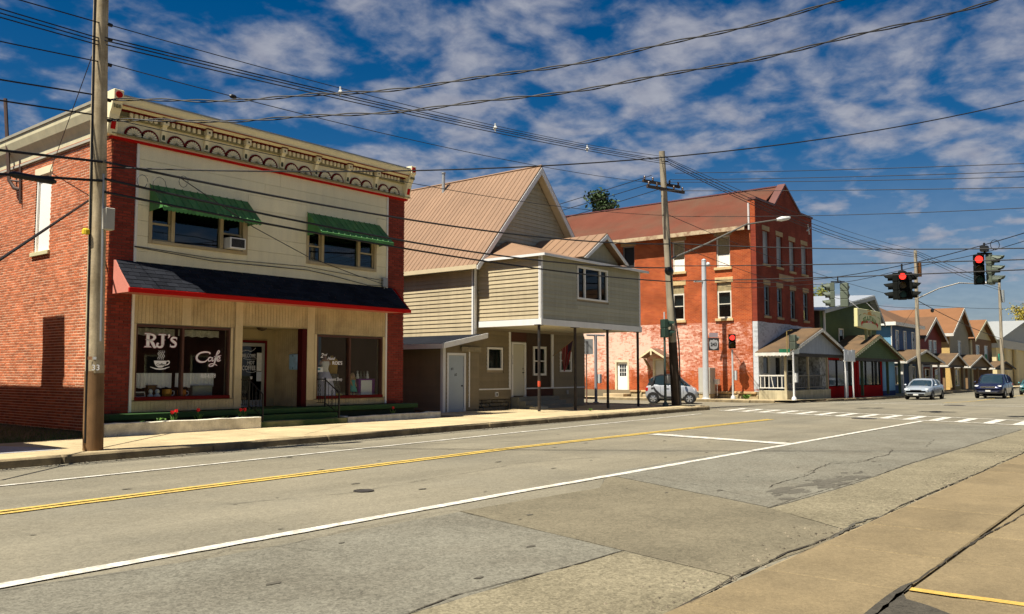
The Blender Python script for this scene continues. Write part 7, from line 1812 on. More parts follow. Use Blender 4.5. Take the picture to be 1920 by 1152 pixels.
# ================================================================== poles, signals, signs
wood = M('pole_wood', (0.44, 0.36, 0.23), rough=.9, var=.18, sc=2, grain=.15, gsc=25, streak=.55, tint=(0.29, 0.225, 0.13), tsc=2.5)
wood_dk = M('pole_creosote', (0.040, 0.028, 0.018), rough=.8, var=.3, sc=4, streak=.3)
wood_g = M('pole_grey', (0.30, 0.26, 0.19), rough=.9, var=.2, sc=2, streak=.35)
def pole(name, label, x, y, z0, h, r0, r1, lean=(0, 0), mat=None, dark_h=0.0, dark=None):
    t = thing(name, label, 'utility pole', (x, y, z0))
    def at(z): f = (z - z0) / h; return Vector((x + lean[0] * f, y + lean[1] * f, z))
    mb = MB(); zs = [z0 - .02 + (h - dark_h) * i / 8 + dark_h for i in range(9)] if dark_h else [z0 - .02 + h * i / 9 for i in range(10)]
    mb.tube([at(z) + Vector((random.uniform(-.006, .006), random.uniform(-.006, .006), 0)) for z in zs], [r0 + (r1 - r0) * (z - z0) / h for z in zs], 12); sh_ = mb.build('shaft', mat or wood, t, smooth=True)
    if dark_h:
        mb = MB(); mb.tube([at(z0 - .02), at(z0 + dark_h * .5), at(z0 + dark_h + .02)], [r0 + .004, r0 + .003, r0 + .002 + (r1 - r0) * dark_h / h], 12); mb.build('treated_base', dark or wood_dk, t, smooth=True)
    return t, at
# near pole
P1, at1 = pole('utility_pole', 'tall weathered pole with number plate on the kerb before the brick shop', 7.64, 16.34, 0.12, 10.6, 0.175, 0.125, (-0.20, 0), None, 1.5, M('pole_stained', (0.17, 0.095, 0.04), rough=.85, var=.3, sc=3, streak=.5))
mb = MB()
for k in range(2): mb.tube([at1(0.3) + Vector((-.17, -.06 + .03 * k, 0)), at1(4.0) + Vector((-.155, -.06 + .03 * k, 0)), at1(10.3) + Vector((-.135, -.05 + .03 * k, 0))], .012, 5)
mb.build('riser_cable', iron, P1)
mb = MB(); mb.tube([at1(2.2) + Vector((.03, -.165, 0)), at1(5.4) + Vector((.03, -.155, 0))], .022, 6); mb.build('riser_pipe', grey_mt, P1)
q = at1(4.62); mb = MB(); mb.box(q.x + .02, q.x + .20, q.y - .30, q.y - .12, q.z - .3, q.z + .12); mb.build('junction_box', M('box_grey', (0.40, 0.38, 0.32), var=.12), P1, bevel=.012)
q = at1(4.28); mb = MB(); mb.lathe([(.07, -.06), (.07, .02), (.04, .05)], (q.x - .22, q.y - .02, q.z), 10); mb.build('yellow_marker', M('marker_yellow', (.66, .48, .03)), P1)
q = at1(1.72); RTv = Vector((math.sin(YAW), -math.cos(YAW), 0))
pr = -math.atan2(q.x, q.y)   # plate faces the street corner
nv = Vector((-q.x, -q.y, 0)).normalized(); sv = Vector((-nv.y, nv.x, 0)) * -1
def plate(name, z, w, h, mat, du, par):
    c = at1(z) + nv * .172 + sv * -du
    mb = MB(); a = sv * w / 2; u_ = Vector((0, 0, h / 2)); mb.add([c - a - u_, c + a - u_, c + a + u_, c - a + u_], [(0, 1, 2, 3)]); return mb.build(name, mat, par, recalc=False)
plate('number_plate', 1.88, .06, .05, M('plate_grey', (.5, .5, .48)), .0, P1); plate('number_plate', 1.88, .07, .06, M('plate_rust', (.4, .2, .1)), -.08, P1)
lettering('33', .15, wht, P1, tuple(at1(1.655) + nv * .178 + Vector((-.05, .02, 0))), rz=math.atan2(nv.x, -nv.y))
mb = MB()
for z in (7.6, 8.1, 8.4, 6.9, 6.5): q = at1(z); mb.cyl((q.x + .1, q.y, q.z), .035, 'x', .12, 6)
mb.build('line_bracket', iron, P1)
# crossarm pole at the corner
P2, at2 = pole('utility_pole', 'dark-footed leaning pole with cross-arms and street lamp at the side street corner', 34.5, 18.48, 0.1, 11.45, 0.20, 0.13, (-1.0, 0), wood_g, 2.9)
dkw = M('arm_dark', (0.05, 0.035, 0.025), var=.2)
for z, off in ((10.15, .12), (9.86, -.12)):
    q = at2(z); mb = MB(); d = Vector((.96, -.28, 0)); n_ = Vector((.28, .96, 0))
    a, b = q - d * 1.15 + n_ * off, q + d * 1.15 + n_ * off
    mb.slab([a - n_ * .05, b - n_ * .05, b + n_ * .05, a + n_ * .05], .12); ca_ = mb.build('cross_arm', dkw, P2)
    for k in (-1.05, -.55, .5, 1.05):
        c = q + d * k + n_ * off; mb = MB(); mb.lathe([(.02, 0), (.05, .04), (.035, .08), (.055, .12), (.03, .17)], tuple(c), 8); mb.build('insulator', M('insulator_brown', (.06, .03, .02), rough=.3), ca_)
for z in (11.3, 11.1): q = at2(z); mb = MB(); mb.tube([q, q + Vector((.35, -.1, .02))], .03, 5); mb.build('line_bracket', iron, P2)
q0 = at2(6.65); q1 = on_y(1455, 414, 18.2)
q1 = Vector((q0.x + 2.6, q0.y - 2.9, 9.0)); e_ = on_y(1458, 412, 15.6)
mb = MB(); pts = [q0, q0.lerp(e_, .35) + Vector((0, 0, .1)), q0.lerp(e_, .7) + Vector((0, 0, .32)), e_ + Vector((0, 0, 0))]; mb.tube(pts, [.045, .042, .038, .03], 8); lm = mb.build('lamp_arm', M('arm_steel', (.16, .15, .13), rough=.5, metal=.3), P2, smooth=True)
dv = (e_ - pts[2]); dv.normalize(); mb = MB(); mb.tube([e_ - dv * .05, e_ + dv * .25, e_ + dv * .65, e_ + dv * .8], [.06, .12, .10, .03], 10); mb.build('lamp_head', M('lamp_white', (.72, .72, .68), rough=.4), lm, smooth=True)
q = at2(6.1); mb = MB(); mb.ell((q.x - .42, q.y - .25, q.z), .34, .14, .2, 12, 8); mb.build('splice_closure', iron, P2, smooth=True)
q = at2(7.4); mb = MB(); mb.tube([q + Vector((-.1, -.16, .2)), q + Vector((.05, -.17, -2)), Vector((34.4, 18.25, 2.9)), Vector((34.5, 18.25, .15))], .035, 6); mb.build('riser_pipe', M('riser_black', (.02, .02, .02)), P2)
# poles along the row
P3, at3 = pole('utility_pole', 'grey pole with slender street lamp before the blue house', 72.6, 17.55, gz(72), 11.6, .19, .12, (0.3, 0), wood_g)
q0 = at3(7.5); e_ = on_y(1826, 532, 13.6); mb = MB(); mb.tube([q0, q0.lerp(e_, .4) + Vector((0, 0, .35)), q0.lerp(e_, .75) + Vector((0, 0, .35)), e_], [.06, .05, .05, .04], 7); lm = mb.build('lamp_arm', MATS['arm_steel'], P3)
mb = MB(); mb.tube([e_, e_ + Vector((.2, -.5, .03)), e_ + Vector((.35, -.9, .02))], [.06, .14, .08], 8); mb.build('lamp_head', MATS['lamp_white'], lm)
q = at3(9.85); mb = MB(); mb.box(q.x + .15, q.x + .55, q.y - .3, q.y, q.z - .55, q.z + .55); mb.build('amber_signal_box', M('amber_box', (.20, .08, .02)), P3)
P4, at4 = pole('utility_pole', 'grey pole with transformer can before the cream hall', 107.0, 17.3, gz(100), 12.0, .2, .13, (0.3, 0), wood_g)
q = at4(10.2); mb = MB(); mb.tube([q + Vector((.45, -.1, -.75)), q + Vector((.45, -.1, .6))], .3, 12); mb.build('transformer', M('transformer', (.30, .33, .34), rough=.5), P4)
P0, at0 = pole('utility_pole', 'weathered pole further down the kerb beyond the neighbour house', -30.0, 14.9, 0.12, 10.8, .17, .12)
N1, atn1 = pole('utility_pole', 'weathered pole on the near pavement beside the street', 17.5, 1.0, 0.04, 11.5, .17, .12)
N2, atn2 = pole('utility_pole', 'signal span pole on the near corner of the crossing', 31.0, 1.9, 0.04, 11.5, .18, .13)
C1, atc1 = pole('utility_pole', 'pole along the side street behind the corner house', 33.8, 48.0, 0.0, 11.0, .17, .12, (0, 0), wood_g)
# white steel signal pole
galv = M('galvanised', (.52, .54, .55), rough=.45, metal=.2, var=.12, streak=.1)
mp_ = thing('signal_pole', 'tall pale steel pole with route shield by the peeling brick wall', 'pole', (44.9, 22.15, .1))
mb = MB(); mb.tube([(44.9, 22.15, .1), (44.9, 22.15, 8.05)], [.18, .13], 14); mb.build('shaft', galv, mp_, smooth=True)
mb = MB(); mb.lathe([(.14, 0), (.14, .05), (.05, .12)], (44.9, 22.15, 8.05), 12); mb.build('cap', galv, mp_)
mb = MB(); mb.ell((45.1, 22.0, 7.85), .16, .14, .14, 10, 6); mb.build('camera_ball', M('ball_white', (.7, .7, .68), rough=.4), mp_, smooth=True)
mb = MB(); mb.lathe([(.26, 0), (.26, .06), (.2, .1)], (44.9, 22.15, .1), 12); mb.build('base_plate', galv, mp_)
mb = MB(); mb.tube([(44.9, 22.1, 6.85), (44.35, 22.5, 6.85)], .06, 8); mb.build('sleeve', galv, mp_)
rs = thing('route_sign', 'dark route shield sign with pale numerals on the steel signal pole', 'sign', (44.95, 21.85, 2.8))
cdir = Vector((-44.95, -21.85, 0)).normalized(); sd_ = Vector((-cdir.y, cdir.x, 0)); 
def fplate(c, w, h, th, mat, name, par, n=cdir, bev=0.0):
    s_ = Vector((-n.y, n.x, 0)); a = s_ * w / 2; u_ = Vector((0, 0, h / 2)); mb = MB(); b = n * th
    mb.add([c - a - u_, c + a - u_, c + a + u_, c - a + u_, c - a - u_ + b, c + a - u_ + b, c + a + u_ + b, c - a + u_ + b], [(0, 3, 2, 1), (4, 5, 6, 7), (0, 1, 5, 4), (1, 2, 6, 5), (2, 3, 7, 6), (3, 0, 4, 7)])
    return mb.build(name, mat, par, bevel=bev)
sgn_n = Vector((-.75, -.66, 0)).normalized(); sgc = Vector((45.15, 21.75, 3.25))
bp_ = fplate(sgc, .62, .72, .02, M('sign_black', (.03, .03, .03), rough=.5), 'panel', rs, sgn_n)
sh_s = Vector((-sgn_n.y, sgn_n.x, 0)); mb = MB(); o_ = sgc + sgn_n * .024
out = [(-.24, -.1), (-.2, -.24), (0, -.31), (.2, -.24), (.24, -.1), (.26, .1), (.18, .25), (.08, .22), (0, .28), (-.08, .22), (-.18, .25), (-.26, .1)]
mb.poly([o_ + sh_s * a + Vector((0, 0, b)) for a, b in out]); mb.build('shield', M('shield_grey', (.34, .34, .34)), rs, recalc=False)
lettering('243', .27, blk, rs, tuple(sgc + sgn_n * .032 - Vector((0, 0, .1))), rz=math.atan2(sgn_n.x, -sgn_n.y), bold=.006, align='CENTER', sx=.9)
fplate(sgc + Vector((0, 0, .52)), .5, .26, .02, M('sign_dim', (.30, .24, .26)), 'top_panel', rs, sgn_n)
cb = thing('control_cabinet', 'grey traffic control cabinet against the peeling brick wall', 'cabinet', (45.9, 22.5, .4))
mb = MB(); mb.box(45.55, 46.25, 22.2, 22.95, .40, 1.92); mb.build('case', M('cab_grey', (.36, .35, .31), rough=.5, var=.08), cb, bevel=.02)
mb = MB(); mb.box(45.535, 45.55, 22.26, 22.89, .48, 1.84); cdd = mb.build('cab_door', M('cab_door', (.40, .39, .34), rough=.5), cb, bevel=.005)
mb = MB(); mb.box(45.52, 45.535, 22.34, 22.5, .6, .75); mb.box(45.52, 45.535, 22.55, 22.62, 1.1, 1.3); mb.build('cab_handle', M('label_pale', (.7, .7, .66)), cdd)
mb = MB(); mb.box(45.6, 46.2, 22.25, 22.9, .1, .395); mb.build('plinth', conc, cb)
mb = MB(); mb.box(46.0, 46.3, 21.95, 22.15, .95, 1.25); mb.box(46.1, 46.14, 22.02, 22.06, .3, .95); mb.build('side_box', trim2, cb)

# signal heads
hb_ = M('signal_black', (.008, .009, .008), rough=.85, spec=.1, var=.1); hg = M('signal_green', (.022, .045, .032), rough=.5, var=.15); hgr = M('signal_grey', (.10, .12, .09), rough=.6, var=.2)
lens_off = {'r': M('lens_red_off', (.08, .01, .01), rough=.2), 'y': M('lens_amber_off', (.09, .06, .01), rough=.2), 'g': M('lens_green_off', (.015, .05, .045), rough=.2)}
lens_on = emit('lens_red_lit', (1.0, .03, .02), 1.6)
def head(parent, c, yaw, secs, mat, lit=None, s=1.0, vis=True, vlen=.28):
    """signal head as a part: housing > visors, lenses. c = top centre, yaw = direction it faces"""
    d = Vector((math.cos(yaw), math.sin(yaw), 0)); a = Vector((-d.y, d.x, 0)); hh = .355 * s
    n = len(secs); mb = MB()
    def P(x, y, z): return Vector(c) + a * x + d * y + Vector((0, 0, z))
    for k in range(n):
        z1, z0 = -k * hh, -(k + 1) * hh + .008
        w = .17 * s; dp = .19 * s
        mb.add([P(-w, -dp / 2, z0), P(w, -dp / 2, z0), P(w, dp / 2, z0), P(-w, dp / 2, z0), P(-w, -dp / 2, z1), P(w, -dp / 2, z1), P(w, dp / 2, z1), P(-w, dp / 2, z1)], [(0, 3, 2, 1), (4, 5, 6, 7), (0, 1, 5, 4), (1, 2, 6, 5), (2, 3, 7, 6), (3, 0, 4, 7)])
    h = mb.build('signal_head', mat, parent, bevel=.02 * s)
    for k, sc_ in enumerate(secs):
        zc = -(k + .5) * hh
        mb = MB(); mb.poly([P(.125 * s * math.cos(t * .3927), .105 * s, zc + .125 * s * math.sin(t * .3927)) for t in range(16)]); mb.build('lens', lens_on if lit == k else lens_off[sc_], h, recalc=False)
        mb = MB(); N = 12; vs = []
        for t in range(N + 1):
            ang_ = math.radians(-50 + 280 * t / N); L = vlen * s * (1.0 - .55 * (1 - max(0, math.sin(ang_)) ** .7)) + .04
            x, z = .15 * s * math.cos(ang_), zc + .15 * s * math.sin(ang_)
            vs += [P(x, .09 * s, z), P(x, .09 * s + L, z - .04 * s * (1 if math.sin(ang_) > 0 else 0))]
        mb.add(vs, [(2 * t, 2 * t + 2, 2 * t + 3, 2 * t + 1) for t in range(N)]); mb.build('visor', mat, h, recalc=False, smooth='all')
    return h
TO = lambda p: math.atan2(-p[1], -p[0])
def solve_span(A, B, samples):
    rows, ys = [], []
    for u, v in samples:
        d = ray(u, v); ab = (B - A); den = d.x * ab.y - d.y * ab.x
        t = -(d.x * A.y - d.y * A.x) / den; k = (A.x + ab.x * t) / d.x
        rows.append((1 - t, t, -4 * t * (1 - t))); ys.append(EYE.z + d.z * k)
    return np.linalg.lstsq(np.array(rows), np.array(ys), rcond=None)[0]
_z0, _z1, _sg = solve_span(Vector((44.9, 22.15)), Vector((31.0, 1.9)), [(1340, 527), (1553, 520), (1600, 513), (1690, 500), (1760, 486), (1840, 463), (1900, 439)])
spanA, spanB = Vector((44.9, 22.15, _z0)), Vector((31.0, 1.9, _z1))
def span_at(t, sag=None): p = spanA.lerp(spanB, t); p.z -= 4 * _sg * t * (1 - t); return p
# four-way cluster: place by picture direction on the span line
def on_span(u):
    best = min((abs(960 + F_PX * ((span_at(i / 400).x * RT.x + span_at(i / 400).y * RT.y)) / ((span_at(i / 400) - EYE).dot(FW)) - u), i / 400) for i in range(401))[1]
    return span_at(best)
def ztop(u, v, p):                              # height at which a pixel row meets the vertical line through p
    d = ray(u, v); k = (Vector((p.x, p.y, 0)) - Vector((EYE.x, EYE.y, 0))).length / math.hypot(d.x, d.y); return EYE.z + d.z * k
a_ = on_span(1690); za = ztop(1690, 512, a_)
sA = thing('signal_cluster', 'four-way black traffic signal showing red hung over the crossing', 'traffic signal', (a_.x, a_.y, za - 1.1))
ty = TO(a_)
for k, (dy, lit) in enumerate(((0.05, 0), (math.pi / 2 + .05, None), (-math.pi / 2 + .05, None), (math.pi + .05, None))):
    yw = ty + dy; c = Vector((a_.x + .26 * math.cos(yw), a_.y + .26 * math.sin(yw), za)); head(sA, c, yw, 'ryg', hb_, lit, vlen=.30)
mb = MB(); mb.tube([(a_.x, a_.y, za), (a_.x, a_.y, ztop(1690, 500, a_) + .1)], .035, 6); mb.lathe([(.16, -.02), (.16, .05), (.06, .1)], (a_.x, a_.y, za), 8); mb.build('hanger', iron, sA)
b_ = on_span(1845); zb = ztop(1845, 478, b_)
sB = thing('signal_cluster', 'two-way black traffic signal showing red below a looped cable', 'traffic signal', (b_.x, b_.y, zb - 1.1))
ty = TO(b_)
rgt = Vector((RT.x, RT.y, 0))
head(sB, Vector((b_.x, b_.y, zb)) - rgt * .22, ty + .12, 'ryg', hb_, 0); head(sB, Vector((b_.x, b_.y, zb)) + rgt * .18, ty + 1.25, 'ryg', hgr, None, vlen=.34)
mb = MB(); mb.tube([(b_.x, b_.y, zb), (b_.x, b_.y, zb + .42)], .035, 6); mb.box(b_.x - .16, b_.x + .16, b_.y - .12, b_.y + .12, zb + .12, zb + .3); mb.tube([Vector((b_.x, b_.y, zb + .04)) - rgt * .25, Vector((b_.x, b_.y, zb + .04)) + rgt * .25], .04, 6); mb.build('hanger', iron, sB)
c_ = on_span(1571); zc_ = ztop(1571, 531, c_)
sC = thing('signal_cluster', 'pair of grey-backed traffic signals hung before the green house roof', 'traffic signal', (c_.x, c_.y, zc_ - 1.1))
ty = TO(c_)
head(sC, Vector((c_.x, c_.y, zc_)) - rgt * .28, ty - 1.35, 'ryg', hgr, None); head(sC, Vector((c_.x, c_.y, zc_)) + rgt * .28, ty + math.pi - .3, 'ryg', hgr, None)
mb = MB(); mb.tube([Vector((c_.x, c_.y, zc_ + .05)) - rgt * .3, Vector((c_.x, c_.y, zc_ + .05)) + rgt * .3], .035, 6); mb.tube([(c_.x, c_.y, zc_ + .03), (c_.x, c_.y, zc_ + .3)], .03, 6); mb.build('hanger', iron, sC)
def pedestal(x, y, z0, zt, ht, yaw, label, pm, lit=None, hm=None, extra=None, side=0.0):
    t = thing('pedestal_signal', label, 'traffic signal', (x, y, z0))
    mb = MB(); mb.tube([(x, y, z0), (x, y, zt)], [.06, .05], 10); mb.lathe([(.14, 0), (.13, .12), (.07, .2)], (x, y, z0), 10); mb.build('post', pm, t, smooth=True)
    head(t, (x + side * math.cos(yaw), y + side * math.sin(yaw), ht), yaw, 'ry', hm or hg, lit, s=1.15, vlen=.30)
    return t
t = pedestal(33.55, 18.5, .13, 3.25, 3.98, -.55, 'dark green two-lens signal on a post beside the cross-armed pole', M('post_green', (.05, .07, .06), rough=.5)); 
mb = MB(); mb.tube([(33.55, 18.5, 3.95), (33.55, 18.5, 4.3)], .03, 6); mb.build('finial', galv, t)
mb = MB(); mb.box(33.45, 33.65, 18.3, 18.45, 1.15, 1.5); mb.build('push_button', M('button_grey', (.25, .25, .24)), t)
t = pedestal(45.8, 20.92, .13, 2.95, 3.82, TO((45.8, 20.92)) + .1, 'two-lens signal glowing red on a post before the brick wall', galv, 0, hb_)
mb = MB(); mb.box(45.9, 46.05, 20.75, 20.9, 1.2, 1.75); mb.build('push_button', galv, t)
t = pedestal(46.02, 17.48, .12, 2.75, 3.70, -.25, 'grey-green two-lens signal on a white post with street name blades', M('post_white', (.72, .72, .70), rough=.5), None, hgr)
mb = MB(); mb.box(45.88, 46.14, 17.28, 17.44, 1.1, 1.6); mb.build('push_button', trim2, t)
mb = MB(); mb.tube([(45.75, 17.7, 2.7), (45.75, 17.7, 3.9), (46.0, 17.5, 3.95)], .03, 6); mb.build('bracket_arm', M('arm_bronze', (.25, .18, .06)), t)
fplate(Vector((45.75, 17.85, 2.82)), .62, .2, .012, M('street_green', (.02, .14, .07), rough=.4), 'street_blade', t, Vector((-1, 0, 0))); fplate(Vector((46.15, 17.35, 2.78)), .3, .26, .012, M('street_white', (.65, .7, .66), rough=.4), 'street_blade', t, Vector((-.7, -.7, 0)))
# signs seen from behind
def signpost(name, label, posts, c, w, h, n, mat, pm, z0):
    t = thing(name, label, 'sign', (posts[0][0], posts[0][1], z0))
    for x, y in posts:
        mb = MB(); mb.tube([(x, y, z0), (x, y, c[2] + h / 2 - .03)], .035, 7); mb.build('post', pm, t)
    return t
nb2 = Vector((-.8, -.6, 0)).normalized()
t = signpost('street_sign', 'square sign seen from behind on a leaning post by the corner house', [(36.35, 24.55)], (36.35, 24.5, 2.95), .62, .78, nb2, None, M('post_rust', (.18, .10, .07)), .1)
bp2 = fplate(Vector((36.33, 24.5, 2.95)), .62, .78, .015, M('sign_back', (.30, .31, .31), metal=.4, rough=.5), 'panel', t, nb2); fplate(Vector((36.33, 24.5, 2.95)) + nb2 * .02, .10, .6, .02, M('sign_rib', (.1, .1, .1)), 'rib', t, nb2)
t = thing('steel_post', 'grey steel post with meter box by the corner house', 'post', (36.0, 23.75, .1)); mb = MB(); mb.tube([(36.0, 23.75, .1), (36.0, 23.75, 3.5)], .075, 10); mb.lathe([(.16, 0), (.16, .05), (.08, .08)], (36.0, 23.75, .1), 10); mb.build('shaft', M('post_grey', (.22, .22, .24), rough=.5), t); mb = MB(); mb.box(36.05, 36.22, 23.55, 23.72, 1.1, 1.55); mb.build('meter', galv, t); mb = MB(); mb.tube([(35.5, 23.95, 3.5), (36.5, 23.55, 3.5)], .05, 6); mb.build('cross_bar', M('post_grey', (.22, .22, .24)), t)
zz = gz(54.5) + .13
t = thing('route_sign_board', 'white route sign board on two posts seen from behind before the red shop', 'sign', (54.6, 17.5, zz))
for x in (54.75, 56.2): mb = MB(); mb.tube([(x, 17.5, zz), (x, 17.5, 3.0)], .05, 7); mb.build('post', M('post_white', (.72, .72, .70)), t)
for k, x in enumerate((54.75, 55.5, 56.2)): fplate(Vector((x, 17.45, 2.72 if k != 1 else 2.68)), .66, .72 if k != 1 else .62, .02, M('board_white_blue', (.62, .66, .70), rough=.4, var=.15), 'panel', t, Vector((0, -1, 0)))
mb = MB(); mb.box(54.4, 56.7, 17.47, 17.5, 2.98, 3.05); mb.box(54.4, 56.7, 17.47, 17.5, 2.33, 2.40); mb.build('cross_bar', M('post_white', (.72, .72, .70)), t)
t = thing('phone_panel', 'narrow grey panel standing behind the white sign board', 'panel', (56.0, 17.9, zz)); mb = MB(); mb.box(55.8, 56.35, 17.85, 17.95, zz, 1.75); mb.build('body', galv, t, bevel=.02)
# mast on the brick shop's side wall
t = thing('service_mast', 'rusty electric service mast on the brick side wall', 'mast', (9.93, 27.3, 6.0))
mpt = M('mast_rust', (.07, .04, .03), rough=.6, var=.2); q = on_x(10, 186, 9.75); q2 = on_x(17, 338, 9.75); q3 = on_x(37, 356, 9.93)
mb = MB(); mb.tube([q, q2, q2.lerp(q3, .5) + Vector((0, 0, -.1)), q3], .055, 8); mb.build('pipe', mpt, t, smooth=True)
mb = MB(); r1_ = on_x(38, 300, 9.92); r2_ = on_x(38, 382, 9.92); mb.tube([r1_, r2_], .035, 6); mb.tube([r1_.lerp(r2_, .5), q2], .03, 6); mb.build('bracket', mpt, t)

# ================================================================== overhead wires
wirem = M('wire_black', (.012, .012, .014), rough=.6, var=0, grain=0)
NW = 0
def wire(name, label, a, b, samples, r, group=None, free=None, n=26, wob=0.0, twist=0, lead=None):
    """span whose two ends are known in plan; end heights and sag are solved from where it crosses the picture"""
    A, B = Vector(a[:2]), Vector(b[:2]); rows = []; ys = []
    for u, v in samples:
        d = ray(u, v); dx = Vector((d.x, d.y)); ab = B - A
        den = dx.x * ab.y - dx.y * ab.x
        if abs(den) < 1e-6: continue
        t = -(dx.x * A.y - dx.y * A.x) / den
        k = (A.x + ab.x * t) / d.x
        z = EYE.z + d.z * k
        rows.append((1 - t, t, -4 * t * (1 - t))); ys.append(z)
    if len(a) == 3: rows.append((100, 0, 0)); ys.append(100 * a[2])
    if len(b) == 3: rows.append((0, 100, 0)); ys.append(100 * b[2])
    if free is not None: rows.append((0, 0, 3)); ys.append(3 * free)
    z0, z1, sg = np.linalg.lstsq(np.array(rows), np.array(ys), rcond=None)[0]
    pts = []
    for i in range(n + 1):
        t = i / n; p = A.lerp(B, t)
        pts.append(Vector((p.x, p.y, z0 * (1 - t) + z1 * t - 4 * sg * t * (1 - t))))
    mb = MB()
    if twist:
        m_ = n * 6; L = (B - A).length; nn = Vector((-(B - A).y, (B - A).x, 0)).normalized()
        for k in range(2):
            q = []
            for i in range(m_ + 1):
                t = i / m_; p = A.lerp(B, t); z = z0 * (1 - t) + z1 * t - 4 * sg * t * (1 - t); ph = t * L * twist + k * math.pi
                q.append(Vector((p.x, p.y, z)) + nn * (.022 * math.cos(ph)) + Vector((0, 0, .022 * math.sin(ph) + .02 * math.sin(t * L * 1.9))))
            mb.tube(q, r, 5)
    else: mb.tube(pts, r, 5)
    o = solo(mb, name, wirem, label, 'wire', tuple(pts[0]), group)
    return pts
def P(at, z, dx=0, dy=0): q = at(z); return (q.x + dx, q.y + dy)
G1 = 'power lines from the near pole to the cross-armed pole'
L1 = 'thin black power line high between the near pole and the cross-armed pole'
a1, a2, a0 = P(at1, 8.4, .05, -.1), P(at2, 11.3), P(at0, 9)
wire('power_line', 'topmost thin line strung from the near pole to the cross-armed pole', a1, a2, [(213, 50), (333, 83), (467, 118), (617, 162), (807, 208), (930, 237), (1100, 270), (1213, 290)], .010)
for k, (u1, v1, v2, v3, v4) in enumerate(((203, 75, 170, 238, 278), (203, 81, 174, 242, 281), (203, 88, 180, 247, 285))):
    wire('power_line', L1, P(at1, 8.1, .0, -.12 - .06 * k), P(at2, 11.1, .2 + .1 * k, -.1 * k), [(u1, v1), (627, v2), (923, v3), (1093, v4), (1222, v4 + 17)], .014, G1)
pt = wire('power_line', 'single thin line with splice from the near pole to the cross-arm', P(at1, 7.6, .1), P(at2, 10.0, -.3), [(203, 120), (290, 143), (413, 176), (640, 231), (773, 262), (1010, 313), (1173, 337)], .010)
q = on_y(413, 176, 16.55); mb = MB(); 
pp_ = min(pt, key=lambda w: abs((w.x * RT.x + w.y * RT.y) / ((w - EYE).dot(FW)) * F_PX + 960 - 413)); mb.ell(tuple(pp_), .10, .05, .05, 8, 6); solo(mb, 'wire_splice', iron, 'small black splice capsule on the single thin line', 'splice', tuple(pp_))
wire('power_line', 'thin drooping line from the near pole past the cornice to the cross-armed pole', P(at1, 6.5, .1), P(at2, 8.6), [(200, 222), (278, 239), (356, 255), (520, 292), (640, 321), (760, 340), (961, 376), (1146, 398), (1240, 404)], .010)
# the same lines left of the near pole
for k, (v0, v1, lb, g_) in enumerate(((-10, 43, 'topmost thin line leaving the near pole past the neighbour house', None), (17, 72, 'bundled power line leaving the near pole past the neighbour house', 'bundle past the neighbour house'), (25, 78, 'bundled power line leaving the near pole past the neighbour house', 'bundle past the neighbour house'), (33, 85, 'bundled power line leaving the near pole past the neighbour house', 'bundle past the neighbour house'), (78, 116, 'single thin line with clamps leaving the near pole past the neighbour house', None))):
    z_ = (8.4, 8.1, 8.1, 8.0, 7.6)[k]; wire('power_line', lb, P(at1, z_, 0, -.1), (-30, 14.9 - .06 * k), [(0, v0), (100, (v0 + v1) / 2 + 1), (185, v1)], .012, g_, free=.6)
T1 = [(320, 187), (430, 188), (530, 185), (640, 178), (757, 167), (890, 146), (1023, 125), (1280, 80), (1397, 48), (1497, 22), (1587, 0)]
T2 = [(330, 223), (430, 227), (530, 224), (640, 220), (1000, 182), (1123, 162), (1280, 136), (1480, 93), (1613, 63), (1763, 27), (1890, 0)]
wire('service_cable', 'upper thick twisted cable crossing the street from the near pole', P(at1, 6.9, .1), P(atn1, 9), T1, .013, None, twist=4.2)
wire('service_cable', 'lower thick twisted cable crossing the street from the near pole', P(at1, 6.5, .1), P(atn1, 9), T2, .013, None, twist=4.2)
wire('service_cable', 'upper grey drop cable left of the near pole', P(at1, 6.9, -.1), (-30, 14.8), [(0, 150), (80, 162), (150, 172), (182, 180)], .016, None, free=.9)
wire('service_cable', 'lower grey drop cable left of the near pole', P(at1, 6.5, -.1), (-30, 14.7), [(0, 190), (80, 199), (130, 207), (175, 217)], .016, None, free=.9)
wire('service_cable', 'straight black cable crossing the street above the tan roof ridge', P(at1, 5.9, .1), P(atn2, 9), [(250, 310), (480, 325), (770, 325), (1010, 313), (1240, 297), (1600, 245), (1920, 192)], .016)
CA = [(258, 316), (334, 329), (480, 360), (567, 385), (705, 404), (800, 417), (917, 433), (1050, 447), (1157, 455), (1245, 459)]
CB = [(304, 360), (400, 382), (480, 399), (567, 417), (800, 460), (883, 470), (1000, 488), (1078, 496), (1205, 502)]
CC = [(258, 373), (380, 393), (400, 404), (578, 436), (736, 462), (800, 475), (870, 484), (1000, 503), (1131, 517), (1240, 528)]
for k, (cs_, za_, zb_, lb) in enumerate(((CA, 5.66, 7.4, 'upper thick black telephone cable along the street'), (CB, 5.3, 6.1, 'middle thick black telephone cable along the street'), (CC, 5.06, 5.7, 'lower thick black telephone cable along the street'))):
    wire('telephone_cable', lb, P(at1, za_, .05, -.17), P(at2, zb_, -.1, -.2), cs_, .026)
for k, (v0, v1, lb) in enumerate(((281, 302, 'upper thick telephone cable left of the near pole'), (326, 338, 'lower thick telephone cable with sleeve left of the near pole'))):
    pts = wire('telephone_cable', lb, P(at1, (5.66, 5.3)[k], 0, -.17), (-30, 14.6), [(0, v0), (90, (v0 + v1) / 2 + 2), (182, v1)], .026, None, free=.7)
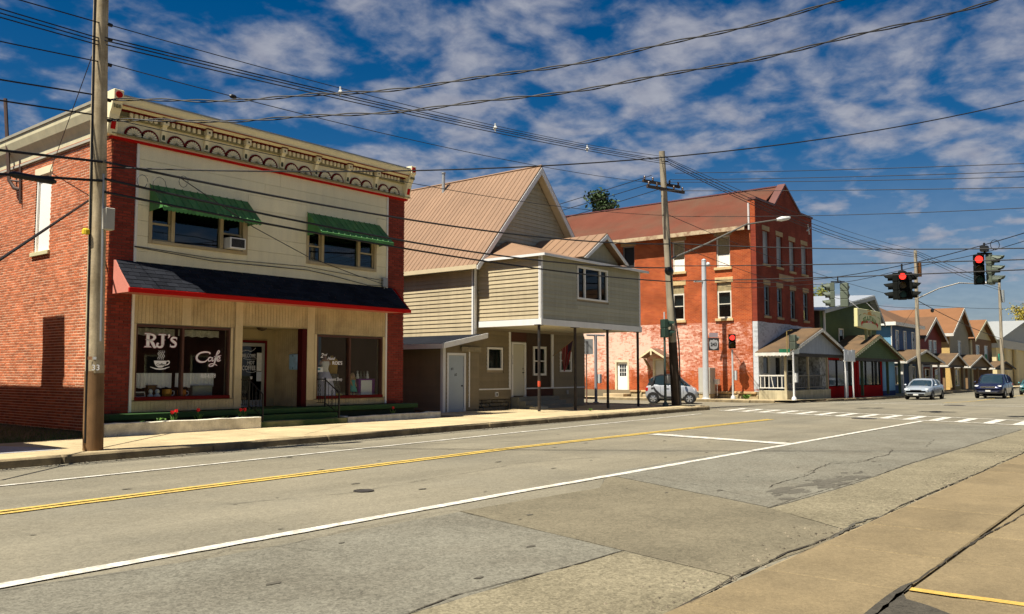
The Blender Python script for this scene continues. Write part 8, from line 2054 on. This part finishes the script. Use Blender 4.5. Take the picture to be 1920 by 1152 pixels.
w0 = on_y(95, 333, 16.0); mb = MB(); pts.sort(key=lambda w: (w - w0).length); w0 = pts[0]; dv = (Vector((at1(5.3).x, at1(5.3).y - .17, 0)) - Vector((-30, 14.6, 0))).normalized(); w0 = on_y(62, 334, w0.y); mb.tube([w0 - dv * .4, w0 - dv * .33, w0 + dv * .33, w0 + dv * .4], [.03, .06, .06, .03], 8); solo(mb, 'cable_sleeve', iron, 'black splice sleeve on the telephone cable left of the near pole', 'sleeve', tuple(w0))
for k, (u_, v_) in enumerate(((634, 176), (925, 242), (1096, 281))):   # pale spacers clipping the bundle together
    f_ = (u_ - 203) / (1222 - 203); A3, B3_ = at1(8.1), at2(11.1); best = None
    for i in range(201):
        w_ = A3.lerp(B3_, i / 200); uu = 960 + F_PX * (w_ - EYE).dot(RT) / (w_ - EYE).dot(FW)
        if best is None or abs(uu - u_) < best[0]: best = (abs(uu - u_), w_)
    c = best[1]; c = Vector((c.x, c.y - .1, ztop(u_, v_, c)))
    mb = MB(); mb.tube([c + Vector((0, 0, -.10)), c + Vector((0, 0, .16))], .022, 6); mb.tube([c + Vector((-.03, -.10, 0)), c + Vector((.03, .10, 0))], .02, 6); mb.ell(tuple(c + Vector((0, 0, .03))), .05, .06, .05, 8, 5)
    solo(mb, 'line_spacer', M('spacer_pale', (.62, .62, .58), rough=.4), ['pale spacer clip on the power bundle above the cream cornice', 'pale spacer clip halfway along the power bundle', 'pale spacer clip on the power bundle near the cross-armed pole'][k], 'spacer', tuple(c))
# house drops and stays
def polywire(name, label, pts, r, group=None):
    mb = MB(); mb.tube(pts, r, 5); return solo(mb, name, wirem, label, 'wire', tuple(pts[0]), group)
ga = at1(8.2); gb_ = on_x(94, 322, 9.96); polywire('guy_wire', 'thin stay wire from the near pole to the brick side wall', [ga, ga.lerp(gb_, .5), gb_], .009)
wa = on_x(165, 377, 9.9); wb = Vector((-8, 16.2, 0)); wb.z = 2.6; 
d0 = on_x(0, 487, 6.2); polywire('guy_wire', 'thick black cable slanting down across the brick side wall', [wa, wa.lerp(d0, .5), d0, d0 + (d0 - wa) * .6], .03)
fa = on_y(334, 331, 17.2); polywire('drop_wire', 'drop wire slanting across the cream front to the electric box', [fa, on_y(475, 426, 19.6), on_y(578, 482, 20.5), on_y(675, 519, 20.7), Vector((19.0, FY - .12, 4.62))], .012)
polywire('drop_wire', 'slack wire along the cream front above the shingled awning', [Vector((10.6, FY - .05, 4.78)), on_y(400, 490, FY - .05), on_y(578, 507, FY - .05), on_y(622, 517, FY - .05), on_y(689, 535, FY - .06), Vector((18.98, FY - .1, 4.45))], .010)
polywire('drop_wire', 'slack second wire along the cream front above the shingled awning', [Vector((10.6, FY - .04, 4.80)), on_y(400, 485, FY - .04), on_y(570, 500, FY - .04), on_y(630, 511, FY - .04), on_y(680, 520, FY - .05), Vector((19.0, FY - .1, 4.5))], .008)
for k, (u_, v_, rr) in enumerate(((268, 330, .22), (300, 335, .28), (345, 332, .2))):  # coils of slack cable
    c = on_y(u_, v_, 16.6); mb = MB(); mb.tube([c + Vector((rr * .5 * math.cos(i * .55), .03 * i * .1, rr * .6 * math.sin(i * .55) - rr * .5)) for i in range(12)], .006, 4); solo(mb, 'cable_coil', wirem, 'small loop of slack cable hanging by the near pole', 'cable', tuple(c), 'cable loops by the near pole')
# side street lines through the cross-arms
for k, (s0, s1, z_) in enumerate((((1188, 340), (1060, 380), 10.2), ((1200, 351), (1060, 393), 10.1), ((1240, 354), (1060, 409), 9.8))):
    wire('power_line', 'power line running back from the cross-arms behind the corner house', P(at2, z_, -.9 + .5 * k, .1), (33.2 + .5 * k, 48), [s0, ((s0[0] + s1[0]) / 2, (s0[1] + s1[1]) / 2), s1], .016, 'lines behind the corner house', free=.4)
for k, (s0, s1, lb) in enumerate((((1270, 325), (1920, 307), 0), ((1300, 337), (1920, 322), 0), ((1300, 342), (1920, 332), 0), ((1260, 358), (1920, 352), 0))):
    wire('power_line', 'thin line crossing the street from the cross-arms to the near corner', P(at2, 10.1, .9 - .5 * k, -.1), P(atn2, 9.8, .2 * k), [s0, ((s0[0] + s1[0]) / 2, (s0[1] + s1[1]) / 2 + 2), s1], .013, 'thin lines crossing from the cross-arms')
wire('telephone_cable', 'wavy telephone line crossing the street below the cross-arms', P(at2, 8.6), P(atn2, 8), [(1258, 406), (1400, 406), (1560, 404), (1760, 398), (1920, 390)], .012)
for k, (ss, lb) in enumerate((([(1276, 457), (1380, 463), (1560, 466), (1600, 467), (1920, 466)], 'upper thick cable crossing the street level with the signals'), ([(1276, 499), (1560, 496), (1600, 495), (1920, 487)], 'middle thick cable crossing the street level with the signals'), ([(1276, 527), (1340, 526), (1560, 520), (1600, 519), (1920, 506)], 'lower thick cable crossing the street level with the signals'))):
    wire('telephone_cable', lb, P(at2, (7.4, 6.2, 5.7)[k], .1, -.15), P(atn2, 7, .3 + .1 * k), ss, .020)
# cross-armed pole to the row
for k, (ss, rr) in enumerate((([(1255, 300), (1400, 360), (1560, 425), (1722, 470)], .012), ([(1255, 302), (1400, 368), (1560, 434), (1722, 476)], .018), ([(1255, 306), (1400, 374), (1560, 440), (1722, 480)], .018), ([(1255, 309), (1400, 379), (1560, 444), (1722, 483)], .018))):
    wire('power_line', 'power line sloping from the cross-armed pole to the pole by the blue house', P(at2, 11.1, .2, -.1 * k), P(at3, 11.2, 0, -.06 * k), ss, rr, 'lines to the blue house pole')
for k, ss in enumerate(([(1730, 476), (1800, 505), (1880, 537)], [(1730, 480), (1800, 512), (1880, 542)], [(1730, 484), (1800, 517), (1880, 546)])):
    wire('power_line', 'power line between the row poles above the gables', P(at3, 11.2, 0, -.06 * k), P(at4, 11.5, 0, -.06 * k), ss, .02, 'lines between the row poles')
wire('telephone_cable', 'thick low cable along the row with a black closure', P(at3, 6.6), P(at4, 5.8), [(1735, 572), (1760, 585), (1800, 605), (1840, 622)], .03)
q = on_y(1748, 583, 17.5); mb = MB(); mb.ell(tuple(q), .4, .12, .16, 10, 6); solo(mb, 'cable_closure', iron, 'black cable closure hanging before the tan house roof', 'closure', tuple(q))
wire('telephone_cable', 'cable from the cross-armed pole falling towards the row', P(at2, 8.4, .1), P(at3, 7.6), [(1262, 408), (1380, 455), (1520, 510), (1640, 545)], .014)
wire('telephone_cable', 'second cable from the cross-armed pole falling towards the row', P(at2, 6.9, .1), P(at3, 6.2), [(1276, 465), (1400, 505), (1560, 560), (1700, 577)], .014)
wire('telephone_cable', 'cable between the row poles low over the tan gable', P(at3, 7.6), P(at4, 6.8), [(1735, 572), (1800, 577), (1882, 579)], .02)
wire('drop_wire', 'drop wire from the row pole down over the blue house', P(at3, 7.4), (72.0, RY), [(1728, 565), (1700, 600), (1690, 617)], .012)
# signal span wires and loop
mb = MB(); mb.tube([span_at(i / 30, 1.1) for i in range(31)], .016, 5); solo(mb, 'span_wire', wirem, 'steel span wire carrying the hanging traffic signals', 'wire', tuple(spanA))
mb = MB(); mb.tube([span_at(i / 30, 1.1) + Vector((0, 0, -.18 - .1 * math.sin(i / 30 * 9.42) ** 2)) for i in range(1, 30)], .012, 5); solo(mb, 'signal_cable', wirem, 'slack signal cable slung under the span wire', 'wire', tuple(span_at(0)))
q = Vector((b_.x, b_.y, zb + .35)) + rgt * .38; mb = MB(); mb.tube([q + rgt * .16 * math.cos(i * .5236) + Vector((0, 0, .18 * math.sin(i * .5236))) for i in range(13)], .012, 5); solo(mb, 'cable_coil', wirem, 'round loop of signal cable above the two-way signal', 'cable', tuple(q))
for o_ in (sA, sB, sC):                         # hangers reach up to the span wire
    pos = Vector(o_.location); s_ = min((span_at(i / 200) for i in range(201)), key=lambda w: (w.x - pos.x) ** 2 + (w.y - pos.y) ** 2)
    mb = MB(); mb.tube([(s_.x, s_.y, s_.z + .02), (pos.x, pos.y, pos.z + 1.12)], .02, 5); mb.build('hanger_strap', iron, o_)
# ================================================================== vehicles
tyre = M('tyre', (.012, .012, .012), rough=.8, var=.1); rim = M('rim_alloy', (.55, .56, .58), rough=.3, metal=.8, var=.05)
carglass = M('car_glass', (.015, .03, .04), rough=.04, spec=.8, var=0, grain=0); blk_pl = M('black_plastic', (.015, .015, .016), rough=.55)
chrome = M('chrome', (.75, .75, .76), rough=.12, metal=1.0, var=0, grain=0); lampg = M('lamp_glass', (.70, .72, .74), rough=.08, spec=.8, var=.1, sc=20); tail = M('tail_lamp', (.40, .01, .01), rough=.15)
def paint(name, col): return M(name, col, rough=.28, metal=.35, var=.03, grain=0, coat=.8, spec=.5)
def loft(mb, rings, closed=False, caps=True):
    n = len(rings[0]); vs = [p for r in rings for p in r]; fs = []
    for i in range(len(rings) - 1):
        for k in range(n if closed else n - 1):
            k2 = (k + 1) % n; fs.append((i * n + k, i * n + k2, (i + 1) * n + k2, (i + 1) * n + k))
    if caps: fs.append(tuple(range(n - 1, -1, -1))); fs.append(tuple((len(rings) - 1) * n + k for k in range(n)))
    mb.add(vs, fs)
def interp(tbl, x):
    if x <= tbl[0][0]: return tbl[0][1:]
    for a, b in zip(tbl, tbl[1:]):
        if x <= b[0]:
            t = (x - a[0]) / (b[0] - a[0]); t = t * t * (3 - 2 * t) * .35 + t * .65
            return tuple(p + (q - p) * t for p, q in zip(a[1:], b[1:]))
    return tbl[-1][1:]
def car(name, label, loc, heading, body, cabin, wb, wr, track, pmat, roofmat, h_lamp, grille, kind):
    """body: (x, half width, bottom, shoulder, crown); cabin: (x, half bottom, half top, z bottom, z top); x forward"""
    t = thing(name, label, 'car', loc, heading)
    xs = sorted({round(body[0][0] + (body[-1][0] - body[0][0]) * i / 40, 3) for i in range(41)})
    rings = []
    for x in xs:
        w, zb, zs, zt = interp(body, x)
        half = [(w * .80, zb), (w * .97, zb + .10), (w, zb + .26), (w * 1.0, (zb + zs) / 2 + .05), (w * .975, zs - .07), (w * .93, zs), (w * .6, zs + (zt - zs) * .8), (0, zt)]
        ring = [(x, -y, z) for y, z in half] + [(x, y, z) for y, z in reversed(half[:-1])]
        rings.append(ring)
    mb = MB(); loft(mb, rings, closed=True); b = mb.build('body', pmat, t, smooth=True, local=True)
    xs = [cabin[0][0] + (cabin[-1][0] - cabin[0][0]) * i / 24 for i in range(25)]; rings = []; roof = []
    for x in xs:
        wb_, wt, z0, z1 = interp(cabin, x)
        half = [(wb_, z0), (wb_ * .45 + wt * .55, z0 + (z1 - z0) * .55), (wt, z0 + (z1 - z0) * .9), (wt * .82, z1 - .008), (0, z1 + .012)]
        rings.append([(x, -y, z) for y, z in half] + [(x, y, z) for y, z in reversed(half[:-1])])
    mb = MB(); loft(mb, rings, closed=True); gh_ = mb.build('glasshouse', carglass, t, smooth=True, local=True)
    tops = [i for i, x in enumerate(xs) if interp(cabin, x)[3] > max(c[4] for c in cabin) - .13]
    mb = MB(); loft(mb, [[(p[0], p[1] * 1.012, p[2] + .012) for p in rings[i][2:7]] for i in tops], caps=False); mb.build('roof', roofmat, t, smooth=True, local=True)
    def pillar(x0, x1, wdt):
        for s_ in (-1, 1):
            a0, a1 = interp(cabin, x0), interp(cabin, x1)
            mb = MB(); mb.tube([(x0, s_ * (a0[0] + .004), a0[2]), ((x0 + x1) / 2, s_ * ((a0[0] + a1[1]) / 2 + .03), (a0[2] + a1[3]) / 2), (x1, s_ * (a1[1] * .99), a1[3] - .04)], wdt, 5); mb.build('pillar', roofmat if kind != 'smart' else blk_pl, t, local=True)
    for x0, x1, q in {'smart': ((.78, .30, .05), (-.95, -.85, .06), (-.15, -.2, .03)), 'sedan': ((1.12, .42, .04), (.02, -.02, .035), (-1.05, -.85, .05), (-1.6, -.98, .05)), 'suv': ((1.15, .5, .045), (.1, .05, .04), (-.95, -.98, .05), (-2.0, -1.75, .06))}[kind]: pillar(x0, x1, q)
    for wx in wb:
        for s_ in (-1, 1):
            yo = s_ * (interp(body, wx)[0] - .055)
            mb = MB(); prof = [(wr * .62, -.10), (wr * .93, -.10), (wr, -.06), (wr, .06), (wr * .93, .10), (wr * .62, .10)]
            n = 22; vs = [(wx + r * math.cos(6.2832 * k / n), yo + z - s_ * .02, wr + r * math.sin(6.2832 * k / n)) for r, z in prof for k in range(n)]
            mb.add(vs, [(i * n + k, i * n + (k + 1) % n, (i + 1) * n + (k + 1) % n, (i + 1) * n + k) for i in range(5) for k in range(n)]); wl = mb.build('wheel', tyre, t, smooth=True, local=True)
            mb = MB(); yy = yo + s_ * .062; rr = wr * .64
            for k in range(6):
                a0_ = k * 1.0472; da = .26
                mb.add([(wx + .16 * rr * math.cos(a0_ - 1), yy + s_ * .012, wr + .16 * rr * math.sin(a0_ - 1)), (wx + .16 * rr * math.cos(a0_ + 1), yy + s_ * .012, wr + .16 * rr * math.sin(a0_ + 1)), (wx + rr * math.cos(a0_ + da), yy, wr + rr * math.sin(a0_ + da)), (wx + rr * math.cos(a0_ - da), yy, wr + rr * math.sin(a0_ - da))], [(0, 1, 2, 3)])
            mb.tube([(wx, yy - s_ * .01, wr), (wx, yy + s_ * .018, wr)], rr * .24, 10)
            ring = [(wx + rr * q * math.cos(6.2832 * k / 20), yy + s_ * .004, wr + rr * q * math.sin(6.2832 * k / 20)) for q in (.9, 1.04) for k in range(20)]; mb.add(ring, [(k, (k + 1) % 20, 20 + (k + 1) % 20, 20 + k) for k in range(20)])
            mb.build('rim', rim, wl, local=True)
            mb = MB(); n = 16; yw = s_ * (interp(body, wx)[0] + .006); zlo = interp(body, wx)[1] + .02
            pts_ = [(wx + wr * 1.13 * math.cos(math.pi * k / n), yw, max(wr + wr * 1.13 * math.sin(math.pi * k / n), zlo)) for k in range(n + 1)]; mb.poly(pts_ + [(wx - wr * 1.13, yw, zlo), (wx + wr * 1.13, yw, zlo)]); mb.build('wheel_arch', blk_pl, t, recalc=False, local=True)
    xf = body[-1][0]; xr = body[0][0]
    def surf_w(x): return interp(body, x)[0]
    for s_ in (-1, 1):
        lx0, lx1, lz0, lz1, ly0, ly1 = h_lamp
        mb = MB(); pts = [(lx0, s_ * ly1, lz0 + .04), (lx0 - .02, s_ * ly1, lz1), (lx1, s_ * ly0, lz1 - .02), (lx1 + .03, s_ * ly0, lz0)]
        o_ = Vector((.02, s_ * .02, .012)); mb.add([Vector(p) + o_ for p in pts] + [Vector(p) - Vector((.10, 0, 0)) for p in pts], [(0, 1, 2, 3), (7, 6, 5, 4), (0, 4, 5, 1), (1, 5, 6, 2), (2, 6, 7, 3), (3, 7, 4, 0)]); mb.build('headlight', lampg, t, bevel=.01, local=True)
        w = surf_w(xr + .12); mb = MB(); z_ = interp(body, xr + .1)[2]; mb.box(xr + .02, xr + .16, s_ * (w * .62), s_ * (w * 1.0), z_ - .26, z_ - .08); mb.build('tail_light', tail, t, bevel=.015, local=True)
        mx = .72 if kind == 'smart' else 1.0; wz = interp(body, mx)[0]; zz_ = interp(body, mx)[2]
        mb = MB(); mb.ell((mx, s_ * (wz + .10), zz_ + .08), .07, .10, .07, 8, 6); mb.build('mirror', pmat if kind != 'smart' else blk_pl, t, smooth=True, local=True)
        for hx in ({'smart': (-.2,), 'sedan': (-.05, -.95), 'suv': (.05, -.9)}[kind]):
            mb = MB(); wz = interp(body, hx)[0]; mb.box(hx - .09, hx + .09, s_ * (wz - .02), s_ * (wz + .018), interp(body, hx)[2] - .17, interp(body, hx)[2] - .145); mb.build('door_handle', pmat if kind != 'suv' else chrome, t, local=True)
        for sx_ in ({'smart': (.62, -.55), 'sedan': (.95, -.02, -.98), 'suv': (1.05, .08, -.95)}[kind]):
            wz = interp(body, sx_)[0]; zb, zs = interp(body, sx_)[1:3]; mb = MB(); mb.tube([(sx_, s_ * (wz * .98 + .004), zb + .14), (sx_ + .01, s_ * (wz + .004), (zb + zs) / 2 + .05), (sx_, s_ * (wz * .975 + .004), zs - .07)], .006, 4); mb.build('door_seam', blk_pl, t, local=True)
    for (gx, gw, g0, g1, m_) in grille:
        mb = MB(); mb.box(gx - .05, gx + .012, -gw, gw, g0, g1); mb.build('grille', m_, t, bevel=.012, local=True)
    mb = MB(); mb.box(xf + .0, xf + .028, -.16, .16, h_lamp[2] - .30, h_lamp[2] - .20); mb.build('number_plate', M('plate_white', (.66, .66, .62), rough=.5), t, local=True)
    mb = MB(); w = surf_w(0); mb.box(xr + .25, xf - .25, -w * .86, w * .86, .17, .24); mb.build('underbody', blk_pl, t, local=True)
    return t
# small two-seater
smb = [(-1.34, .60, .34, .70, .72), (-1.27, .70, .28, .92, .94), (-.95, .76, .24, 1.0, 1.01), (0, .77, .22, .97, .99), (.6, .765, .22, .95, .98), (.95, .74, .24, .90, .95), (1.18, .68, .26, .76, .84), (1.30, .58, .30, .60, .66), (1.35, .50, .36, .50, .54)]
smc = [(-1.24, .60, .56, .95, 1.0), (-1.02, .69, .60, .98, 1.40), (-.6, .72, .62, .97, 1.52), (0.05, .72, .62, .95, 1.55), (.32, .71, .60, .94, 1.50), (.98, .64, .50, .90, .97)]
sil = paint('paint_silver_white', (.44, .46, .49))
sc_ = car('microcar', 'small silver two-seater car with black roof waiting in the side street', (40.55, 21.95, 0.0), R(-66), smb, smc, (-.93, .93), .29, .68, sil, blk_pl, (1.20, 1.02, .62, .80, .36, .62), [(1.335, .34, .36, .52, blk_pl), (1.25, .24, .62, .68, blk_pl)], 'smart')
for s_ in (-1, 1):                              # black safety-cell band along each side
    mb = MB(); path = [(-1.12, 1.30), (-1.02, 1.02), (-.80, .70), (-.52, .44), (-.30, .34), (.35, .34), (.50, .36)]
    vs = []
    for i, (x, z) in enumerate(path):
        w = interp(smb, x)[0] + .014 if z < 1 else interp(smc, x)[0] + .03
        d = Vector((path[min(i + 1, 6)][0] - path[max(i - 1, 0)][0], path[min(i + 1, 6)][1] - path[max(i - 1, 0)][1])).normalized(); nn = Vector((-d.y, d.x)) * .055
        vs += [(x + nn.x, s_ * w, z + nn.y), (x - nn.x, s_ * w, z - nn.y)]
    mb.add(vs, [(2 * i, 2 * i + 1, 2 * i + 3, 2 * i + 2) for i in range(6)]); mb.build('safety_band', blk_pl, sc_, recalc=False, local=True)
    mb = MB(); mb.ell((-.98, s_ * (interp(smb, -.98)[0] - .01), .80), .055, .02, .06, 10, 6); mb.build('fuel_cap', blk_pl, sc_, local=True)
seb = [(-2.30, .66, .38, .78, .82), (-2.22, .78, .30, .95, .99), (-1.5, .86, .24, 1.0, 1.03), (-.9, .875, .22, .96, .99), (0, .875, .20, .93, .97), (.9, .87, .20, .91, .95), (1.25, .865, .22, .90, .97), (1.9, .82, .24, .78, .86), (2.18, .72, .28, .66, .72), (2.30, .62, .36, .56, .60)]
sec = [(-1.95, .70, .58, .97, 1.0), (-1.05, .77, .60, .96, 1.36), (-.35, .79, .62, .93, 1.43), (.25, .79, .61, .92, 1.41), (1.38, .74, .56, .90, .95)]
slv = paint('paint_silver_blue', (.40, .45, .50))
sn = R(180)
se_ = car('sedan', 'silver blue sedan parked at the kerb before the blue house', (64.4, 15.25, gz(64.4)), sn, seb, sec, (-1.35, 1.35), .31, .76, slv, slv, (2.20, 1.98, .60, .76, .40, .72), [(2.27, .36, .58, .68, chrome), (2.30, .52, .30, .42, blk_pl)], 'sedan')
sub_ = [(-2.35, .74, .45, .95, .98), (-2.28, .86, .36, 1.12, 1.14), (-1.4, .94, .30, 1.14, 1.16), (0, .95, .28, 1.10, 1.13), (1.0, .945, .28, 1.07, 1.12), (1.3, .94, .28, 1.05, 1.13), (2.0, .90, .30, .98, 1.05), (2.26, .82, .34, .82, .90), (2.35, .72, .42, .70, .74)]
suc = [(-2.25, .76, .64, 1.12, 1.16), (-1.85, .83, .67, 1.13, 1.60), (-1.0, .85, .69, 1.11, 1.72), (.1, .85, .69, 1.08, 1.73), (.5, .84, .68, 1.07, 1.68), (1.42, .78, .60, 1.04, 1.09)]
nvy = paint('paint_navy', (.008, .012, .045))
su_ = car('suv', 'dark navy sport utility car driving up the street', (70.6, 12.0, gz(70)), sn, sub_, suc, (-1.42, 1.42), .37, .83, nvy, nvy, (2.28, 2.10, .80, .93, .46, .82), [(2.33, .46, .62, .88, chrome), (2.352, .62, .36, .46, blk_pl), (2.356, .60, .47, .50, chrome)], 'suv')
for k in range(5):
    mb = MB(); mb.box(2.34, 2.348, -.44, .44, .645 + k * .046, .662 + k * .046); mb.build('grille_bar', blk_pl, su_, local=True)
tc_ = copy_tree(se_, None, {'paint_silver_blue': paint('paint_teal', (.05, .20, .20))})
tc_.location = (83.5, 11.2, gz(83)); tc_['label'] = 'teal sedan following behind the dark navy car'; tc_.name = 'sedan'
# ================================================================== the other side of the street (unseen buildings added to darken the shop glass)
def opposite(name, label, x0, x1, h, wallm, trim, floors, yb=-18.0, yfr=-7.3, gable=False):
    t = thing(name, label, 'building', ((x0 + x1) / 2, yfr, .03))
    mb = MB(); mb.box(x0, x1, yb, yfr, .02, h); mb.build('wall', wallm, t)
    if gable:
        xm = (x0 + x1) / 2; mb = MB(); mb.slab([(x0 - .4, yb - .3, h - .1), (x0 - .4, yfr + .5, h - .1), (xm, yfr + .5, h + 3), (xm, yb - .3, h + 3)], .12); mb.slab([(x1 + .4, yb - .3, h - .1), (x1 + .4, yfr + .5, h - .1), (xm, yfr + .5, h + 3), (xm, yb - .3, h + 3)], .12); mb.build('roof', shg2, t)
        mb = MB(); mb.prism([(x0, h), (x1, h), (xm, h + 2.8)], 'y', yfr - .2, yfr - .01); mb.build('gable_wall', wallm, t)
    else:
        mb = MB(); mb.box(x0 - .15, x1 + .15, yb, yfr + .3, h, h + .4); mb.build('cornice', trim, t)
    n = int((x1 - x0) / 2.6)
    for f in range(floors):
        for k in range(n):
            xc = x0 + (x1 - x0) * (k + .5) / n; z0 = .9 + f * 3.2
            mb = MB(); mb.box(xc - .6, xc + .6, yfr, yfr + .06, z0, z0 + 1.8); w = mb.build('window', trim, t)
            mb = MB(); mb.box(xc - .5, xc + .5, yfr + .061, yfr + .068, z0 + .1, z0 + 1.7); mb.build('pane', M('pane_dark', (0.03, 0.035, 0.04)), w)
opposite('unseen_brick_store', 'unseen two-storey brick store added across the street from the cafe', -14, 4, 8.0, brick_tex('brick_opposite', (.16, .05, .03), (.12, .04, .025), (.16, .11, .08), 'y'), cream, 2)
opposite('unseen_frame_store', 'unseen grey frame house added across the street from the cafe', 6, 17, 7.0, M('grey_clapboard_dim', (.20, .20, .19), clap=.13), trim2, 2, gable=True)
opposite('unseen_brick_hall', 'unseen long dark brick hall added across the street from the corner house', 19, 34, 8.5, brick_tex('brick_opposite', (.16, .05, .03), (.12, .04, .025), (.16, .11, .08), 'y'), stone_s, 2)
opposite('unseen_corner_store', 'unseen brown frame store added beyond the side street on the near side', 47.5, 62, 7.5, M('brown_clapboard', (.13, .09, .06), clap=.13), old_w, 2, gable=True)
opposite('unseen_frame_house', 'unseen dark green frame house added further up the near side', 64, 80, 7.0, M('green_clapboard', (.06, .09, .06), clap=.13), old_w, 2, gable=True)
